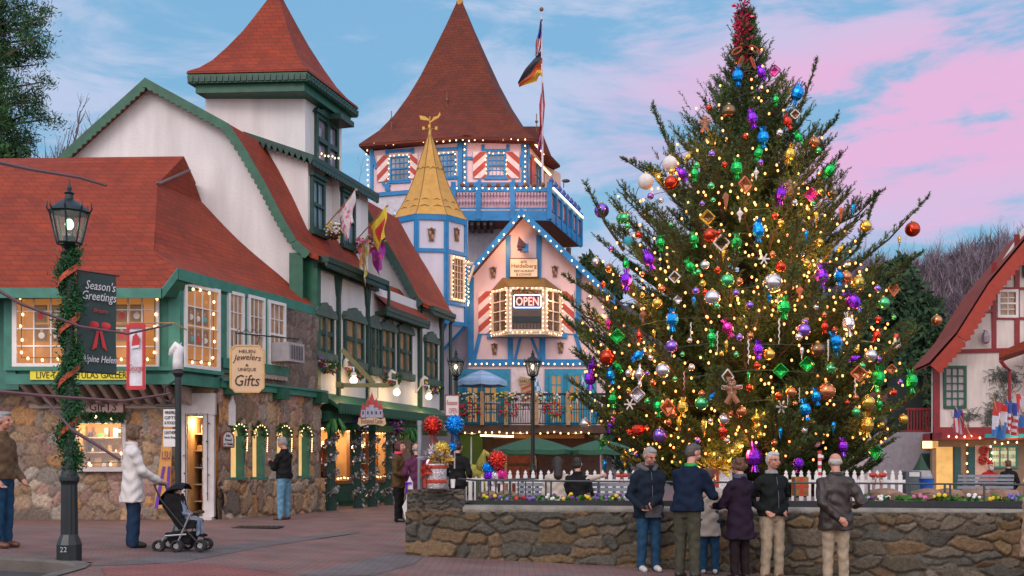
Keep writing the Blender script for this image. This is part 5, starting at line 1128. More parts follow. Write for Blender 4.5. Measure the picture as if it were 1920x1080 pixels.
# gablets and the side wing ridge
pk = F2.P(F1.s(860) * 0 - .3, 0, -.2); mb.add([V3(F1.P(F1.s(838), 0, .3), zt(262)), V3(F2.P(.1, 0, .52), zt(262)), V3(F2.P(1.2, 0, .3), zt(262)), V3(F2.P(-.35, 0, -1.4), zt(213))], [(0, 1, 3), (1, 2, 3)])
w0, w1 = W(965, 237, 46.8), W(1012, 237, 48.6); mb.add([w0, w1, W(1002, 266, 45.5), W(1040, 308, 48.8), W(1020, 262, 50)], [(0, 2, 3, 1), (1, 3, 4)])
mb.build('tower_roof', brnroof, HB)
mb = MB(); w = PL(W(1003, 0, 47.2).x, 47.2, .6, 1); w.box(mb, 0, 2.4, zt(352), zt(305, 47.5), -1.5, 0); mb.build('side_wing', M('stucco_orange', (.78, .50, .36)), HB)  # orange lamplight on this face is put into the stucco colour
for px, py, d, nm in ((734, 231, 46, 'left eave'), (838, 195, 46, 'front gablet'), (1006, 235, 47.5, 'right ridge')):
    t = thing('roof_finial', 'thin spike with a ball on the %s of the tall brown roof' % nm, 'finial', W(px, py + 20, d), 0, 'ball finials on the brown roof')
    mb = MB(); a = W(px, py + 12, d); mb.tube([a, a + Vector((0, 0, .8))], .02, 5); mb.ball(a + Vector((0, 0, .45)), .07, 8, 6); mb.build('spike', M('finial_rust', (.20, .08, .04)), t)
mb = MB(); a = W(862, 3, 47.6); mb.lathe([(.10, -.3), (.16, 0), (.05, .2), (.09, .35), (.02, .6)], a, 8); mb.build('tower_finial', gold, HB)
# balcony round the tower
BF = PL(W(838, 0, 43.5).x, 43.5, 1, 0); bx1 = BF.s(1030); BS = PL(BF.P(bx1, 0).x, 43.5, .298, 1); bs1 = BS.s(1088); fz = zt(402, 43.5); rzz = zt(352, 43.5)
mb = MB(); fl = [BF.P(0, fz, 0), BF.P(bx1, fz, 0), BS.P(bs1, fz, 0), BS.P(bs1, fz, -3.0), BF.P(0, fz, -1.8)]
mb.prism([p + Vector((0, 0, -.22)) for p in fl], (0, 0, .2)); mb.build('tower_balcony_floor', M('soffit_brown', (.20, .055, .02), var=.3), HB)
mb = MB()
for pl, ln in ((BF, bx1), (BS, bs1)):
    pl.box(mb, 0, ln, fz - .26, fz + .14, 0, .06); pl.box(mb, 0, ln, rzz - .16, rzz, -.04, .06); pl.box(mb, 0, ln, fz + .22, fz + .27, -.02, .04)
mb.build('tower_balcony_frame', blue, HB)
for pl, ln, ps in ((BF, bx1, [BF.s(p) for p in (850, 897, 961, 1030)]), (BS, bs1, [bs1 * k / 6 for k in range(1, 7)])):
    for q in ps: mb = MB(); pl.box(mb, q - .10, q + .10, fz - .2, rzz + .22, -.1, .10); mb.build('tower_balcony_post', blue, HB)
mb = MB(); n_ = 30
for k in range(n_):
    q = BF.s(856) + (bx1 - BF.s(856)) * k / n_; c = BF.P(q + .06, 0, 0); mb.lathe([(.02, fz + .27), (.02, fz + .42), (.06, fz + .52), (.02, fz + .6), (.02, fz + .72), (.06, fz + .80), (.02, rzz - .16)], c, 6)
mb.build('baluster_row', M('baluster', (.50, .35, .45)), HB)
mb = MB(); BF.box(mb, 0, bx1, fz + .27, rzz - .17, -.12, -.08); BS.box(mb, 0, bs1, fz + .16, rzz - .17, -.06, -.02); mb.build('balcony_lining', M('lining_pink', (.70, .46, .50)), HB)
mb = MB()
for k in range(14): q = bs1 * (k + .5) / 14; BS.box(mb, q - .025, q + .025, fz + .14, rzz - .16, 0, .03)
mb.build('slat_row', M('slat_red', (.30, .04, .06)), HB)
mb = MB()
for k in range(8):
    q = bs1 * (k + .5) / 8; mb.lathe([(.05, rzz), (.10, rzz + .12), (.06, rzz + .25), (.11, rzz + .36), (.02, rzz + .52)], BS.P(q, 0, 0), 6)
for k in range(10): mb.ball(BF.P(BF.s(862) + (bx1 - BF.s(862)) * k / 10 + .1, rzz + .12, 0), .10, 8, 6, 1)
mb.build('finial_row', [M('finial_blue', (.05, .08, .30)), M('finial_rust')], HB)
string_lights([BF.P(.3, rzz - .05, .10), BF.P(bx1, rzz - .05, .10)], .26, 'string of bulbs along the front rail of the high blue balcony', 'eaves light strings of the restaurant', .03, False)
mb = MB(); mb.tube([BS.P(.2, rzz + .02, .12), BS.P(bs1, rzz + .02, .12)], .045, 6); tag(mb.build('tube_lamp', M('tube_glow2')), 'long glowing tube along the right side rail of the high blue balcony', 'lamp', 'tube lamps of the tower')
plamp(BF.P(2.5, fz + .9, 1.0), 14, (1, .5, .45), .3, HB); plamp(BS.P(2.5, fz + .6, 1.1), 9, (1, .5, .42), .3, HB)
mb = MB()
for k in range(5): q = BF.s(870 + k * 12); BF.box(mb, q, q + .12, fz - .42, fz - .24, -1.6, -.05)
mb.build('joist_row', M('joist', (.05, .04, .04)), HB)
mb = MB(); mb.tube([W(1066, 465, 45), W(1066, 560, 45)], .12, 6); mb.build('balcony_prop', brown, HB)
# flagpole with its flags
FPx, FPd = W(1018, 0, 44.5).x, 44.5
t = thing('flagpole', 'tall thin pale flagpole rising from the high blue balcony', 'flagpole', (FPx, FPd, fz)); zt0 = CZ + (HY - 22) * FPd / F
mb = MB(); mb.tube([(FPx, FPd, fz), (FPx - .06, FPd, zt0)], [.05, .03], 8); mb.build('pole', M('pole_pink', (.62, .50, .58)), t); mb = MB(); mb.ball((FPx - .06, FPd, zt0 + .1), .09, 8, 6); mb.ball((FPx - .06, FPd, zt0 - .35), .05, 8, 6); mb.build('finial', M('finial_rust'), t)
def ragflag(label, pts_l, pts_r, cols, bands_h, grp='flags on the tall pole'):
    n = len(pts_l); mb = MB(); nx = 10; t = thing('flag', label, 'flag', W(*pts_l[0], FPd), 0, grp); rows = []
    for j in range(n - 1):
        for jj in range(4):
            f = jj / 4; rows.append([W(pts_l[j][0] * (1 - f) + pts_l[j + 1][0] * f, pts_l[j][1] * (1 - f) + pts_l[j + 1][1] * f, FPd), W(pts_r[j][0] * (1 - f) + pts_r[j + 1][0] * f, pts_r[j][1] * (1 - f) + pts_r[j + 1][1] * f, FPd)])
    rows.append([W(*pts_l[-1], FPd), W(*pts_r[-1], FPd)])
    G = [[a.lerp(b, i / nx) + Vector((0, .10 * math.sin(i * 1.1 + k * .5), 0)) for i in range(nx + 1)] for k, (a, b) in enumerate(rows)]
    for k in range(len(G) - 1):
        for i in range(nx): mb.add([G[k][i], G[k + 1][i], G[k + 1][i + 1], G[k][i + 1]], [(0, 1, 2, 3)], bands_h(i / nx, k / (len(G) - 1)))
    mb.build('cloth', [M(*c, rough=.8, var=.08) for c in cols], t)
ragflag('american flag hanging limp at the top of the pole', [(1013, 38), (1009, 62), (1004, 80), (1004, 106)], [(1015.5, 38), (1016, 62), (1016, 85), (1011, 100)], [('usa_blue', (.06, .10, .38)), ('usa_red', (.50, .04, .06)), ('usa_white', (.65, .62, .68))], lambda u, v: 0 if v < .45 else 1 + int(u * 6) % 2)
ragflag('black red and gold german flag streaming left from the pole', [(1016, 93), (1000, 110), (985, 130), (971, 155)], [(1017, 142), (1010, 142), (1006, 152), (974, 164)], [('ger_black', (.03, .04, .06)), ('ger_red', (.48, .08, .02)), ('ger_gold', (.60, .35, .04))], lambda u, v: min(2, int(u * 3)))
ragflag('long limp red flag with a white stripe and violet tip', [(1017, 155), (1011, 195), (1012, 235), (1008, 260), (1008, 282)], [(1018, 155), (1022, 195), (1019, 235), (1018, 262), (1013, 284)], [('rag_red', (.45, .06, .08)), ('rag_white', (.7, .5, .52)), ('rag_violet', (.18, .05, .45)), ('rag_orange', (.55, .18, .05))], lambda u, v: (2 if int(v * 20 + u * 3) % 2 else 3) if v > .62 else (1 if .5 < u < .7 and .2 < v < .5 else 0))
t = thing('weathervane', 'small dark weathervane on the right end of the high balcony', 'weathervane', W(1057, 352, 47)); mb = MB(); a = W(1057, 352, 47); mb.tube([a, a + Vector((0, 0, .3))], .02, 5); mb.ball(a + Vector((.1, 0, .3)), .12, 8, 6, sc=(1.5, .4, .7)); mb.build('vane', blackm, t)
# ------------------------------------------------------------------ chalet on the right and the houses behind the tree
RB = thing('chalet', 'cream chalet with dark red timber and a steep scalloped red gable, far right', 'house', (17, 40, 0))
RF = PL(W(1745, 0, 40).x, 40.0, 1, 0); rx = RF.s; rz_ = lambda py: RF.z(960, py); maroon = M('paint_maroon', (.24, .018, .022), rough=.5, var=.15); cstuc = M('stucco_cream', (.68, .61, .57), rough=.9, zs=.25, var=.10, bump=.2, bs=15)
mb = MB(); RF.poly(mb, [(rx(1752), rz_(812)), (rx(2080), rz_(812)), (rx(2080), rz_(690)), (rx(1925), rz_(425)), (rx(1752), rz_(690))], -.3, 0); mb.build('wall', cstuc, RB)
mb = MB()
for a in ((1863, 492, 1863, 660, 8), (1906, 440, 1906, 660, 9), (1846, 541, 1925, 541, 4), (1822, 585, 1859, 583, 6), (1866, 597, 1925, 597, 4), (1766, 660, 1925, 655, 7), (1755, 690, 1755, 812, 12), (1749, 808, 1925, 808, 14), (1925, 560, 1925, 808, 6)): RF.pbeam(mb, *a[:4], a[4] * .02, 0, .06 + .001 * a[4])
mb.build('timber', maroon, RB)
mb = MB(); P0, P1, P2 = (1925, 418), (1790, 610), (1716, 690)
pts = [(RF.pp(x, y, .9)) for x, y in ((1918, 428), (1825, 545), (1760, 645), (1718, 690))]
hi = [p + Vector((.35, 0, .28)) for p in pts]
back = [p + Vector((-.9, 5, .1)) for p in hi]
frt = [RF.pp(x, y, .95) + Vector((.03, 0, .05)) for x, y in ((1922, 428), (1832, 536), (1772, 631), (1722, 687))]; frt[0].x = min(frt[0].x, RF.pp(1925, 0).x - .02); outr = [p + Vector((.298 * 4 - .42, 4, .02)) for p in frt]
mb.grid([outr, frt]); mb.grid([[o + Vector((0, 0, -.12)) for o in frt], [o + Vector((0, 0, -.12)) for o in outr]]); mx_ = 2 * RF.pp(1925, 0).x
mir = [Vector((mx_ - p.x, p.y, p.z)) for p in frt]; mb.grid([mir, [p + Vector((.298 * 4 - .42, 4, .02)) for p in mir]])
mb.build('roof', redroof, RB)
mb = MB(); sp = [(x, y) for x, y in ((1922, 432), (1832, 540), (1772, 635), (1724, 690))]
barge(mb, [(RF.pp(x, y, .95).x, RF.pp(x, y, .95).z) for x, y in reversed(sp)], .52, 39.0, .07, .24, side=1)
mb.build('barge_board', M('barge_red', (.33, .035, .018)), RB)
window(RF, RB, RF.R(1869, 543, 1908, 596), 2, 4, white, lit_cu, .10, .03, .02, .06, True)
window(RF, RB, RF.R(1768, 686, 1811, 766), 3, 5, green, M('curtain_pale', (.42, .36, .38)), .10, .04, .02, .06)
window(RF, RB, RF.R(1916, 470, 1945, 520), 2, 2, dgreen, glassd, .08, .03, .07, .06)
t = thing('wall_lantern', 'small grey lantern fixed to the cream wall under the red gable', 'lantern', RF.pp(1843, 640, .1)); c = RF.pp(1843, 632, .25)
mb = MB(); mb.lathe([(.05, .22), (.12, .12), (.16, .0), (.13, -.22), (.04, -.28)], c, 8); mb.tube([c + Vector((0, 0, .2)), c + Vector((0, .2, .25))], .02, 5); mb.build('lantern', M('lantern_grey', (.35, .30, .36), metal=.4), t)
def creeper(name, label, segs, seed, n=240):
    rg = random.Random(seed); mb = MB()
    for _ in range(n):
        ax, ay, bx, by, sp_ = rg.choice(segs); u = rg.random(); x = ax + (bx - ax) * u + rg.gauss(0, sp_ * .4); y = ay + (by - ay) * u + rg.gauss(0, sp_ * .4)
        p = RF.pp(x, y, .04); a = rg.random() * 6.28; l = rg.uniform(.1, .3); q = p + Vector((math.cos(a) * l, 0, math.sin(a) * l)); m = (p + q) / 2 + Vector((rg.uniform(-.06, .06), -.03, rg.uniform(-.06, .06)))
        mb.tube([p, m, q], .012, 3, caps=False)
    return tag(mb.build(name, M('twig_greygreen', (.10, .12, .10), var=.4)), label, 'vine')
creeper('bare_vine', 'bare twiggy vine painted dark against the cream wall beside the big flags', [(1905, 700, 1862, 760, 26), (1862, 760, 1850, 800, 14), (1858, 700, 1900, 706, 16)], 4, 330)
creeper('bare_vine', 'small bare twiggy vine low on the cream wall behind the american flag', [(1785, 788, 1830, 775, 14)], 6, 90)
# low porch roof corner at the frame edge
mb = MB(); a = RF.pp(1873, 668, 3.2); mb.hexa([W(1873, 672, 36.5), W(1960, 640, 36.5), W(1960, 650, 39.5), W(1873, 680, 39.5), W(1873, 660, 36.5), W(1960, 622, 36.5), W(1960, 630, 39.5), W(1873, 668, 39.5)]); mb.build('porch_roof', redroof, RB)
mb = MB(); mb.tube([W(1876, 676, 36.5), W(1885, 688, 36.6), W(1893, 694, 37), W(1893, 800, 37)], .06, 6); mb.build('gutter', maroon, RB)
# side gallery, dark, left of the chalet corner
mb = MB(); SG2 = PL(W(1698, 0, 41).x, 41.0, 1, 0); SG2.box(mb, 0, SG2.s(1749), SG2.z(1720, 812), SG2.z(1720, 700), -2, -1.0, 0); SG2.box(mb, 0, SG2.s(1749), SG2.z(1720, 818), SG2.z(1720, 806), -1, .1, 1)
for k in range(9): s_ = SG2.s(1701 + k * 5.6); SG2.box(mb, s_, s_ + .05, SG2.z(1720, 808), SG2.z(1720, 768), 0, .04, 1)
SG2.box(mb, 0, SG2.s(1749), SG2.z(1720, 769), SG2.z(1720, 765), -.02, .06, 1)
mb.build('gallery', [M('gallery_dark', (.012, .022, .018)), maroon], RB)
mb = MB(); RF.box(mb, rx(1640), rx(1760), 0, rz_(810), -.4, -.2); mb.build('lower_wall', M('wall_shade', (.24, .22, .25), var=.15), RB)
mb = MB(); RF.box(mb, rx(1730), rx(1748), .3, rz_(850), -.19, -.15); mb.build('green_shutter', dgreen, RB)
# lit shop under the chalet
RS = PL(W(1748, 0, 39.2).x, 39.2, 1, 0); qx = RS.s; qz = lambda py: RS.z(960, py)
mb = MB(); RS.box(mb, 0, qx(2000), 0, qz(812), -.2, 0); mb.build('shop_wall', M('wall_warm', (.26, .17, .11)), RB)
mb = MB(); RS.box(mb, 0, qx(2000), qz(825), qz(812), -.9, .9); mb.build('shop_eaves', maroon, RB)
mb = MB(); RS.box(mb, qx(1755), qx(1785), .1, qz(838), 0, .06); mb.build('shop_door', M('lit_door2', (.55, .35, .12), es=.45, ec=(1, .55, .15), var=.3, vs=3), RB)
mb = MB(); RS.box(mb, qx(1788), qx(1800), .1, qz(838), 0, .08); RS.box(mb, qx(1814), qx(1827), .1, qz(838), 0, .06); mb.build('shop_panel', M('panel_teal', (.02, .09, .10)), RB)
mb = MB(); RS.box(mb, qx(1827), qx(1853), .1, qz(835), 0, .05); mb.build('shop_pier', M('pier_pink', (.60, .38, .30)), RB)
window(RS, RB, (qx(1855), qx(1908), qz(878), qz(835)), 3, 1, teal, M('lit_shop2', (.3, .4, .25), es=.55, ec=(.9, .8, .45), var=.7, vs=3), .08, .04, 0, .06, name='shop_window')
mb = MB(); rg = random.Random(2)
for k in range(3):
    for j in range(16): s_ = qx(1858) + j * .062; mb.box(RS.P(s_, qz(872) + k * .27 + .06, .03), (.035, .02, rg.uniform(.06, .16)), rg.randrange(3))
    RS.box(mb, qx(1857), qx(1906), qz(872) + k * .27 - .02, qz(872) + k * .27, .012, .05, 0)
mb.build('bottle_row', [M('bottle_teal', (.10, .3, .3), es=.1, ec=(.3, .8, .8)), M('bottle_pale', (.6, .6, .5)), M('bottle_amber', (.5, .2, .05))], RB)['kind'] = 'stuff'
mb = MB(); RS.box(mb, qx(1826), qx(1912), qz(822), qz(815), .9, 1.0); mb.build('awning_edge', M('awning_turquoise', (.02, .26, .30)), RB)
t = sign_board('lit_sign', 'small glowing yellow sign board hanging left of the lit chalet shop', 'sign', RF, rx(1713), rx(1744), rz_(842), rz_(827), .8, M('sign_glow', (1, .8, .45), es=1.3, ec=(1, .75, .35), var=.1), maroon)
string_lights([RS.P(qx(1752), qz(820), .95), RS.P(qx(1822), qz(820), .95)], .30, 'bulb string under the chalet eaves left of the turquoise awning', 'bulb strings on the chalet shop', .035)
string_lights([RS.P(qx(1808), qz(826), .2), RS.P(qx(1809), qz(893), .2)], .30, 'vertical bulb string on the dark pier beside the chalet shop door', 'bulb strings on the chalet shop', .035)
string_lights([RS.P(qx(1854), qz(880), .2), RS.P(qx(1854), qz(831), .2), RS.P(qx(1908), qz(831), .2)], .25, 'bulb string round the bottle filled chalet shop window', 'bulb strings on the chalet shop', .035)
plamp(RS.P(qx(1800), 1.9, 1.2), 14, (1, .6, .3), .15, RB); plamp(RS.P(qx(1880), 2.0, 1.2), 12, (1, .75, .4), .15, RB)
for px, py in ((1842, 845), (1841, 862)):
    mb = MB(); c = RS.pp(px, py, .1); mb.lathe([(.13, 0), (.15, .03), (.13, .06)], c, 12) if False else mb.tube([c + Vector((math.cos(a) * .12, 0, math.sin(a) * .12)) for a in [i * .6 for i in range(12)]], .05, 5)
    fluff(mb, [c + Vector((0, 0, -.1)), c + Vector((0, 0, .1))], .16, 60, .1)
    tag(mb.build('wreath', M('wreath_red', (.45, .03, .03))), '%s small red wreath on the pink pier of the chalet shop' % ('upper' if py < 850 else 'lower'), 'wreath', 'wreaths on the pink pier')
def wave_flag(name, label, px, py, w, h, cols, fn, staff, ph, nx=14, nz=10, d=36.5, lean=0):
    t = thing('flag', label, 'flag', W(px, py, d), 0, 'flags on the chalet shop front'); mb = MB()
    a = W(*staff[0], d); b = W(*staff[1], d); mb.tube([a, b], .022, 5); mb.build('staff', wood, t); mb = MB()
    for j in range(nz):
        for i in range(nx):
            def g(i_, j_): u, v = i_ / nx, j_ / nz; return W(px + u * w + v * lean, py + v * h + u * w * .35, d) + Vector((0, .12 * math.sin(u * 9 + ph + v * 2), 0))
            mb.add([g(i, j), g(i, j + 1), g(i + 1, j + 1), g(i + 1, j)], [(0, 1, 2, 3)], fn((i + .5) / nx, (j + .5) / nz))
    mb.build('cloth', [M(*c, rough=.8, var=.08) for c in cols], t)
US = [('usa_blue', (.06, .10, .38)), ('usa_red', (.50, .04, .06)), ('usa_white', (.65, .62, .68))]; usf = lambda u, v: 0 if v < .42 and u < .95 else 1 + int(u * 7) % 2
wave_flag('f', 'small american flag hanging from a staff above the lit chalet door', 1790, 764, 16, 46, US, usf, ((1791, 762), (1822, 822)), 0)
NL = [('nl_red', (.55, .05, .05)), ('usa_white', (.65, .62, .68)), ('nl_blue', (.05, .18, .45))]
wave_flag('f', 'red white and blue striped flag, leftmost of the big chalet flags', 1866, 752, 22, 66, NL, lambda u, v: int(min(.99, max(0, v * .9 + u * .25 - .05)) * 3), ((1862, 745), (1884, 822)), 1, lean=-6)
wave_flag('f', 'large american flag in the middle of the big chalet flags', 1888, 750, 20, 62, US, lambda u, v: 0 if v < .45 else 1 + int((v + u * .3) * 11) % 2, ((1887, 745), (1912, 822)), 2)
wave_flag('f', 'red and blue flag at the picture edge of the big chalet flags', 1905, 738, 22, 60, NL, lambda u, v: 0 if v + u < .6 else (2 if v + u > 1.1 else 1), ((1902, 732), (1925, 800)), 3)
# pale timber house behind the tree with sandwich boards and a conical birdhouse bin
t = thing('pale_house', 'pale pink house with dark timber half hidden behind the christmas tree', 'house', W(1640, 0, 44)); q = PL(W(1560, 0, 44).x, 44, 1, 0)
mb = MB(); q.box(mb, 0, q.s(1706), 0, q.z(1640, 770), -.3, 0); mb.build('wall', M('stucco_pale', (.66, .56, .58)), t)
mb = MB(); q.pbeam(mb, 1560, 805, 1700, 805, .14, 0, .05); q.pbeam(mb, 1672, 770, 1690, 905, .16, 0, .06); q.pbeam(mb, 1640, 805, 1640, 900, .14, 0, .055); q.pbeam(mb, 1690, 770, 1690, 905, .12, 0, .065); mb.build('timber', M('timber_brown', (.12, .03, .03)), t)
mb = MB(); q.hexa = None; rr_ = [q.P(-.3, q.z(1640, 772), .6), q.P(q.s(1712), q.z(1640, 772), .6), q.P(q.s(1712), q.z(1640, 735), -1.5), q.P(-.3, q.z(1640, 735), -1.5)]; mb.prism(rr_, (0, 0, .1)); mb.build('roof', brnroof, t)
t = thing('conical_bin', 'grey drum shaped bin with a pointed dark green cone roof', 'bin', (W(1727, 0, 30).x, 30, .0)); c = Vector((W(1727, 0, 30).x, 30, 0))
mb = MB(); mb.lathe([(.24, .15), (.28, .3), (.30, .85), (.24, 1.02)], c, 18); mb.build('drum', M('metal_grey'), t); mb = MB(); mb.lathe([(.25, .98), (.17, 1.12), (.09, 1.28), (.03, 1.42), (.004, 1.5)], c, 18); mb.build('cone_roof', M('cone_green', (.02, .06, .03)), t)
mb = MB(); mb.box((W(1708, 0, 29).x, 29, .55), (.42, .4, .9)); o = tag(mb.build('utility_box', M('box_grey', (.10, .13, .14))), 'dark grey utility box with a pale label beside the conical bin', 'box'); mb = MB(); mb.box((W(1709, 0, 29).x, 28.79, .92), (.28, .01, .12)); mb.build('label', white, o)
mb = MB(); mb.lathe([(.14, .35), (.19, .75), (.20, .77)], Vector((W(1737, 0, 28).x, 28, .05)), 14); tag(mb.build('plastic_bucket', M('bucket_blue', (.01, .12, .55), rough=.35)), 'bright blue plastic bucket beside the conical bin', 'bucket')

# ------------------------------------------------------------------ hills and far woods
def hill(name, d0, d1, prof, mat, seed):
    rg = np.random.default_rng(seed); mb = MB(); rows = []
    xs = np.linspace(prof[0][0], prof[-1][0], 60); pxs = [p[0] for p in prof]; pys = [p[1] for p in prof]
    for j in range(9):
        u = j / 8; d = d0 + (d1 - d0) * u; row = []
        for x in xs:
            zt_ = CZ + (HY - np.interp(x, pxs, pys)) * d1 / F; z = -2 + (zt_ + 2) * (u ** .8) + math.sin(x * .04 + j) * .5 * u
            row.append(Vector(((x - CX) / F * d1 * (.55 + .45 * u), d, z)))
        rows.append(row)
    mb.grid(rows); return struct(mb.build(name, mat, None, True))
hm = M('hill_brown', (.075, .058, .062), rough=1, var=.45, vs=.12)
HP = [(-900, 660), (200, 620), (700, 590), (1050, 560), (1120, 575), (1400, 560), (1560, 545), (1660, 552), (1760, 540), (1850, 515), (1930, 500), (2300, 450), (3400, 460)]
hill('hill', 95, 175, HP, hm, 1)
def bare_tree_mesh(seed, h=8., n0=7, fan=.5, thick=.10):
    rg = random.Random(seed); mb = MB()
    def br(p, d, l, r, lev):
        q = p + d * l * .5 + Vector((rg.uniform(-1, 1), rg.uniform(-1, 1), 0)) * l * .06; e = p + d * l
        mb.tube([p, q, e], [r, r * .75, r * .5], 4 if lev < 2 else 3, caps=False)
        if lev >= 4: return
        for k in range(rg.choice([3, 4]) if lev else n0):
            t_ = rg.uniform(.35, 1.0) if lev else .3 + .7 * k / n0
            s_ = p.lerp(e, t_); nd = (d + Vector((rg.gauss(0, fan), rg.gauss(0, fan), rg.uniform(0, .45)))).normalized(); br(s_, nd, l * rg.uniform(.42, .62) * (1.1 - .3 * t_), r * .5 * (1.15 - .4 * t_), lev + 1)
    br(Vector((0, 0, 0)), Vector((0, 0, 1)), h * .62, thick, 0); return mb
bark = M('bark_grey', (.16, .115, .115), rough=.9, var=.3); barkf = M('bark_far_haze', (.24, .19, .235), rough=1, var=.2)  # far bark is lightened, distance haze put into its colour
def wood_at(label, name, px, py_top, d, seed, grp, mat=bark, fan=.5, base_py=None, thick=.1):
    z0 = 0 if base_py is None else CZ + (HY - base_py) * d / F
    h = CZ + (HY - py_top) * d / F - z0; t = thing(name, label, 'tree', (W(px, 0, d).x, d, z0), random.Random(seed).random() * 6, grp); mb = bare_tree_mesh(seed, h, 9, fan, thick * h / 8); o = mb.build('crown', mat); o.parent = t; return t
for i, (px, py, nm) in enumerate(((205, 108, 'tallest'), (168, 172, 'leaning'), (138, 176, 'thin middle'), (100, 190, 'low left'), (60, 235, 'lowest'))):
    wood_at('%s bare tree behind the white gable at upper left' % nm, 'bare_tree', px, py, 40 + i, 30 + i, 'bare trees behind the white gable', fan=.34, thick=.15)
wood_at('small bare tree between the white shop and the tall tower', 'bare_tree', 684, 262, 60, 41, None, fan=.4, thick=.05)
# far trees on the ridge: individuals along the skyline, the rest of the wood as one mass
protos = []
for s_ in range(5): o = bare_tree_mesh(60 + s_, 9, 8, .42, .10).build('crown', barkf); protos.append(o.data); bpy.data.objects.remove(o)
ridge = []; rg = random.Random(5)
xs = [1085, 1098, 1112] + [1590 + k * 9.5 for k in range(38)]
for i, px in enumerate(xs):
    px += rg.uniform(-4, 4); d = rg.uniform(150, 174); py = np.interp(px, [p[0] for p in HP], [p[1] for p in HP]); z = CZ + (HY - py) * d / F - rg.uniform(1.5, 4.0)
    ridge.append((px, d, z, rg.uniform(.75, 1.25)))
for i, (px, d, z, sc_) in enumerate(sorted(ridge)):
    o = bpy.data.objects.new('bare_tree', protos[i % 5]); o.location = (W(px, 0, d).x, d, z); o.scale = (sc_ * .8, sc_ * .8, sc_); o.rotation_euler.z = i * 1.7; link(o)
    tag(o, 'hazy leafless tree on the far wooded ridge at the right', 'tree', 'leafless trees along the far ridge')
mv, mf, nb = [], [], 0
rgn = np.random.default_rng(4); src = []
for s_ in range(3):
    mb_ = MB(); rg = random.Random(90 + s_)
    for _ in range(46): 
        z0 = rg.uniform(.15, .75); a = rg.random() * 6.28; l = rg.uniform(.12, .30); p = Vector((0, 0, z0)); e = p + Vector((math.cos(a) * l * .8, math.sin(a) * l * .8, l * rg.uniform(.4, 1.2))); w = Vector((-math.sin(a), math.cos(a), 0)) * .009
        mb_.add([p - w, p + w, e], [(0, 1, 2)])
    mb_.add([(-.015, 0, 0), (.015, 0, 0), (0, 0, 1)], [(0, 1, 2)]); src.append((np.array([v[:] for v in mb_.v]), np.array(mb_.f)))
hpx = [p[0] for p in HP]; hpy = [p[1] for p in HP]
for i in range(2600):
    px = rgn.choice([rgn.uniform(1560, 1960), rgn.uniform(1560, 1960), rgn.uniform(1070, 1140)]); u = rgn.uniform(.15, 1); d = 95 + 80 * u
    zt_ = CZ + (HY - np.interp(px, hpx, hpy)) * 175 / F; z = -2 + (zt_ + 2) * u ** .8
    V_, F_ = src[i % 3]; hgt = rgn.uniform(5, 9); a = rgn.uniform(0, 6.28); c_, s__ = math.cos(a), math.sin(a)
    X = V_ * [hgt * .9, hgt * .9, hgt]; X = np.stack([X[:, 0] * c_ - X[:, 1] * s__, X[:, 0] * s__ + X[:, 1] * c_, X[:, 2]], 1) + [(px - CX) / F * 175 * (.55 + .45 * u), d, z - .5]
    mv.append(X); mf.append(F_ + nb); nb += len(X)
o = npmesh('woods', np.concatenate(mv), np.concatenate(mf), M('woods_mauve_haze', (.19, .14, .165), rough=1, var=.5, vs=.15)); tag(o, 'leafless mauve brown wood covering the far hillside', 'woods', kind='stuff')  # mauve of bare branches, with distance haze mixed into the colour
# needle-bearing trees: generic crown of leaf-sized blades
def crown(name, mat, pts, rad, n, ln, seed, parent, wd_=.25):
    r_ = np.random.default_rng(seed); pts = np.array(pts); i = r_.integers(0, len(pts), n); c = pts[i, :3] + r_.normal(0, 1, (n, 3)) * (pts[i, 3:4] * rad)
    d = r_.normal(0, 1, (n, 3)) + [0, 0, .35]; d /= np.linalg.norm(d, axis=1)[:, None]; e = np.cross(d, r_.normal(0, 1, (n, 3))); e /= np.linalg.norm(e, axis=1)[:, None]
    l = ln * r_.uniform(.6, 1.3, (n, 1)); V = np.stack([c, c + d * l * .5 + e * l * wd_, c + d * l, c + d * l * .5 - e * l * wd_], 1).reshape(-1, 3)
    return npmesh(name, V, np.arange(4 * n).reshape(-1, 4), mat, parent)
def conifer(label, px, py, d, w, seed, mat, grp=None, base_py=None, n=5000, ln=.45, name='evergreen_tree', rnd=.0):
    z0 = 0 if base_py is None else CZ + (HY - base_py) * d / F; h = CZ + (HY - py) * d / F - z0; x = W(px, 0, d).x
    t = thing(name, label, 'tree', (x, d, z0), 0, grp); mb = MB(); mb.tube([(x, d, z0), (x, d, z0 + h * .95)], [h * .02, .02], 6); mb.build('trunk', bark, t)
    rg = random.Random(seed); P_ = []
    for _ in range(150):
        u = rg.random() ** .8; a = rg.random() * 6.28; R_ = w * ((1 - u) ** (.75 - rnd * .4)) * rg.uniform(.35, 1.0); P_.append((x + R_ * math.cos(a), d + R_ * math.sin(a), z0 + h * (.06 + .9 * u) + R_ * .1, .5 + (1 - u) * .5))
    crown('crown', mat, P_, w * .13, n, ln, seed, t); return t
eg = M('evergreen_far', (.030, .070, .030), rough=.9, var=.5, vs=.6); eg2 = M('evergreen_olive', (.05, .085, .028), rough=.9, var=.5, vs=.6)
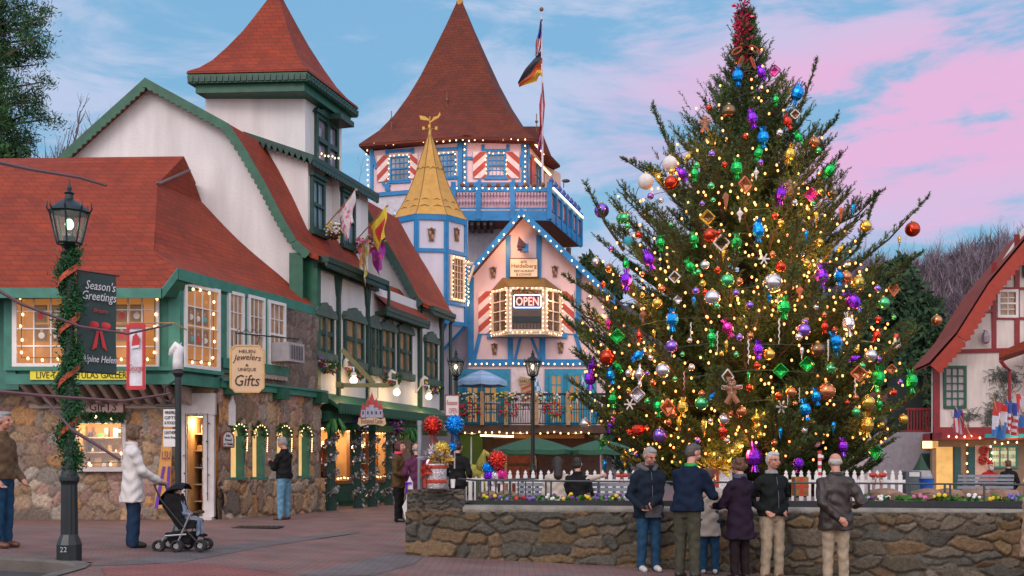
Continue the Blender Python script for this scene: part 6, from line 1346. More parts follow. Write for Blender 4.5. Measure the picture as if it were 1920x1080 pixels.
for i, (px, py, d, w, nm, m) in enumerate(((1690, 470, 72, 3.4, 'tallest evergreen between the christmas tree and the chalet roof', eg), (1735, 545, 66, 2.6, 'short evergreen touching the chalet roof edge', eg), (1640, 500, 78, 3.2, 'evergreen just right of the christmas tree boughs', eg2), (1600, 540, 70, 3.4, 'evergreen mostly hidden by the christmas tree on its right', eg), (1105, 470, 80, 2.6, 'evergreen between the high balcony and the christmas tree', eg2), (1140, 500, 74, 3.4, 'evergreen mostly hidden by the christmas tree on its left', eg))):
    conifer(nm, px, py, d, w, 70 + i, m, 'evergreens behind the square', n=9000, ln=.5, rnd=.6)
# the broad pine at the upper left
t = thing('pine_tree', 'dark broad pine leaning into the picture at the upper left', 'tree', (W(-70, 0, 36).x, 36, 0)); x = W(-70, 0, 36).x
mb = MB(); mb.tube([(x, 36, 0), (x, 36, 17)], [.4, .12], 8); mb.build('trunk', bark, t); rg = random.Random(8); P_ = []; mb = MB()
for _ in range(64):
    z = rg.uniform(10.5, 19.5); a = rg.uniform(-1.3, 1.3) + (math.pi if rg.random() < .3 else 0); l = rg.uniform(1.8, 3.0) * (1.12 - abs(z - 13.5) / 13)
    e = Vector((x + l * math.cos(a), 36 + l * math.sin(a) * .7, z + l * .12 + rg.uniform(0, .7))); mb.tube([(x, 36, z), e], [.07, .02], 4)
    for k in range(9): f = .3 + .72 * k / 8; P_.append((x + (e.x - x) * f + rg.gauss(0, .22), 36 + (e.y - 36) * f + rg.gauss(0, .22), z + (e.z - z) * f + rg.uniform(-.1, .35), 1))
mb.build('branches', bark, t); crown('crown', M('pine_needles', (.030, .090, .022), rough=.85, var=.5, vs=1.2), P_, .15, 60000, .19, 3, t, .09)
t = conifer('low rounded evergreen below the big pine at the left edge', 10, 262, 33, 2.0, 99, M('pine_needles'), n=9000, ln=.25, rnd=.7)

# ------------------------------------------------------------------ the christmas tree
TX, TY, TZ = W(1398, 0, 24).x, 24.0, .15
SIL_Y = [0, 30, 60, 95, 135, 175, 210, 260, 300, 350, 400, 450, 520, 600, 680, 760, 820, 865]
SIL_L = [1392, 1388, 1380, 1368, 1350, 1322, 1290, 1255, 1225, 1165, 1130, 1120, 1100, 1078, 1075, 1092, 1125, 1180]
SIL_R = [1404, 1410, 1420, 1436, 1462, 1498, 1512, 1548, 1565, 1580, 1600, 1625, 1655, 1690, 1705, 1700, 1672, 1640]
def tz_py(z): return HY - (z - CZ) / TY * F
def radius(z, az):
    py = tz_py(z); l = (TX / TY * F + CX - np.interp(py, SIL_Y, SIL_L)); r = (np.interp(py, SIL_Y, SIL_R) - TX / TY * F - CX); c = math.cos(az)
    return ((l + r) / 2 + (r - l) / 2 * c) * TY / F
XT = thing('christmas_tree', 'huge decorated outdoor spruce covered with lights and foil ornaments', 'christmas tree', (TX, TY, TZ))
mb = MB(); mb.tube([(TX, TY, TZ), (TX, TY, 6), (TX + .05, TY, 11.4)], [.24, .14, .02], 10); mb.build('trunk', M('bark_brown', (.07, .04, .028), rough=.95, var=.35, bump=.6), XT)
rg = random.Random(21); twig = []; wb = MB()
def addtwig(p, d, l): twig.append((*p, *d, l))
for i in range(580):
    u = (i + rg.random()) / 580; zt_ = 1.15 + 10.2 * (u ** 1.15); az_ = i * 2.39996 + rg.uniform(-.3, .3)
    Rr_ = radius(zt_, az_) * (rg.choice([.72, .85, .95, 1.0, 1.0, 1.06]) if u < .5 else rg.choice([.6, .78, .9, 1.0, 1.0, 1.05])); up = .18 + .75 * u
    rise = Rr_ * up * rg.uniform(.7, 1.1); droop = Rr_ * .12 * (1 - u); z0 = zt_ - rise
    if z0 < .5: z0 = .5
    hd = Vector((math.cos(az_), math.sin(az_), 0)); sd_ = Vector((-hd.y, hd.x, 0)); N_ = 8
    pts = [Vector((TX, TY, z0)) + hd * Rr_ * (k / N_) + Vector((0, 0, (zt_ - z0) * ((k / N_) ** 1.5) - droop * math.sin(math.pi * k / N_))) + sd_ * Rr_ * .04 * math.sin(k + i) for k in range(N_ + 1)]
    wb.tube(pts, [max(.006, (.012 + .010 * Rr_) * (1 - .8 * k / N_)) for k in range(N_ + 1)], 4, caps=False)
    ns = max(3, int(Rr_ / .15))
    for k in range(ns + 1):
        f = .22 + .78 * k / ns; q = f * N_; j = min(N_ - 1, int(q)); p = pts[j].lerp(pts[j + 1], q - j); dd = (pts[j + 1] - pts[j]).normalized()
        if k == ns: addtwig(p - dd * .25, dd, .38); continue
        for sg in (-1, 1):
            l = (.20 + .42 * (1 - f) * min(1.5, Rr_ * .7)) * rg.uniform(.7, 1.2); d2 = (dd * .75 + sd_ * sg * rg.uniform(.5, .95) + Vector((0, 0, .22 + .35 * u + rg.uniform(-.15, .3)))).normalized(); addtwig(p, d2, l)
            if l > .36:
                for s2 in (-1, 1): addtwig(p + d2 * l * .45, (d2 + sd_.cross(d2) * 0 + dd * s2 * .7 + Vector((0, 0, .15))).normalized(), l * .5)
        if rg.random() < .35: addtwig(p, (dd * .5 + Vector((0, 0, .8))).normalized(), rg.uniform(.14, .26))
for i in range(26):   # bare candle shoots near the top and rim
    a = rg.random() * 6.28; z = rg.uniform(6.0, 11); r_ = radius(z, a) * rg.uniform(.7, 1.0); p = Vector((TX + r_ * math.cos(a), TY + r_ * math.sin(a), z)); addtwig(p, Vector((math.cos(a) * .5, math.sin(a) * .5, .8)).normalized(), rg.uniform(.3, .55))
for (bx, by, ex, ey) in ((1600, 500, 1735, 375), (1605, 470, 1640, 372), (1570, 420, 1645, 365), (1170, 470, 1100, 350), (1250, 330, 1172, 300), (1270, 300, 1226, 205), (1480, 250, 1530, 120), (1500, 280, 1568, 225), (1150, 560, 1062, 520), (1140, 610, 1060, 560), (1120, 640, 1060, 600), (1660, 520, 1720, 478)):
    a, b = W(bx, by, 23.6), W(ex, ey, 23.4); m = (a + b) / 2 + Vector((0, 0, -.12)); wb.tube([a, m, b], [.03, .02, .007], 4)
    for k in range(12):
        f = k / 11; p = a.lerp(b, f) + Vector((0, 0, -.12 * 4 * f * (1 - f) * .5)); dd = (b - a).normalized()
        for sg in (-1, 1): addtwig(p, (dd * .6 + Vector((rg.uniform(-.4, .4), sg * .5, rg.uniform(.1, .8)))).normalized(), rg.uniform(.16, .32) * (1.2 - .5 * f))
    addtwig(b - dd * .2, dd, .25)
wb.build('branches', M('bark_brown'), XT)
T_a = np.array(twig); nr = np.random.default_rng(9); per = 26
Pn, Dn, Ln = np.repeat(T_a[:, :3], per, 0), np.repeat(T_a[:, 3:6], per, 0), np.repeat(T_a[:, 6:7], per, 0)
n_ = len(Pn); tt = np.tile(np.linspace(.02, 1, per), len(T_a))[:, None]; ax_ = nr.normal(0, 1, (n_, 3)); sd3 = ax_ - Dn * (ax_ * Dn).sum(1)[:, None]; sd3 /= np.linalg.norm(sd3, axis=1)[:, None]
base_ = Pn + Dn * Ln * tt; nd = Dn * .75 + sd3 * .8; nl = .085 * nr.uniform(.7, 1.2, (n_, 1)) * (1.15 - .5 * tt); wv = np.cross(nd, nr.normal(0, 1, (n_, 3))); wv /= np.linalg.norm(wv, axis=1)[:, None]
V = np.stack([base_ - wv * .011, base_ + wv * .011, base_ + nd * nl], 1).reshape(-1, 3)
npmesh('needles', V, np.arange(3 * n_).reshape(-1, 3), M('spruce_needles', (.055, .100, .022), rough=.6, var=.55, vs=2.2), XT)
print('tree tris', n_)
def on_tree(px, py, inset=.08):
    z = CZ + (HY - py) / F * 22.; xo = (px - CX) / F * 22. - TX; a = math.atan2(-1, xo); R_ = max(.15, (radius(z, math.pi if xo < 0 else 0)) * .98); dy = math.sqrt(max(0, R_ * R_ - xo * xo)); return W(px, py, TY - max(0, dy - inset) * .97)
# bulbs: one string with its bulbs
LT = thing('string_lights', 'warm bulbs wound all over the huge christmas tree', 'string lights', (TX, TY - 2, 5)); bm_ = bulb_mesh(.023, M('bulb_tree', (1, .6, .3), es=3.0, ec=(1, .36, .09), var=0)); pos = []
rg = random.Random(77)
hot = [(1240, 480), (1500, 460), (1480, 560), (1450, 380), (1180, 560), (1560, 520), (1330, 330), (1640, 600), (1140, 700), (1180, 860), (1240, 840)]
while len(pos) < 540:
    if rg.random() < .35: h_ = rg.choice(hot); px, py = h_[0] + rg.gauss(0, 55), h_[1] + rg.gauss(0, 50)
    else: py = 10 + 865 * math.sqrt(rg.random()); px = 0
    if py < 5 or py > 872: continue
    l, r_ = np.interp(py, SIL_Y, SIL_L), np.interp(py, SIL_Y, SIL_R)
    if px == 0: px = rg.uniform(l + 6, r_ - 6)
    if not (l < px < r_): continue
    pos.append(on_tree(px, py, rg.uniform(-.05, .8)))
pos.sort(key=lambda p: p.y)
for p in pos[:100]: o = bpy.data.objects.new('bulb', bm_); o.location = p - orgof(LT); link(o, LT)
V0 = np.array([v.co[:] for v in bm_.vertices]); Fq = [tuple(p.vertices) for p in bm_.polygons]; mb = MB()
for p in pos[100:]: mb.add([Vector(v) + p for v in V0], Fq)
o = mb.build('bulbs', MATS['bulb_tree'], LT); o['kind'] = 'stuff'
mb = MB(); sp_ = []
for k in range(700):
    z = .9 + 10 * k / 700; a = k * .16; r_ = radius(z, a) * .86; sp_.append((TX + r_ * math.cos(a), TY + r_ * math.sin(a), z + .05 * math.sin(k)))
mb.tube(sp_, .008, 3); mb.build('wire', M('wire', (.03, .05, .03), var=0), LT)
for i in range(44):
    p = pos[i * 12 + 3]; plamp(p + Vector((0, .16, 0)), 13, (1, .37, .10), .10, LT)
# ------------------------------------------------------------------ ornaments
foil = {c: M('foil_' + c, v, rough=.22, metal=.85, var=.35, vs=25, bump=.5, bs=30) for c, v in dict(blue=(.01, .28, .75), purple=(.26, .03, .70), green=(.02, .50, .10), gold=(.75, .50, .08), red=(.65, .05, .03), silver=(.75, .70, .72), pink=(.75, .05, .35)).items()}
shiny = {c: M('ball_' + c, v, rough=.16, metal=.8, var=.05) for c, v in dict(red=(.62, .06, .025), purple=(.30, .16, .68), green=(.10, .55, .22), gold=(.72, .50, .10), silver=(.68, .66, .70), copper=(.60, .22, .10), brown=(.25, .14, .07)).items()}
dull = {c: M('matte_' + c, v, rough=.6, var=.15) for c, v in dict(white=(.72, .68, .66), copper=(.62, .16, .07), green=(.03, .40, .15), grey=(.42, .36, .38), blue=(.02, .30, .42), brown=(.30, .10, .04), gold=(.60, .42, .12), red=(.5, .04, .03), pink=(.7, .3, .35)).items()}
ORN = """c1 69 969 b purple 14
c1 1502 1055 b red 13
c1 272 835 b white 15
c1 382 752 b white 14
c1 388 840 b red 13
c1 160 1005 b green 10
c1 655 512 b brown 13
c1 1045 655 b copper 11
c1 1130 893 b brown 10
c1 1285 1040 b gold 11
c1 695 350 y blue 20 0
c1 968 430 y blue 24 20
c1 805 335 y purple 16 -20
c1 762 545 y purple 20 -10
c1 812 635 y blue 22 0
c1 690 775 y green 22 0
c1 790 705 y green 16 15
c1 497 800 y green 16 0
c1 440 800 y purple 17 -30
c1 975 635 y green 15 -30
c1 935 710 y gold 20 15
c1 1115 785 y green 20 40
c1 895 895 y purple 22 10
c1 925 560 y red 16 -20
c1 870 460 y green 12 0
c1 465 725 y gold 12 30
c1 865 325 d pink 11
c1 730 848 d copper 15
c1 1035 895 d pink 13
c1 555 1000 d gold 14
c1 960 525 d white 9
c1 938 862 g brown 17
c1 545 570 g brown 17
c1 780 800 n white 12
c1 640 930 c brown 18
c1 1225 970 c blue 13
c1 1170 985 c copper 14
c1 787 1045 y blue 18 0
c1 705 990 n white 14
c2 430 35 b green 10
c2 455 200 b blue 9
c2 1048 160 b red 14
c2 1010 375 b silver 9
c2 1172 485 b green 13
c2 1063 610 b silver 15
c2 668 652 b gold 10
c2 770 962 b purple 12
c2 305 1038 b red 14
c2 225 350 b silver 9
c2 318 395 b copper 8
c2 1258 495 b copper 7
c2 535 885 y red 13 0
c2 605 330 y purple 22 -20
c2 440 480 y purple 22 0
c2 440 370 y green 14 0
c2 905 390 y green 18 -30
c2 1238 215 y green 20 0
c2 932 190 y green 17 -10
c2 690 215 y green 17 0
c2 772 770 y blue 24 0
c2 530 1030 y blue 17 50
c2 1175 830 y pink 20 -25
c2 1060 900 y green 18 0
c2 310 795 y pink 11 0
c2 1385 100 y blue 14 0
c2 1130 212 d white 15
c2 790 460 d white 11
c2 1035 30 d gold 12
c2 375 890 d green 14
c2 812 625 d silver 8
c2 560 745 n brown 15
c2 930 645 c blue 12
c2 640 890 c gold 13
c2 1142 310 c gold 12
c2 1165 965 c gold 13
c2 1230 230 i white 20
c2 768 960 i white 20
c2 908 860 i white 18
c2 1100 930 i white 20
c2 1325 1000 i white 24
c3 188 502 b silver 18
c3 1200 115 b red 14
c3 808 510 b gold 14
c3 988 650 b green 12
c3 412 845 b purple 13
c3 510 988 b brown 14
c3 865 95 b gold 10
c3 720 460 b copper 11
c3 1375 775 b copper 10
c3 895 1030 b silver 11
c3 248 385 b red 10
c3 85 130 y blue 22 0
c3 540 455 y purple 26 0
c3 665 460 y blue 18 0
c3 770 640 y purple 25 -35
c3 645 930 y blue 24 -20
c3 270 680 y green 24 0
c3 85 990 y purple 18 0
c3 735 800 y silver 24 0
c3 565 820 y red 13 0
c3 160 605 y blue 10 0
c3 940 880 y red 14 30
c3 678 255 y gold 10 40
c3 1065 545 d copper 14
c3 385 570 n copper 16
c3 1085 930 w white 17
c3 125 330 s white 11
c3 430 175 c blue 14
c3 1105 205 c gold 11
c3 505 35 c gold 13
c3 235 855 i white 24
c3 590 990 i white 20
c3 225 660 i white 16
c4 325 125 b red 15
c4 762 225 b silver 14
c4 738 730 b purple 14
c4 1062 480 b green 13
c4 1372 545 b copper 10
c4 1235 605 b silver 10
c4 155 640 b silver 10
c4 210 180 y purple 17 10
c4 195 290 y purple 22 0
c4 355 265 y blue 18 -10
c4 372 450 y green 18 0
c4 725 510 y green 20 0
c4 915 510 y gold 20 0
c4 360 650 y purple 17 20
c4 565 105 y blue 15 60
c4 290 790 y green 14 20
c4 565 690 y red 22 80
c4 1225 700 y red 16 0
c4 412 200 y green 13 -40
c4 1140 430 y blue 10 40
c4 580 280 n silver 26
c4 502 490 s white 11
c4 797 515 d copper 16
c4 1265 275 d white 14
c4 560 415 d silver 15
c4 1298 390 g brown 26
c4 885 660 c gold 18
c4 1078 680 c gold 18
c4 245 590 c blue 13
c4 308 980 c blue 13
c4 465 920 n gold 20
c4 1425 280 c green 11
c4 45 530 c gold 9
c4 197 600 i white 14
c4 925 310 i pink 18
c4 95 470 c white 10
c5 175 100 b gold 11
c5 553 65 b brown 14
c5 655 210 b green 10
c5 620 390 b copper 17
c5 940 475 b gold 13
c5 748 820 y purple 19 0
c5 965 110 b silver 12
c5 345 395 b copper 10
c5 1220 605 b gold 9
c5 850 550 b green 9
c5 90 60 y purple 18 0
c5 700 50 y blue 16 0
c5 1020 290 y green 27 10
c5 1280 310 y green 24 0
c5 540 430 y blue 18 -10
c5 455 530 y blue 22 -10
c5 835 135 y purple 12 70
c5 60 900 y purple 30 0
c5 1032 490 y green 12 0
c5 935 650 y gold 26 0
c5 470 180 d green 14
c5 875 250 d copper 15
c5 265 230 d green 14
c5 1000 860 d green 16
c5 1130 215 d copper 9
c5 75 620 n gold 22
c5 430 95 c silver 13
c5 265 725 c blue 14
c5 675 680 c blue 14
c5 545 780 w pink 13
c5 270 510 s white 13
c5 845 370 i white 20
c5 635 80 i white 18
c5 410 420 i white 14
c5 320 440 i white 14"""
CR = dict(c1=(1100, 0, 2.4545), c2=(1060, 400, 3.858), c3=(1400, 400, 3.858), c4=(1060, 640, 4.153), c5=(1400, 640, 4.153))
KN = dict(b=('bauble', 'round ball'), y=('foil_candy', 'wrapped foil candy'), d=('diamond_ornament', 'square diamond ornament'), g=('gingerbread_ornament', 'gingerbread man'), i=('icicle_ornament', 'twisted icicle stick'), c=('teardrop_ornament', 'pointed teardrop ornament'), s=('snowflake_ornament', 'snowflake'), n=('finial_ornament', 'turned finial ornament'), w=('snowman_ornament', 'small snowman'), t=('bauble', 'tiny round ball'))
items = []
for ln in ORN.split('\n'):
    q = ln.split(); ox_, oy_, k_ = CR[q[0]]; items.append((ox_ + float(q[1]) / k_, oy_ + float(q[2]) / k_, q[3], q[4], float(q[5]), float(q[6]) if len(q) > 6 else 0))
rg = random.Random(31)
while sum(a[2] == 't' for a in items) < 96:
    py = 120 + 740 * math.sqrt(rg.random()); l, r_ = np.interp(py, SIL_Y, SIL_L), np.interp(py, SIL_Y, SIL_R); px = rg.uniform(l + 10, r_ - 10)
    if min(math.hypot(px - a[0], py - a[1]) for a in items) > 15: items.append((px, py, 't', ['red', 'gold', 'silver', 'copper', 'green', 'purple'][sum(a[2] == 't' for a in items) % 6], rg.uniform(4.5, 7), 0))
items.sort(key=lambda a: (a[1], a[0])); cnt = {}
for a in items: cnt[(a[2], a[3])] = cnt.get((a[2], a[3]), 0) + 1
ORD = ['topmost', 'second', 'third', 'fourth', 'fifth', 'sixth', 'seventh', 'eighth', 'ninth', 'tenth', 'eleventh', 'twelfth', 'thirteenth', 'fourteenth', 'fifteenth', 'sixteenth', 'seventeenth', 'eighteenth', 'nineteenth', 'twentieth', 'twenty-first', 'twenty-second']
seen = {}
for n_o, (px, py, k, c, sz, rot) in enumerate(items):
    p = on_tree(px, py, -.06 if k != 'g' else -.28); r = sz / F * p.y; mb = MB(); seen[(k, c)] = seen.get((k, c), 0) + 1; i_ = seen[(k, c)]
    OP = PL(p.x, p.y, 1, 0); rg = random.Random(int(px * 31 + py)); name, ph_ = KN[k]; mats = [dull.get(c) or shiny.get(c) or foil.get(c)]; extra = None; extra2 = None
    if k in 'bt':
        mb.ball((0, 0, 0), r, 18, 12); mats = [shiny.get(c) or dull.get(c)]; extra = ('cap', lambda m: m.lathe([(r * .22, r * .92), (r * .22, r * 1.12), (r * .08, r * 1.2)], (0, 0, 0), 8), shiny['gold'])
    elif k == 'y':
        b = r * .50; mb.lathe([(b * .35, -b * 1.05), (b * .8, -b * .8), (b, -b * .2), (b, b * .3), (b * .8, b * .85), (b * .35, b * 1.05)], (0, 0, 0), 9); mats = [foil[c]]
        fans = [MB(), MB()]
        for s_ in (-1, 1):
            fan = fans[max(0, s_)]
            for q in range(9): a0, a1 = q * .7, q * .7 + .35; fan.add([(b * .3 * math.cos(a0), b * .3 * math.sin(a0), s_ * b * .95), (b * .3 * math.cos(a1), b * .3 * math.sin(a1), s_ * b * .95), (b * .75 * math.cos(a1), b * .75 * math.sin(a1), s_ * b * 1.95), (b * .6 * math.cos(a0), b * .6 * math.sin(a0), s_ * b * 1.8)], [(0, 1, 2, 3)])
        extra = ('twist_end', lambda m, fan=fans[0]: (m.v.extend(fan.v), m.f.extend(fan.f), m.m.extend(fan.m)), foil[c]); extra2 = ('twist_end', lambda m, fan=fans[1]: (m.v.extend(fan.v), m.f.extend(fan.f), m.m.extend(fan.m)), foil[c])
    elif k == 'd':
        for q in range(4):
            a0, a1 = q * math.pi / 2, (q + 1) * math.pi / 2; mb.tube([(r * math.cos(a0), 0, r * math.sin(a0)), (r * math.cos(a1), 0, r * math.sin(a1))], r * .11, 4)
        mats = [foil.get(c) or dull[c]] if c not in ('white',) else [dull[c]]
        extra = ('facet', lambda m: m.add([(r * .72, .0, 0), (0, 0, r * .72), (-r * .72, 0, 0), (0, 0, -r * .72), (0, r * .35, 0), (0, -.01, 0)], [(0, 1, 4), (1, 2, 4), (2, 3, 4), (3, 0, 4)]), shiny['brown'] if c in ('white', 'gold') else (foil.get(c) or shiny.get(c)))
    elif k == 'g':
        mb.ball((0, 0, r * .62), r * .3, 12, 8, sc=(1, .3, 1)); mb.ball((0, 0, .0), r * .36, 12, 8, sc=(1, .3, 1.1))
        for sx in (-1, 1): mb.tube([(0, 0, r * .2), (sx * r * .62, 0, r * .28)], [r * .18, r * .16], 8); mb.tube([(0, 0, -r * .2), (sx * r * .42, 0, -r * .85)], [r * .2, r * .18], 8)
        extra = ('icing', lambda m: (m.ball((0, -r * .13, r * .1), r * .05, 6, 4), m.ball((0, -r * .13, -r * .1), r * .05, 6, 4), m.ball((-r * .1, -r * .1, r * .7), r * .04, 6, 4), m.ball((r * .1, -r * .1, r * .7), r * .04, 6, 4), m.tube([(-r * .12, -r * .11, r * .54), (0, -r * .12, r * .5), (r * .12, -r * .11, r * .54)], r * .025, 4), m.tube([(-r * .5, -r * .1, r * .14), (-r * .74, -r * .05, r * .2), (-r * .72, -r * .05, r * .42), (-r * .3, -r * .1, r * .4)], r * .03, 4), m.tube([(r * .5, -r * .1, r * .14), (r * .74, -r * .05, r * .2), (r * .72, -r * .05, r * .42), (r * .3, -r * .1, r * .4)], r * .03, 4)), dull['white'])
        mats = [M('gingerbread', (.30, .12, .06), var=.1)]
    elif k == 'i': mb.tube([(r * .04 * math.cos(q), r * .04 * math.sin(q), r * (1 - q / 12)) for q in range(25)], [r * .07 - r * .002 * q for q in range(25)], 5)
    elif k == 'c': mb.lathe([(r * .06, r), (r * .3, r * .75), (r * .28, r * .4), (r * .16, -.2 * r), (r * .02, -r)], (0, 0, 0), 10); mats = [foil.get(c) or dull[c]]
    elif k == 's':
        for q in range(6): a = q * math.pi / 3; e = Vector((math.cos(a), 0, math.sin(a))) * r; mb.tube([(0, 0, 0), e], r * .12, 5); mb.ball(e * .8, r * .16, 6, 4)
    elif k == 'n': mb.lathe([(r * .05, r), (r * .12, r * .8), (r * .06, r * .7), (r * .40, r * .35), (r * .46, r * .2), (r * .2, -.1 * r), (r * .12, -.3 * r), (r * .18, -.45 * r), (r * .02, -r)], (0, 0, 0), 10); mats = [foil.get(c) or dull[c]]
    elif k == 'w':
        mb.ball((0, 0, -r * .35), r * .5, 12, 8); mb.ball((0, 0, r * .25), r * .34, 12, 8); extra = ('hat', lambda m: m.lathe([(r * .38, r * .45), (r * .38, r * .5), (r * .24, r * .52), (r * .2, r * .9)], (0, 0, 0), 10), dull['red'])
    rm = Matrix.Rotation(R(rot), 3, 'Y') @ Matrix.Rotation(rg.uniform(-.5, .5), 3, 'Z')
    for j in range(len(mb.v)): mb.v[j] = rm @ mb.v[j] + p
    o = mb.build(name, mats, None, k in 'bcnit', loc=p)
    ordn = ORD[i_ - 1] if cnt[(k, c)] > 1 else None
    lab = '%s %s on the christmas tree' % (c if c != 'brown' or k == 'g' else 'dull brown', ph_)
    if ordn: lab += ', %s from the top of its colour' % ordn if ordn != 'topmost' else ', highest of its colour'
    tag(o, lab, 'ornament', 'ornaments on the christmas tree')
    for extra in (extra, extra2):
        if not extra: continue
        m2 = MB(); extra[1](m2)
        for j in range(len(m2.v)): m2.v[j] = rm @ m2.v[j] + p
        m2.build(extra[0], extra[2], o, k in 'by')
# crimson tinsel top and big bow
t = thing('tree_topper', 'crimson tinsel star and copper bow on the very top of the christmas tree', 'tree topper', (TX, TY, 10.8)); mb = MB(); rg = random.Random(2)
fluff(mb, [W(1392, 0, 23.9), W(1392, 48, 23.8), W(1392, 85, 23.8), W(1394, 150, 23.7)], .17, 520, .12, 0, rg, .2); mb.build('tinsel', M('tinsel_crimson', (.55, .03, .10), rough=.3, metal=.5, var=.5, vs=20), t)
mb = MB(); rows = []
for k in range(46): a = k * .42; z = W(0, 150 - k * 2.6, 23.8).z; r_ = .26 - k * .0042; c = Vector((TX - .06, TY, 0)); rows.append([c + Vector((r_ * math.cos(a), r_ * math.sin(a), z - .075)), c + Vector((r_ * 1.15 * math.cos(a), r_ * 1.15 * math.sin(a), z + .075))])
mb.grid(rows); mb.build('ribbon', M('bow_copper', (.40, .06, .025), rough=.45), t)
mb = MB()
for dx, dz, rot in ((-.20, .02, .5), (.20, .05, -.5), (-.12, -.22, 1.1), (.16, -.25, -1.1)):
    c = W(1398, 98, 23.6) + Vector((dx, 0, dz)); mb.tube([c + Vector((.13 * math.cos(q) * math.cos(rot), -.04 * math.sin(q * .5), .13 * math.cos(q) * math.sin(rot) + .06 * math.sin(q))) for q in [i * .52 for i in range(13)]], .022, 5)
mb.build('bow', MATS['bow_copper'], t)

# ------------------------------------------------------------------ planter wall and garden
WP = PL(-1.56, 15.68, 9.2, -.38); wl = 9.6; pal2 = [(.14, .092, .045), (.10, .080, .052), (.155, .098, .050), (.085, .078, .062), (.12, .095, .066), (.165, .105, .055), (.070, .064, .052), (.135, .11, .08), (.105, .082, .058)]
gW = lambda s_: ground_z(WP.P(s_, 0).x, 15.6) - .06
PWt = thing('planter_wall', 'long low wall of brown and grey field stones round the garden', 'stone wall', WP.P(0, 0, 0))
wallstone('masonry', WP, .0, wl, gW, .50, [], PWt, (.34, .15), .075, 31, pal2, (.135, .12, .095), .020, jit=.62)
wallstone('masonry', WP, .02, .86, .48, .83, [], PWt, (.34, .065), .05, 33, [(.11, .09, .065), (.085, .08, .065), (.13, .10, .07), (.07, .068, .06)], (.035, .033, .03), .016)
mb = MB(); WP.box(mb, .03, wl, -.65, .5, -.42, -.02); WP.box(mb, .03, .85, .48, .82, -.42, -.005); mb.build('core', M('stone_core', (.12, .11, .09), bump=.8, bs=12, var=.35), PWt)
mb = MB(); rows = []
for k in range(70): s_ = .84 + (wl - .84) * k / 69; a = .012 * math.sin(k * 1.7) + .008 * math.sin(k * .6); rows.append([WP.P(s_, .47, .02 + a), WP.P(s_, .50 + a * .4, .05 + a), WP.P(s_, .565 + a * .5 - .005 * s_, .045 + a), WP.P(s_, .60 - .006 * s_, .0), WP.P(s_, .60 - .006 * s_, -.30)])
mb.grid(rows); mb.build('cap', M('cap_mortar', (.22, .20, .17), rough=.9, var=.3, vs=4, bump=.9, bs=25), PWt, True)
mb = MB(); WP.box(mb, .9, wl, .56, .655, -.36, -.26); tag(mb.build('garden_edging', M('edging_black', (.018, .020, .024), rough=.7, bump=.4, bs=30)), 'black edging strip running along the top of the stone wall', 'edging')
mb = MB(); WP.box(mb, .5, wl, .2, .62, -1.4, -.36); struct(mb.build('planter_soil', M('soil', (.07, .045, .035), rough=1, var=.5, vs=9, bump=1, bs=30)))
mb = MB(); mb.grid([[Vector((x, y, .15 + .02 * math.sin(x * 2 + y))) for x in np.linspace(-1.0, 11, 30)] for y in np.linspace(16.9, 27, 20)]); struct(mb.build('garden_ground', M('mulch', (.10, .06, .045), rough=1, var=.5, vs=6, bump=1, bs=20)))
RLc = WP.shift(-.62)
t = thing('garden_railing', 'thin black metal railing along the top of the stone wall', 'railing', RLc.P(1, .6, 0)); iron = M('rail_grey', (.05, .06, .065), rough=.45)
mb = MB(); mb.tube([RLc.P(1.0, .95, 0), RLc.P(wl, .89, 0)], .016, 6); mb.tube([RLc.P(.75, .98, .35), RLc.P(1.0, .95, 0)], .016, 6); mb.tube([RLc.P(1.0, .70, 0), RLc.P(1.9, .70, -.5)], .012, 5); mb.tube([RLc.P(1.0, .95, 0), RLc.P(1.9, .97, -.5)], .014, 5); mb.build('rail', iron, t)
mb = MB()
for s_ in [1.0, 1.5, 2.05, 2.13, 2.85, 3.5, 4.2, 5.0, 5.8, 6.35, 6.9, 7.5, 8.02, 8.1, 8.6, 9.2]: mb = MB(); mb.tube([RLc.P(s_, .55, 0), RLc.P(s_, .95 - (s_ - 1) * .007, 0)], .017, 6); mb.build('rail_post', iron, t)
for k in range(8): mb = MB(); f = (k + .5) / 8; mb.tube([RLc.P(1.0 + .9 * f, .62, -.5 * f), RLc.P(1.0 + .9 * f, .96, -.5 * f)], .011, 5); mb.build('baluster', iron, t)
PC = {'yellow': (.80, .55, .03), 'blue': (.20, .16, .55), 'red': (.60, .03, .05), 'white': (.75, .75, .75), 'purple': (.22, .10, .45), 'lilac': (.50, .38, .65), 'mauve': (.55, .15, .30), 'leafy': (.06, .22, .04)}
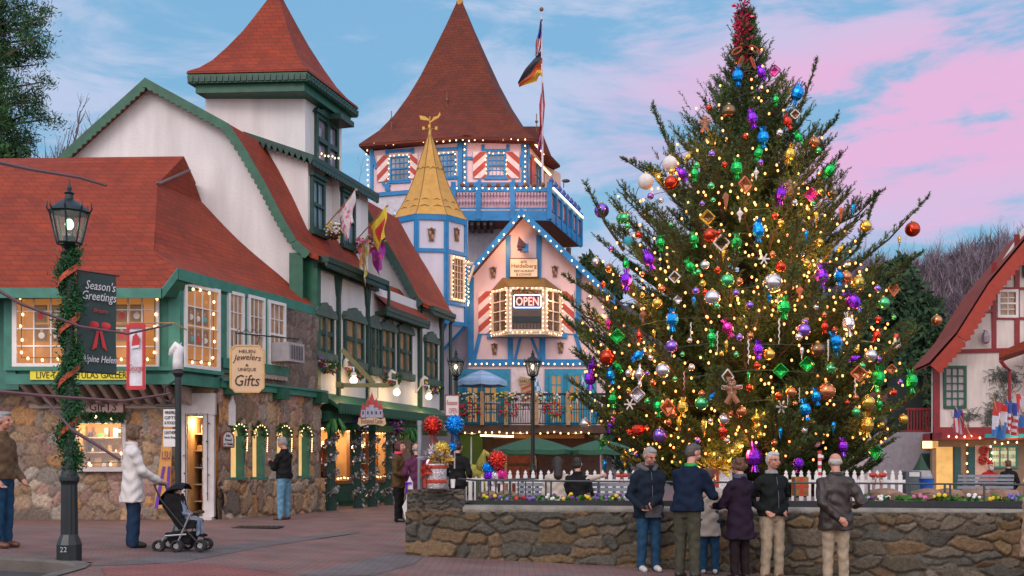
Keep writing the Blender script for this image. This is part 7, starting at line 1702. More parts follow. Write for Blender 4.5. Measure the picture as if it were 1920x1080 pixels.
for i, (px, c, nm) in enumerate(((918, 'yellow', 'single small yellow pansy nearest the stone pillar'), (947, 'blue', 'blue pansies just left of the red clump'), (976, 'red', 'clump of red flowers below the picket fence end'), (1001, 'purple', 'violet pansies just right of the red clump'), (1036, 'white', 'white pansies in front of the seated couple'), (1067, 'yellow', 'large yellow pansies in front of the seated couple'), (1094, 'yellow', 'yellow pansies right of the seated couple'), (1126, 'purple', 'deep purple pansies between two yellow clumps'), (1154, 'yellow', 'yellow pansies beside the grey haired man in the hooded jacket'), (1622, 'lilac', 'lilac pansies just right of the man in the leather jacket'), (1656, 'white', 'white pansies below the right picket fence'), (1690, 'leafy', 'green flowerless clump below the right picket fence'), (1722, 'mauve', 'mauve and lilac pansies below the utility box'), (1759, 'yellow', 'yellow pansies left of the slatted bench on the right'), (1788, 'leafy', 'green flowerless clump before the right hand bench'), (1823, 'white', 'small white pansies before the right hand bench'), (1866, 'yellow', 'yellow pansies below the red suited figure'), (1903, 'blue', 'violet blue pansies at the right picture edge'))):
    k = (px - CX) / F; q = WP.shift(-.5); s_ = (k * q.y - q.x) / (q.ux - k * q.uy); p = q.P(s_, .66, 0); t = thing('pansy', nm, 'flowers', p, 0, 'pansies planted along the wall'); rg = random.Random(px)
    mb = MB(); fluff(mb, [p + Vector((-.07, 0, -.02)), p + Vector((.07, 0, 0))], .05, 50, .08, 0, rg, .45); mb.build('leaves', FLM[6], t)
    if c != 'leafy':
        mb = MB()
        for _ in range(6): mb.ball(p + Vector((rg.uniform(-.10, .10), rg.uniform(-.08, 0), rg.uniform(.01, .09))), rg.uniform(.022, .036), 7, 5, 0 if rg.random() < .8 else 1, (1, .5, .9))
        mb.build('blossoms', [M('pansy_' + c, PC[c], rough=.7), M('pansy_dark', (.15, .04, .2))], t)
def rock(px, py, d, r, label, sc_=(1.4, 1, .6)):
    rg = random.Random(int(px)); mb = MB(); p = W(px, py, d); mb.ball((0, 0, 0), r, 10, 8)
    for j, v in enumerate(mb.v): v2 = Vector((v.x * sc_[0], v.y * sc_[1], v.z * sc_[2])); mb.v[j] = v2 * (1 + .16 * math.sin(v.x * 31 + j) * math.sin(v.z * 23 + px)) + p
    o = mb.build('rock', M('rock_brown', (.22, .13, .09), rough=.9, var=.4, vs=5, bump=.8, bs=14), None, False, loc=p); tag(o, label, 'rock', 'garden rocks')
rock(915, 930, 16.9, .14, 'rounded rock behind the railing by the stone pillar'); rock(950, 928, 17.1, .12, 'second smaller rock behind the railing by the pillar')
for i, (px, nm) in enumerate(((1660, 'under the right picket fence'), (1738, 'brown, in front of the blue bucket'), (1775, 'long, left of the slatted bench'), (1830, 'flat, under the slatted bench'), (1878, 'flat, before the red suited figure'))): rock(px, 928, 18.5, .18, 'garden rock %s' % nm, (1.9, .9, .6))
def picket(pl, n, gap, label, z0=.15, top=1.09, grp='white picket fences'):
    t = thing('picket_fence', label, 'fence', pl.P(0, z0, 0), 0, grp); L_ = n * gap; mb = MB(); pl.box(mb, -.05, L_, .34, .42, -.05, -.02); mb.build('rail', white, t); mb = MB(); pl.box(mb, -.05, L_, .84, .91, -.05, -.02); mb.build('rail', white, t); me = None
    for k in range(n):
        if me is None:
            mb = MB(); pl.poly(mb, [(0, z0), (.075, z0), (.075, top - .10), (.055, top - .07), (.07, top - .05), (.0375, top), (.005, top - .05), (.02, top - .07), (0, top - .10)], -.018, .006); o = mb.build('picket', white, t); me = o
        else: c = me.copy(); c.location = pl.u * gap * k; link(c, t)
    return t
picket(PL(W(938, 0, 20).x, 20, 1, .02), 18, .145, 'white picket fence behind the seated couple, left of the christmas tree')
picket(PL(W(1470, 0, 19.6).x, 19.6, 1, 0), 16, .14, 'white picket fence right of the christmas tree with a red bow')
t = picket(PL(W(868, 0, 22).x, 22, 1, -.2), 6, .12, 'short low white picket gate between the stone pillar and the fence', top=.95)
def bow(px, py, d, r, label, mat=rib):
    p = W(px, py, d); t = thing('ribbon_bow', label, 'bow', p); mb = MB()
    for sx in (-1, 1): mb.ball(p + Vector((sx * r * .55, 0, r * .15)), r * .5, 10, 7, 0, (1, .4, .62))
    mb.ball(p, r * .2, 8, 6); mb.build('loops', mat, t, True)
    for sx in (-1, 1): mb = MB(); mb.prism([p + Vector((sx * .02, 0, 0)), p + Vector((sx * r * .5, 0, -r * 1.1)), p + Vector((sx * r * .25, 0, -r * 1.0))], (0, .01, 0)); mb.build('tail', mat, t)
bow(1646, 893, 19.4, .16, 'red ribbon bow tied on the right picket fence'); bow(1166, 893, 19.8, .12, 'red ribbon bow tied on the left picket fence by the hooded man')
def bench(px0, px1, d, z0, label, hgt=.85, yaw=0):
    c = W((px0 + px1) / 2, 0, d); w = (px1 - px0) / F * d; q = PL(c.x - w / 2, d, 1, yaw); t = thing('garden_bench', label, 'bench', q.P(w / 2, z0, 0), 0, 'slatted garden benches'); bm = M('bench_grey', (.22, .25, .29), rough=.6, var=.15)
    mb = MB()
    for k in range(5): q.box(mb, 0, w, z0 + .46 + k * .085, z0 + .52 + k * .085, .0 + k * .012 - .03, .02 + k * .012 - .03)
    mb.build('backrest', bm, t)
    mb = MB()
    for k in range(4): q.box(mb, 0, w, z0 + .40, z0 + .43, -.50 + k * .11, -.41 + k * .11)
    mb.build('seat', bm, t)
    for s_ in (.08, w - .12):
        mb = MB(); q.box(mb, s_, s_ + .05, z0, z0 + .88, -.05, 0); q.box(mb, s_, s_ + .05, z0, z0 + .4, -.5, -.45); q.box(mb, s_, s_ + .05, z0 + .36, z0 + .40, -.5, -.05); mb.build('leg', iron, t)
bench(968, 1195, 18.2, .02, 'grey slatted bench carrying the seated couple, back towards us'); bench(1795, 1900, 24, .10, 'grey slatted bench before the lit chalet shop at the right')
# presents and wrapped sweets
def big_sweet(px, py, d, r, c, label, stick=True, tail=True):
    p = W(px, py, d); t = thing('wrapped_lollipop', label, 'giant candy', p, 0, 'giant foil wrapped sweets'); mb = MB(); mb.ball(p, r, 56, 36)
    for j, v in enumerate(mb.v): w_ = v - p; a = math.atan2(w_.x, w_.z); mb.v[j] = p + w_ * (1 + .06 * math.sin(a * 13 + .6 * math.sin(a * 3)))
    mb.build('sweet', foil[c], t, False); mb = MB()
    if tail:
        for k in range(14):
            a0 = -.9 + 1.8 * k / 14; a1 = a0 + .09; zz = -r * .85
            for (l0, l1) in ((r * .9, r * 1.9),): mb.add([p + Vector((math.sin(a0) * r * .25, -.02 * (k % 2), zz)), p + Vector((math.sin(a1) * r * .25, 0, zz)), p + Vector((math.sin(a1) * r * .9, -.06 * (k % 2), -l1)), p + Vector((math.sin(a0) * r * .8, .02, -l1 * .95))], [(0, 1, 2, 3)])
        mb.build('wrapper_tail', foil[c], t)
    if stick: mb = MB(); mb.tube([p + Vector((0, .02, -r)), p + Vector((0, .02, -r * 4.5))], .012, 6); mb.build('stick', white, t)
big_sweet(811, 797, 15.9, .145, 'red', 'big red foil lollipop above the silver gift tub'); big_sweet(852, 796, 15.8, .145, 'blue', 'big blue foil lollipop beside the red one above the gift tub')
big_sweet(829, 842, 15.6, .125, 'gold', 'gold foil sweet just above the silver gift tub'); big_sweet(848, 838, 15.7, .07, 'blue', 'small blue foil sweet behind the gold one', False)
t = thing('gift_tub', 'silver foil tub with crossed red ribbons standing on the stone pillar', 'gift', W(817, 916, 15.55)); c = W(817, 917, 15.55)
mb = MB(); mb.lathe([(.135, .0), (.15, .02), (.16, .33), (.165, .36), (.15, .37)], c, 24); mb.build('tub', M('foil_crinkled', (.72, .68, .70), rough=.3, metal=.75, var=.4, vs=40, bump=1, bs=60), t, True)
mb = MB()
for z_ in (.09, .30): mb.lathe([(.158 + z_ * .03, z_), (.166 + z_ * .03, z_ + .01), (.166 + z_ * .03, z_ + .04), (.158 + z_ * .03, z_ + .05)], c, 24)
mb.tube([c + Vector((-.14, -.08, .35)), c + Vector((-.16, -.10, .2)), c + Vector((-.15, -.10, .02))], .025, 6); fluff(mb, [c + Vector((-.14, -.1, .3)), c + Vector((-.1, -.1, .2))], .06, 50, .1); mb.build('ribbon', rib, t)
mb = MB(); fluff(mb, [c + Vector((-.08, 0, .5)), c + Vector((0, 0, .42)), c + Vector((.1, 0, .5))], .12, 180, .13, 0, random.Random(4), .2); mb.build('curled_ribbon', foil['silver'], t); mb = MB(); fluff(mb, [c + Vector((.02, 0, .45)), c + Vector((.12, 0, .42))], .10, 120, .12, 0, random.Random(5), .3); mb.build('gold_curls', foil['gold'], t)
mb = MB(); c = W(849, 915, 15.6); mb.lathe([(.028, 0), (.036, .12), (.038, .13)], c, 14); o = tag(mb.build('paper_cup', M('cup_white', (.75, .75, .72))), 'white paper cup standing on the stone pillar beside the gift tub', 'cup')
mb = MB(); c = W(787, 917, 15.75); mb.tube([c, c + Vector((0, 0, 1.0))], .036, 10); mb.tube([c + Vector((0, 0, .94)), c + Vector((0, 0, 1.01))], .042, 10); tag(mb.build('metal_pole', M('galvanised', (.25, .27, .29), rough=.4, metal=.6)), 'short grey metal pole on the stone pillar left of the gift tub', 'pole')
q = PL(W(752, 0, 15.95).x, 15.95, 1, 0); g_ = ground_z(-1.7, 15.9); t = thing('white_cutout', 'white painted cutout board with a ribbon leaning beside the stone pillar', 'cutout board', q.P(.1, g_, 0))
mb = MB(); z9 = q.z(765, 1010); pts = [(766, 1012), (757, 962), (754, 950), (762, 935), (763, 905), (768, 893), (774, 905), (774, 1012)]; q.poly(mb, [(q.s(x), q.z(x, y)) for x, y in pts], -.03, 0); mb.build('board', white, t)
mb = MB(); q.pbox(mb, 761, 908, 772, 904, .0, .02); mb.tube([q.pp(763, 906, .02), q.pp(762, 925, .02)], .014, 5); mb.build('ribbon', foil['purple'], t)
for i, (px, py, r, c, nm) in enumerate(((932, 862, .17, 'red', 'red foil sweet in the bunch behind the picket gate'), (915, 878, .11, 'blue', 'blue foil sweet at the left of the bunch behind the gate'), (917, 892, .10, 'purple', 'purple foil sweet low in the bunch behind the gate'), (928, 893, .10, 'silver', 'silver foil sweet low in the bunch behind the gate'), (941, 890, .10, 'pink', 'pink foil sweet low in the bunch behind the gate'))): big_sweet(px, py, 19.0, r, c, nm, i == 0)
t = thing('gift_box', 'large silver present with red ribbon and gold bow under the christmas tree', 'gift', W(1335, 900, 19)); c = W(1338, 912, 19)
mb = MB(); mb.box(c, (.56, .5, .56)); mb.build('box', MATS['foil_crinkled'], t); mb = MB(); mb.box(c, (.09, .51, .57)); mb.box(c, (.57, .09, .572)); mb.build('ribbon', rib, t)
mb = MB(); fluff(mb, [c + Vector((-.22, -.2, .33)), c + Vector((.2, -.2, .36))], .10, 120, .20, 0, random.Random(3), .16); mb.build('gold_bow', foil['gold'], t)
t = thing('candy_pole', 'red and white striped candy pole standing under the right tree boughs', 'pole', W(1537, 930, 20)); a = W(1537, 925, 20); b_ = W(1537, 845, 20); mb = MB()
for k in range(12): mb.tube([a.lerp(b_, k / 12), a.lerp(b_, (k + 1) / 12)], .035, 8, k % 2)
mb.build('pole', [white, M('candy_red', (.5, .03, .04))], t)
big_sweet(1497, 868, 20, .10, 'purple', 'purple and blue foil ball under the tree between the two khaki trousered men', False); 
t = thing('gift_box', 'small copper coloured present with red ribbon between the two khaki trousered men', 'gift', W(1500, 905, 19)); c = W(1500, 912, 19); mb = MB(); mb.box(c, (.24, .24, .34)); mb.build('box', M('gift_copper', (.30, .14, .04), rough=.4, metal=.5, var=.3, vs=12), t); mb = MB(); mb.box(c, (.06, .245, .345)); mb.box(c, (.246, .246, .05)); mb.build('ribbon', rib, t)

# ------------------------------------------------------------------ street lamps
def street_lamp(x, y, label, glow, full=True, garland=False, zb=None, H=4.44, grp='black street lamps'):
    z0 = ground_z(x, y) if zb is None else zb; t = thing('street_lamp', label, 'street lamp', (x, y, z0), 0, grp); c = Vector((x, y, z0)); hl = H - .82
    mb = MB(); mb.lathe([(.145, 0), (.145, .19), (.135, .22), (.125, .25), (.108, .29), (.100, .31)], c, 10); mb.build('base', blackm, t)
    mb = MB(); pr = [(.098, .30), (.092, .9), (.10, .93), (.115, .95), (.115, .99), (.095, 1.02), (.085, 1.08), (.09, 1.10), (.065, 1.14), (.06, 1.2), (.05, hl - .1), (.09, hl - .06), (.05, hl - .02), (.11, hl + .03)]
    rows = []
    for r_, z in pr: rows.append([c + Vector(((r_ - (.008 if (k % 2 and z < .93) else 0)) * math.cos(k * math.pi / 12), (r_ - (.008 if (k % 2 and z < .93) else 0)) * math.sin(k * math.pi / 12), z)) for k in range(24)])
    mb.grid(rows, 0, True); mb.build('post', blackm, t, False)
    L0, L1, n = hl + .05, hl + .42, 8; r0, r1 = .14, .225; P_ = lambda r_, z, k: c + Vector((r_ * math.cos(k * 2 * math.pi / n + .2), r_ * math.sin(k * 2 * math.pi / n + .2), z)); mb = MB()
    for k in range(n):
        mb.tube([P_(r0, L0, k), P_(r1, L1, k)], .011, 4); mb.tube([P_(r0, L0, k), P_(r0, L0, k + 1)], .014, 4); mb.tube([P_(r1, L1, k), P_(r1, L1, k + 1)], .016, 4); mb.tube([P_(r1, L1, k), P_(r1 + .03, L1 + .05, k), P_(r1 + .02, L1 + .13, k)], [.012, .010, .003], 4)
    mb.build('lantern_cage', blackm, t)
    mb = MB(); mb.grid([[P_(r0 - .01, L0, k) for k in range(n)], [P_(r1 - .01, L1, k) for k in range(n)]], 0, True); mb.build('glass', M('lantern_glass', (.30, .33, .31), rough=.2, var=0, alpha=.34), t)
    mb = MB(); mb.lathe([(r1 + .02, L1), (r1 - .02, L1 + .05), (.14, L1 + .10), (.05, L1 + .16), (.045, L1 + .21), (.06, L1 + .23), (.025, L1 + .26), (.03, L1 + .29), (.008, L1 + .34), (.003, H)], c, 16); mb.build('lantern_roof', blackm, t)
    mb = MB(); mb.lathe([(.07, L0), (.07, L0 + .08), (.03, L0 + .12)], c, 10); mb.build('lamp_socket', blackm, t)
    mb = MB(); mb.ball(c + Vector((0, 0, L0 + .23)), .050, 12, 8, sc=(1, 1, 1.3)); mb.build('lamp_bulb', glow, t)
    return t, c
glw = M('lit_lamp_green', (.8, 1, .85), es=5, ec=(.45, 1, .62), var=0); glo = M('lit_lamp_warm', (1, .8, .5), es=7, ec=(1, .74, .38), var=0)
lx = W(130, 0, 12.7).x
t, c = street_lamp(lx, 12.7, 'nearest black street lamp wrapped in green garland and red ribbon', glw, H=4.54)
plamp(c + Vector((0, -.02, 4.0)), 2.5, (.7, 1, .8), .05, t)
mb = MB(); rg = random.Random(12); hp = [c + Vector((.05 * math.cos(a), .05 * math.sin(a), 1.12 + 2.52 * a / 25)) for a in [k * .5 for k in range(51)]]
crown('garland', leaf, [(p.x + .035 * math.cos(k * .5) * f_, p.y + .035 * math.sin(k * .5) * f_, p.z + .02 * f_, 1) for k, p in enumerate(hp) for f_ in (1, -1.2)], .046, 15000, .050, 5, t, .18)
mb = MB(); rows = []
for k in range(120): a = k * .20 + 1.0; z = 1.2 + 2.3 * k / 119; r_ = .125; rows.append([c + Vector((r_ * math.cos(a), r_ * math.sin(a), z - .038)), c + Vector((r_ * math.cos(a), r_ * math.sin(a), z + .038))])
mb.grid(rows); mb.build('ribbon', M('ribbon_orange', (.50, .07, .02), rough=.5), t)
mb = MB(); BNp = PL(c.x, c.y, 1, .85); text(t, '11', BNp, -.03, .03, c.z + .1, c.z + .17, white, .225) if False else None
q = PL(c.x - .0, c.y - .146, 1, 0); text(t, '22', q, -.045, .035, c.z + .11, c.z + .17, M('label_grey', (.4, .4, .4)), .006)
lb = PL(c.x + .02, c.y + .02, 1, 1.1); zt, zb = lb.z(170, 512), lb.z(170, 697)
bn = thing('street_banner', 'dark green street banner reading Seasons Greetings Alpine Helen on the garlanded lamp', 'banner', lb.P(.3, zb, 0)); 
mb = MB(); cloth(mb, lb, .07, .56, zb, zt, 6, 14, .012, .5); mb.build('cloth', M('banner_green', (.035, .060, .058), rough=.8), bn)
for z_ in (zt + .01, zb - .01): mb = MB(); mb.tube([lb.P(0, z_, 0), lb.P(.60, z_, 0)], .010, 5); mb.build('banner_arm', blackm, bn)
btx = M('banner_text', (.62, .62, .66), var=0)
text(bn, "Season's", lb, .16, .54, zt - .20, zt - .09, btx, .02, .25); text(bn, 'Greetings', lb, .12, .55, zt - .36, zt - .22, btx, .02, .25); text(bn, 'from', lb, .26, .44, zt - .47, zt - .42, M('banner_red'), .02, .2)
text(bn, 'Alpine Helen', lb, .11, .55, zb + .09, zb + .20, btx, .02, .25)
mb = MB()
for sx in (-1, 1): m_ = lb.P(.33, zb + .52, .02); mb.ball(m_ + lb.u * sx * .075 + Vector((0, 0, .04)), .075, 10, 6, 0, (1, .25, .7))
lb.poly(mb, [(.30, zb + .5), (.24, zb + .26), (.30, zb + .30), (.33, zb + .5)], .014, .024); lb.poly(mb, [(.36, zb + .5), (.43, zb + .26), (.37, zb + .30), (.33, zb + .5)], .026, .034); mb.build('printed_bow', M('banner_red'), bn)
for px, nm in ((855, 'black street lamp between the white shop and the restaurant balcony'), (999, 'black street lamp standing before the middle of the restaurant')):
    t2, c2 = street_lamp(W(px, 0, 30).x, 30, nm, glo, zb=.05, H=4.42); plamp(c2 + Vector((0, 0, 3.65)), 10, (1, .68, .34), .06, t2)
LPq = PL(W(835, 0, 29.8).x, 29.8, 1, 0)
t = sign_board('hanging_sign', 'white sign reading Restaurant OPEN on the lamp post by the balcony', 'sign', LPq, 0, LPq.s(861), LPq.z(848, 780), LPq.z(848, 741), .06, white, maroon, None)
z_ = LPq.z(848, 780); w_ = LPq.s(861); text(t, 'Restaurant', LPq, .04, w_ - .04, z_ + .30, z_ + .44, M('banner_red'), .065, .3); text(t, 'OPEN', LPq, .10, w_ - .05, z_ + .07, z_ + .22, M('banner_red'), .065)
# signpost with a horse head
sx_ = W(334, 0, 16.6).x; gz_ = ground_z(sx_, 16.6); t = thing('sign_post', 'black iron signpost topped by a white horse head, beside the stroller', 'signpost', (sx_, 16.6, gz_)); c = Vector((sx_, 16.6, gz_))
mb = MB(); mb.tube([c, c + Vector((0, 0, 2.58))], .05, 10); mb.lathe([(.09, 0), (.09, .12), (.06, .2)], c, 10); mb.lathe([(.05, 2.5), (.09, 2.56), (.09, 2.60), (.05, 2.63)], c, 10); mb.build('post', blackm, t)
mb = MB(); h = c + Vector((0, 0, 2.62)); mb.tube([h, h + Vector((-.01, 0, .12)), h + Vector((.0, 0, .24)), h + Vector((.03, 0, .33)), h + Vector((-.03, 0, .38)), h + Vector((-.09, 0, .30)), h + Vector((-.12, 0, .22))], [.085, .075, .075, .068, .062, .048, .036], 9); mb.tube([h + Vector((.03, 0, .36)), h + Vector((.05, 0, .42))], [.015, .004], 5); mb.build('horse_head', M('paint_white'), t, True)
mb = MB(); mb.tube([c + Vector((-.04, 0, 2.45)), c + Vector((-.2, 0, 2.35)), c + Vector((-.24, 0, 2.15)), c + Vector((-.12, 0, 2.12)), c + Vector((-.08, 0, 2.22))], .018, 5); mb.tube([c + Vector((-.04, 0, 2.05)), c + Vector((-.34, 0, 2.05))], .016, 5); mb.build('bracket', blackm, t)
qs = PL(c.x - .22, c.y - .03, 1, 0)
for za, lines in ((1.73, ('WINDMILL', 'GIFTS', '& FOODS')), (1.42, ('LEATHER', 'Rock Shop'))):
    mb = MB(); hgt = .27; qs.box(mb, .0, .21, c.z + za, c.z + za + hgt, -.02, .0); o = mb.build('sign_plate', white, t)
    for j, s_ in enumerate(lines): text(o, s_, qs, .02, .19, c.z + za + hgt - .075 - j * .08, c.z + za + hgt - .025 - j * .08, ink, .002)
# blurred near twigs of a tree beyond the left edge
mb = MB()
for P_ in ([(-60, 292, 4.2), (60, 318, 4.1), (150, 333, 4.0), (200, 348, 4.0)], [(-60, 510, 4.6), (40, 570, 4.5), (150, 612, 4.5), (240, 626, 4.4), (322, 608, 4.4)], [(-60, 728, 4.6), (80, 742, 4.5), (230, 752, 4.5), (320, 738, 4.5)], [(135, 806, 4.4), (175, 830, 4.4), (225, 862, 4.4)]):
    mb.tube([W(*p) for p in P_], [.009, .007, .006, .005, .004][:len(P_)], 5)
mb.tube([W(-60, 728, 4.6), W(-60, 510, 4.6), W(-60, 292, 4.2)], .012, 5); mb.tube([W(80, 742, 4.5), W(135, 806, 4.4)], .005, 5)
tag(mb.build('bare_twigs', M('twig_mauve', (.11, .055, .065), rough=.8)), 'thin mauve bare twigs hanging close to us across the left picture edge', 'twigs')
# red suited statue by the shop
# ------------------------------------------------------------------ people
TS = bpy.data.scenes.new('scratch')
def remesh(mb, voxel, name, mat, parent, wr=0.0, seed=0, sm=3):
    me = bpy.data.meshes.new('t'); me.from_pydata([v[:] for v in mb.v], [], mb.f); o = bpy.data.objects.new('t', me); TS.collection.objects.link(o)
    m = o.modifiers.new('r', 'REMESH'); m.mode = 'VOXEL'; m.voxel_size = voxel; m.use_smooth_shade = True
    m = o.modifiers.new('s', 'SMOOTH'); m.factor = .5; m.iterations = sm
    TS.view_layers[0].update(); dg = TS.view_layers[0].depsgraph; ev = o.evaluated_get(dg); nm = bpy.data.meshes.new_from_object(ev, depsgraph=dg)
    bpy.data.objects.remove(o); bpy.data.meshes.remove(me); nm.name = name
    n = len(nm.vertices); co = np.zeros(n * 3); nm.vertices.foreach_get('co', co); co = co.reshape(-1, 3)
    if wr > 0:
        no = np.zeros(n * 3); nm.vertices.foreach_get('normal', no); no = no.reshape(-1, 3); x, y, z = co.T
        f = np.sin(z * 38 + np.sin(x * 17 + seed) * 2.2 + np.sin(y * 21) * 1.5) * .55 + np.sin(x * 30 + z * 23 + seed) * .35 + np.sin(y * 43 - z * 51 + seed * 2) * .25
        co = co + no * (f * wr)[:, None]
    co = co - np.array(orgof(parent)[:]); nm.vertices.foreach_set('co', co.astype(np.float32).ravel())
    nm.materials.clear(); nm.materials.append(mat); nm.polygons.foreach_set('use_smooth', [True] * len(nm.polygons)); nm.update()
    ob = bpy.data.objects.new(name, nm); link(ob, parent); ORG[ob.name] = orgof(parent); return ob
skin = M('skin', (.52, .28, .20), rough=.5, var=.10, vs=18); skin_r = M('skin_ruddy', (.52, .24, .17), rough=.5, var=.12, vs=18)
def person(label, px, d, H, yaw, top, hem=.47, topw=1.0, legs=None, shoes=None, hair=None, hs='short', hands=None, lean=0., headyaw=0, nod=0, far=False, sit=False, base=None, long=False, cat='person', group=None, scarf=None, collar=None, glasses=False, bald=False, belly=0, hood=None, flare=0, glove=None, stance=.055, name='person', child=False, beard=None, hat=None, skinm=skin):
    x = (px - CX) / F * d; z0 = ground_z(x, d) if base is None else base; t = thing(name, label, cat, (x, d, z0), 0, group)
    ya = R(yaw); fw_ = Vector((math.sin(ya), -math.cos(ya), 0)); rt = Vector((fw_.y, -fw_.x, 0)); O = Vector((x, d, z0)); hs_ = .0
    dz = -.24 if sit else 0.
    def P(a, b, h): lh = max(0, (h - .5)) * lean; return O + rt * a * H + fw_ * (b + lh) * H + Vector((0, 0, (h + (dz if h > .44 or sit else 0)) * H))
    def rings(mb, L, n=16):
        rows = []
        for a, b, h, rx_, ry_ in L: c = P(a, b, h); rows.append([c + rt * rx_ * H * math.cos(2 * math.pi * k / n) + fw_ * ry_ * H * math.sin(2 * math.pi * k / n) for k in range(n)])
        b0 = len(mb.v); mb.grid(rows, 0, True); mb.f.append(tuple(b0 + k for k in range(n))[::-1]); mb.f.append(tuple(b0 + (len(rows) - 1) * n + k for k in range(n))); mb.m += [0, 0]
    def tb(mb, pts, rr): 
        mb.tube(pts, [r_ * H for r_ in rr], 10); mb.ball(pts[0], rr[0] * H, 10, 6); mb.ball(pts[-1], rr[-1] * H, 10, 6)
    vx = .014 if far else .009
    # joints
    LG = []
    for s_ in (-1, 1):
        if sit: hp_, kn, an = P(s_ * .05, .0, .51), P(s_ * .06, .24, .50), P(s_ * .06, .25, .285)
        else: hp_, kn, an = P(s_ * .048, 0, .50), P(s_ * (.048 + stance) * .5, .012 + (.02 * s_ if stance > .07 else 0), .275), P(s_ * stance, .0, .045)
        LG.append((hp_, kn, an))
    hands = hands or ((-.15, .03, .46), (.15, .03, .46)); AR = []
    for i, s_ in enumerate((-1, 1)):
        sh = P(s_ * .102, 0, .772); hx_, hy_, hz_ = hands[i]; hd = P(hx_, hy_, hz_); v = hd - sh; l = v.length; a1, a2 = .170 * H, .155 * H
        if l > (a1 + a2) * .995: hd = sh + v * ((a1 + a2) * .995 / l); v = hd - sh; l = v.length
        ca = (a1 * a1 + l * l - a2 * a2) / (2 * a1 * l); hgt = a1 * math.sqrt(max(0, 1 - ca * ca)); u_ = v.normalized(); hint = (rt * s_ * .55 - fw_ * .6 - Vector((0, 0, .8))); pe = (hint - u_ * hint.dot(u_)).normalized(); AR.append((sh, sh + u_ * a1 * ca + pe * hgt, hd))
    hyaw = ya + R(headyaw); hf = Vector((math.sin(hyaw), -math.cos(hyaw), 0)); hf = (hf + Vector((0, 0, -nod))).normalized(); hr = Vector((hf.y, -hf.x, 0)).normalized(); hu = hr.cross(hf)
    hc = P(0, .022 + nod * .03, .930); Hd = lambda a, b, c: hc + hr * a * H + hf * b * H + hu * c * H
    def ell(mb, a, b, c, ra, rb, rc, n=14, m=10):
        k0 = len(mb.v); mb.ball((0, 0, 0), 1, n, m)
        for j in range(k0, len(mb.v)): v = mb.v[j]; mb.v[j] = Hd(a + v.x * ra, b + v.y * rb, c + v.z * rc)
    # one continuous body
    mb = MB(); ell(mb, 0, -.004, .012, .0455, .056, .052); ell(mb, 0, .010, -.022, .036, .043, .042); ell(mb, 0, .026, -.048, .017, .018, .014); ell(mb, 0, .059, -.010, .008, .013, .015); ell(mb, 0, .054, .006, .006, .008, .018)
    for s_ in (-1, 1): ell(mb, s_ * .047, -.004, -.004, .006, .013, .018); ell(mb, s_ * .022, .040, -.018, .014, .012, .013)
    ell(mb, 0, .050, -.034, .014, .010, .006)
    tb(mb, [P(0, -.010, .825), P(0, .002, .87), Hd(0, -.006, -.03)], [.030, .031, .031])
    rings(mb, [(0, 0, .47, .07, .05), (0, 0, .54, .08, .055), (0, 0, .61, .068, .048), (0, 0, .72, .083, .055), (0, 0, .78, .08, .045), (0, 0, .82, .045, .032)])
    for hp_, kn, an in LG: tb(mb, [hp_, kn, an], [.048, .032, .022]); tb(mb, [an, an + fw_ * .05 * H + Vector((0, 0, -.018 * H))], [.018, .012])
    for i, (sh, el, hd) in enumerate(AR):
        tb(mb, [sh, el, hd], [.026, .020, .016]); dn = (hd - el).normalized(); sd_ = dn.cross(fw_ if abs(dn.dot(fw_)) < .8 else Vector((0, 0, 1))).normalized(); up_ = sd_.cross(dn)
        pc = hd + dn * .028 * H; tb(mb, [hd + dn * .008 * H, pc + dn * .018 * H], [.018, .020])
        for q in range(4):
            b_ = pc + dn * .022 * H + sd_ * (q - 1.5) * .0115 * H; fl_ = (.040, .046, .043, .034)[q] * H; m_ = b_ + dn * fl_ * .55 + up_ * .005 * H; mb.tube([b_ - dn * .01 * H, m_, m_ + (dn * .6 + up_ * .6 * (1 if i else 1)).normalized() * fl_ * .5], [.0058 * H, .0055 * H, .0045 * H], 7)
        tbp = hd + dn * .018 * H; s2 = -1 if i else 1; mb.tube([tbp, tbp + (sd_ * s2 * .8 + dn * .5).normalized() * .026 * H, tbp + (sd_ * s2 * .55 + dn * .9).normalized() * .045 * H], [.0085 * H, .0068 * H, .005 * H], 7)
    body = remesh(mb, vx * (.8 if not far else 1), 'body', skinm, t, sm=2)
    # trousers, shoes
    mb = MB()
    for hp_, kn, an in LG: tb(mb, [hp_, kn, an + Vector((0, 0, -.010 * H))], [.060, .044 + flare * .3, .036 + flare])
    rings(mb, [(0, 0, .455, .072, .055), (0, 0, .50, .090, .066 + belly * .3), (0, 0, .56, .086, .064 + belly * .6), (0, 0, .60, .082, .060 + belly)]) if not sit else rings(mb, [(0, .01, .47, .085, .075), (0, 0, .56, .09, .07), (0, 0, .60, .08, .06)])
    remesh(mb, vx * 1.2, 'trousers', legs or M('denim_dark', (.015, .035, .075), rough=.85, var=.25, vs=14), t, .006, px)
    for hp_, kn, an in LG:
        mb = MB(); tb(mb, [an + Vector((0, 0, -.012 * H)) - fw_ * .012 * H, an + Vector((0, 0, -.022 * H)) + fw_ * .04 * H, an + Vector((0, 0, -.027 * H)) + fw_ * .085 * H], [.030, .027, .022]); remesh(mb, vx, 'shoe', shoes or M('shoe_black', (.02, .018, .018), rough=.4), t)
    # jacket or coat with sleeves
    w = topw; mb = MB(); hb = hem
    L = [(0, 0, hb, .114 * w + (.014 if long else 0), .080 + belly * .8 + (.022 if long else 0)), (0, 0, hb + .03, .114 * w + (.010 if long else 0), .082 + belly + (.016 if long else 0))]
    if hb < .55: L.append((0, .002, max(hb + .06, .53), .112 * w, .080 + belly)); L.append((0, .002, max(hb + .09, .59), .102 * w, .076 + belly))
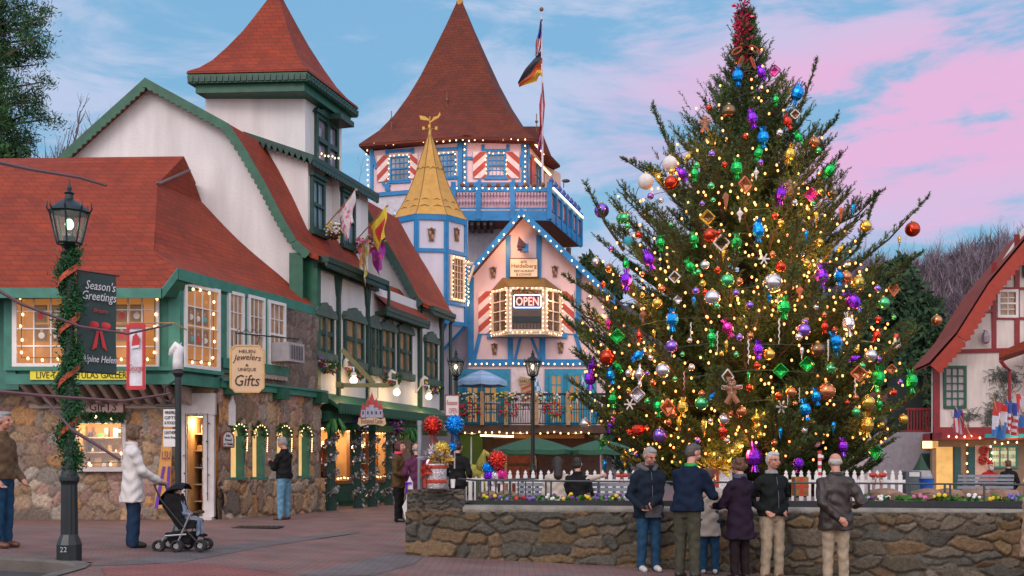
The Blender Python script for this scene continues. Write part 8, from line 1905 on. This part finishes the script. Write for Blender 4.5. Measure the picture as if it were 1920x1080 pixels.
    L += [(0, .004, .64, .095 * w, .074 + belly), (0, .003, .72, .102 * w, .074 + belly * .4), (0, 0, .775, .106 * w, .064), (0, -.004, .812, .074 * w, .048), (0, -.004, .845, .040, .040)]
    rings(mb, L, 20)
    for sh, el, hd in AR: tb(mb, [sh + Vector((0, 0, -.004 * H)), el, hd - (hd - el).normalized() * .006 * H], [.041 * w, .038 * w, .029])
    tb(mb, [P(-.09, 0, .785), P(.09, 0, .785)], [.030 * w, .030 * w])
    jk = remesh(mb, vx * 1.2, 'coat' if long else 'jacket', top, t, .0105, px * 3)
    mb = MB(); rings(mb, [(0, -.002, .828, .054, .052), (0, -.006, .856, .045, .047)]); remesh(mb, vx, 'collar', collar or top, t)
    if not far and not sit:
        mb = MB(); mb.tube([P(0, .078 + belly, hb + .03), P(0, .080 + belly, .64), P(0, .080, .72), P(0, .062, .80)], .004, 5); mb.build('zip', M('zip_grey', (.12, .12, .13)), jk) if abs(((yaw + 180) % 360) - 180) < 60 else None
    if scarf: mb = MB(); rings(mb, [(0, .004, .835, .060, .058), (0, .006, .862, .055, .056), (0, .006, .872, .046, .05)]); (tb(mb, [P(.03, .055, .83), P(.05, .075, .72), P(.05, .070, .58)], [.022, .024, .022]) if scarf[1] else None); remesh(mb, vx, 'scarf', scarf[0], t, .005, 3)
    if hood: mb = MB(); tb(mb, [P(-.07, -.03, .845), P(0, -.065, .85), P(.07, -.03, .845)], [.026, .034, .026]); tb(mb, [P(-.07, -.03, .845), P(-.03, .05, .82)], [.024, .018]); tb(mb, [P(.07, -.03, .845), P(.03, .05, .82)], [.024, .018]); remesh(mb, vx, 'hood', hood, t, .004)
    # hair
    if hair and hat is None:
        mb = MB()
        if bald: ell(mb, 0, -.022, .004, .0478, .043, .034); ell(mb, 0, -.012, -.004, .0485, .036, .026)
        else: ell(mb, 0, -.013, .024, .0490, .0565, .0480)
        if not bald: ell(mb, 0, -.026, -.002, .0480, .042, .050); ell(mb, 0, .016, .050, .038, .034, .018)
        if hs == 'bob': ell(mb, 0, -.024, -.018, .056, .046, .055); tb(mb, [Hd(-.046, -.002, .02), Hd(-.048, .002, -.045)], [.016, .014]); tb(mb, [Hd(.046, -.002, .02), Hd(.048, .002, -.045)], [.016, .014])
        if hs == 'long': ell(mb, 0, -.028, -.03, .058, .044, .075); tb(mb, [Hd(0, -.03, 0), P(0, -.06, .80)], [.05, .048]); tb(mb, [Hd(-.046, -.002, .02), Hd(-.05, -.01, -.06)], [.018, .016]); tb(mb, [Hd(.046, -.002, .02), Hd(.05, -.01, -.06)], [.018, .016])
        if hs == 'shaggy': [ell(mb, .045 * math.sin(k * 2.1), -.02 + .03 * math.cos(k * 1.3), .02 + .03 * math.sin(k * 3.3), .022, .022, .022, 8, 6) for k in range(14)]
        remesh(mb, vx * .9, 'hair', hair, t, .004, px)
    mb = MB()
    for s_ in (-1, 1): mb.ball(Hd(s_ * .019, .047, .006), .0062 * H, 8, 6)
    mb.build('eye', M('eye_dark', (.02, .015, .012), rough=.2, var=0), t); 
    mb = MB(); mb.tube([Hd(-.014, .057, -.034), Hd(0, .0605, -.033), Hd(.014, .057, -.034)], .0022 * H, 5); mb.build('mouth', M('lip', (.30, .10, .08), var=0), t)
    if glasses:
        mb = MB()
        for s_ in (-1, 1): mb.tube([Hd(s_ * .020 + .013 * math.cos(a), .060, .006 + .010 * math.sin(a)) for a in [k * .63 for k in range(11)]], .0016 * H, 4, caps=False); mb.tube([Hd(s_ * .033, .058, .009), Hd(s_ * .047, .0, .006)], .0014 * H, 4)
        mb.build('glasses', blackm, t)
    if glove:
        for i, (sh, el, hd) in enumerate(AR):
            if i not in glove[1]: continue
            dn = (hd - el).normalized(); mb = MB(); tb(mb, [hd - dn * .01 * H, hd + dn * .045 * H], [.024, .024]); tb(mb, [hd + dn * .04 * H, hd + dn * .075 * H], [.020, .014]); remesh(mb, vx, 'glove', glove[0], t)
    if beard: mb = MB(); ell(mb, 0, .035, -.05, .040, .035, .045); ell(mb, 0, .03, -.02, .048, .03, .02); remesh(mb, vx, 'beard', beard, t, .004)
    if hat: mb = MB(); ell(mb, 0, -.008, .045, .052, .06, .035); tb(mb, [Hd(0, -.01, .06), Hd(.04, -.02, .11)], [.035, .008]); remesh(mb, vx, 'hat', hat, t)
    return t, P, Hd, AR
def C_(n, c, r_=.8, v=.22): return M(n, c, rough=r_, var=v, vs=14, bump=.35, bs=90, spec=.15)
den = C_('denim_mid', (.018, .060, .12)); denl = C_('denim_light', (.12, .27, .39)); den_d = C_('denim_dark', (.015, .035, .075)); khaki = C_('khaki', (.34, .27, .19)); navy = C_('wool_navy', (.007, .014, .034)); blk = C_('cloth_black', (.012, .012, .013)); leather = M('leather_dark', (.030, .020, .017), rough=.45, var=.3, vs=9, bump=.3, bs=60)
sneak = M('sneaker_white', (.55, .52, .50), rough=.6); brn = M('shoe_brown', (.12, .045, .025), rough=.5)
hgrey = M('hair_grey', (.30, .29, .29), rough=.7, var=.45, vs=60, bump=.6, bs=150); hwhite = M('hair_white', (.52, .50, .48), rough=.7, var=.3, vs=60, bump=.6, bs=150); hdark = M('hair_dark', (.018, .012, .010), rough=.5, var=.4, vs=60, bump=.5, bs=150); hbrn = M('hair_auburn', (.13, .055, .028), rough=.55, var=.5, vs=50, bump=.7, bs=120); hblond = M('hair_blond', (.12, .065, .03), rough=.5, var=.7, vs=25, bump=.6, bs=120)
glv = C_('glove_black', (.015, .015, .015), .6)
person('man in brown jacket and blue jeans cut by the left picture edge', 3, 13.8, 1.76, 80, C_('suede_brown', (.14, .085, .05)), hem=.50, legs=den, shoes=brn, hair=hgrey, hands=((-.10, .10, .50), (.13, .05, .50)), stance=.06, skinm=skin_r)
t, P, Hd, AR = person('woman in a long white coat pushing the black stroller', 248, 14.7, 1.70, 118, M('coat_white', (.66, .62, .60), rough=.8, var=.08, vs=5, bump=.2, bs=80), hem=.365, long=True, legs=den_d, hair=hblond, hs='bob', hands=((-.07, .195, .548), (.06, .195, .548)), flare=.008, headyaw=15, nod=.12)
person('man in a black jacket and pale jeans standing by the stone shop', 533, 22.9, 1.78, -115, blk, hem=.50, legs=denl, shoes=brn, hair=hgrey, hands=((-.05, .17, .70), (.06, .17, .68)), belly=.012, stance=.07, nod=.35, skinm=skin_r)
person('woman in brown fleece with pink scarf and dark red hair', 747, 22.1, 1.68, 75, C_('fleece_brown', (.09, .055, .025)), hem=.42, legs=blk, hair=M('hair_red', (.09, .012, .014), rough=.5, var=.4), hs='bob', hands=((-.04, .13, .56), (.06, .14, .56)), scarf=(C_('scarf_pink', (.65, .06, .12)), 0), stance=.045)
person('person in a plum coat behind the grey metal pole', 781, 21.6, 1.62, 195, C_('coat_plum', (.10, .025, .065)), hem=.30, long=True, legs=blk, hair=hgrey, bald=True, hands=((-.10, .10, .55), (.08, .12, .58)))
person('person dressed in black behind the blue foil lollipop', 858, 21.0, 1.66, 160, blk, hem=.46, legs=blk, hair=hdark, hands=((-.1, .14, .58), (.1, .14, .58)))
t, P, Hd, AR = person('seated woman with long dark hair and cream jacket, arm round her companion', 1046, 18.05, 1.62, 180, M('jacket_cream', (.50, .43, .37), rough=.85, var=.12, bump=.3, bs=60), hem=.50, sit=True, legs=den_d, hair=hdark, hs='long', hands=((-.08, .16, .56), (.42, -.03, .79)), base=.10, topw=1.02)
person('seated dark haired companion in black under the arm of the woman in cream', 1083, 18.0, 1.62, 180, blk, hem=.50, sit=True, legs=den_d, hair=hdark, hands=((-.08, .16, .56), (.08, .16, .56)), base=.08, headyaw=-20)
jk = C_('anorak_navy', (.010, .017, .030))
t, P, Hd, AR = person('grey haired man in navy anorak with grey hood, looking down', 1216, 15.0, 1.74, 14, jk, hem=.435, topw=1.12, legs=den, shoes=sneak, hair=hgrey, hands=((.02, .14, .55), (.115, .12, .53)), hood=C_('hood_grey', (.11, .105, .11)), glasses=True, nod=.42, headyaw=12, glove=(glv, (0, 1)), stance=.062, belly=.01, skinm=skin_r)
mb = MB(); L_ = []
for h, k in ((.436, 1.0), (.50, 1.0), (.515, .99)): L_.append([P(0, 0, h) + (Vector((math.cos(a), math.sin(a), 0)) * .001) for a in [0]])
q = [(a, math.sqrt(max(0, 1 - (a / .118) ** 2)) * .098) for a in np.linspace(-.10, .06, 9)]
mb.grid([[P(a, b + .004, .437) for a, b in q], [P(a, b + .004, .535) for a, b in q]]); mb.grid([[P(a, b - .004, .437) for a, b in q][::-1], [P(a, b - .004, .535) for a, b in q][::-1]]); mb.build('pocket_panel', C_('hood_grey', (.11, .105, .11)), t)
person('stout man in navy pullover with green collar, back towards us', 1288, 14.15, 1.80, 148, navy, hem=.50, topw=1.10, legs=C_('trousers_olive', (.060, .058, .040)), hair=M('hair_darkgrey', (.075, .065, .06), rough=.6, var=.5, vs=60, bump=.5), hands=((-.02, .22, .60), (.12, .23, .60)), collar=C_('collar_green', (.03, .30, .06)), headyaw=-35, nod=.30, belly=.022, lean=.22, stance=.060, skinm=skin_r)
t, P, Hd, AR = person('person in cream coat and jeans half hidden between the navy pullover and plum jacket', 1330, 15.0, 1.50, 170, M('jacket_cream'), hem=.36, long=True, legs=den, shoes=sneak, hair=hbrn, hands=((-.1, .1, .55), (.1, .1, .55)), topw=.85)
person('auburn haired woman in dark plum jacket with a blue grey scarf', 1388, 14.35, 1.64, -150, C_('jacket_plum', (.020, .011, .024)), hem=.34, topw=1.08, long=True, legs=C_('trousers_black', (.018, .012, .014)), hair=hbrn, hs='shaggy', hands=((-.10, .20, .60), (.05, .22, .60)), scarf=(C_('scarf_blue', (.07, .08, .13)), 1), headyaw=10, nod=.2)
person('white haired man with glasses in black zip jacket, hands in pockets', 1447, 14.6, 1.76, 22, C_('jacket_black', (.010, .013, .013)), hem=.50, topw=1.05, legs=khaki, shoes=brn, hair=hwhite, hands=((-.092, .035, .545), (.092, .035, .545)), glasses=True, collar=C_('shirt_grey', (.28, .28, .30)), belly=.012, stance=.065, skinm=skin_r)
person('balding man in dark leather jacket seen from behind, hand at his back', 1567, 14.25, 1.78, 172, leather, hem=.42, topw=1.12, legs=khaki, shoes=brn, hair=hwhite, bald=True, hands=((.0, -.11, .52), (.16, .10, .60)), stance=.060, belly=.01, skinm=skin_r)
person('person in a long tan coat cut by the right picture edge', 1938, 14.6, 1.66, -90, C_('coat_tan', (.45, .30, .20)), hem=.30, long=True, legs=blk, hair=hbrn, hs='bob', scarf=(C_('scarf_red', (.45, .02, .03)), 0), hands=((-.12, .0, .48), (.12, .0, .48)))
person('man in black coat looking into the bottle filled chalet window', 1891, 31.0, 1.72, 180, blk, hem=.42, legs=den_d, hair=hbrn, hands=((-.13, .08, .50), (.13, .08, .50)), far=True, base=-.40)
person('statue of a bearded figure in a red suit beside the chalet window', 1856, 31.5, 1.66, 5, C_('suit_red', (.42, .02, .02)), hem=.40, topw=1.25, legs=C_('suit_red', (.42, .02, .02)), hair=hwhite, beard=hwhite, hat=C_('suit_red', (.42, .02, .02)), belly=.03, hands=((-.13, .10, .55), (.13, .10, .55)), far=True, base=-.40, cat='statue', name='statue', glove=(M('paint_white'), (0, 1)))
# stroller
SXp, SYp = (345 - CX) / F * 14.55, 14.55; sg = ground_z(SXp, SYp)
t = thing('stroller', 'black baby stroller with silver frame pushed by the woman in white', 'stroller', (SXp, SYp, sg)); Q = lambda a, b, h: Vector((SXp + a, SYp + b, sg + h)); fab = C_('stroller_black', (.012, .012, .014), .7); alu = M('tube_silver', (.42, .42, .44), rough=.3, metal=.8)
for y_ in (-.22, .22):
    mb = MB(); mb.tube([Q(-.33, y_, .90), Q(-.24, y_, .70), Q(.02, y_, .38), Q(.26, y_, .12)], .013, 6); mb.build('handle_tube', blackm, t)
    mb = MB(); mb.tube([Q(-.24, y_, .13), Q(-.18, y_, .22), Q(.10, y_, .24)], .013, 6); mb.tube([Q(-.02, y_, .12), Q(.10, y_, .40), Q(.16, y_, .52)], .013, 6); mb.build('side_tube', alu, t)
mb = MB(); mb.tube([Q(-.33, -.22, .90), Q(-.36, 0, .92), Q(-.33, .22, .90)], .018, 6); mb.build('push_bar', blackm, t)
mb = MB(); mb.prism([Q(-.20, -.20, .80), Q(-.24, -.20, .62), Q(-.02, -.20, .30), Q(.20, -.20, .32), Q(.22, -.20, .42), Q(.04, -.20, .44), Q(-.06, -.20, .78)], (0, .40, 0)); remesh(mb, .012, 'seat', fab, t, .004)
mb = MB(); rows = []
for k in range(9):
    a = math.pi * (1.02 - .62 * k / 8) ; r_ = .26; rows.append([Q(-.03 + r_ * math.cos(a) * .95, -.21 + .42 * j / 8, .66 + r_ * math.sin(a) * (.75 + .30 * math.sin(math.pi * j / 8))) for j in range(9)])
mb.grid(rows); mb.grid([[p - Vector((0, 0, .012)) for p in r_] for r_ in rows][::-1]); mb.build('canopy', fab, t, True)
mb = MB(); mb.prism([Q(-.22, -.17, .26), Q(-.14, -.17, .10), Q(.12, -.17, .10), Q(.18, -.17, .26)], (0, .34, 0)); remesh(mb, .012, 'basket', fab, t, .004)
mb = MB(); mb.tube([Q(.20, -.22, .52), Q(.26, 0, .54), Q(.20, .22, .52)], .02, 6); mb.build('bumper_bar', blackm, t)
for a, b in ((-.27, -.22), (-.27, .22), (-.02, -.24), (-.02, .24), (.27, -.14), (.27, .14)):
    for o_ in (-.035, .035):
        c = Q(a, b + o_, .085); mb = MB(); mb.tube([c + Vector((.068 * math.cos(k * .42), 0, .068 * math.sin(k * .42))) for k in range(16)], .017, 6, caps=False); wh = mb.build('wheel', M('rubber', (.02, .02, .02), rough=.8), t, True)
        mb = MB(); mb.tube([c + Vector((0, -.012, 0)), c + Vector((0, .012, 0))], .035, 12); mb.build('rim', alu, wh)
person('small child in grey blue lying back in the black stroller', 347, 14.55, .86, 80, C_('suit_greyblue', (.20, .25, .33)), hem=.48, sit=True, legs=C_('suit_greyblue', (.20, .25, .33)), shoes=blk, hair=hblond, hands=((-.1, .12, .6), (.1, .12, .6)), base=sg + .20, name='person', cat='child', lean=-.35)
bpy.data.scenes.remove(TS)
# ------------------------------------------------------------------ repeated trim: every piece its own part
def explode(o, name):
    me = o.data; n = len(me.vertices); par_ = list(range(n))
    def find(a):
        while par_[a] != a: par_[a] = par_[par_[a]]; a = par_[a]
        return a
    for e in me.edges: a, b = find(e.vertices[0]), find(e.vertices[1]); par_[a] = b
    grp = {}
    for p in me.polygons: grp.setdefault(find(p.vertices[0]), []).append(p)
    if len(grp) > 100: return
    for ps in grp.values():
        ids = sorted({v for p in ps for v in p.vertices}); mp = {v: i for i, v in enumerate(ids)}
        nm = bpy.data.meshes.new(name); nm.from_pydata([me.vertices[i].co[:] for i in ids], [], [tuple(mp[v] for v in p.vertices) for p in ps])
        for m in me.materials: nm.materials.append(m)
        nm.polygons.foreach_set('material_index', [p.material_index for p in ps]); nm.update(); c = bpy.data.objects.new(name, nm); c.location = o.location; link(c, o.parent)
    bpy.data.objects.remove(o)
for o in list(COL.objects):
    b = o.name.split('.')[0]
    if b in ('bracket_row', 'joist_row', 'baluster_row', 'slat_row', 'finial_row'): explode(o, b[:-4])
    elif b == 'door_panelling': explode(o, 'door_panel')
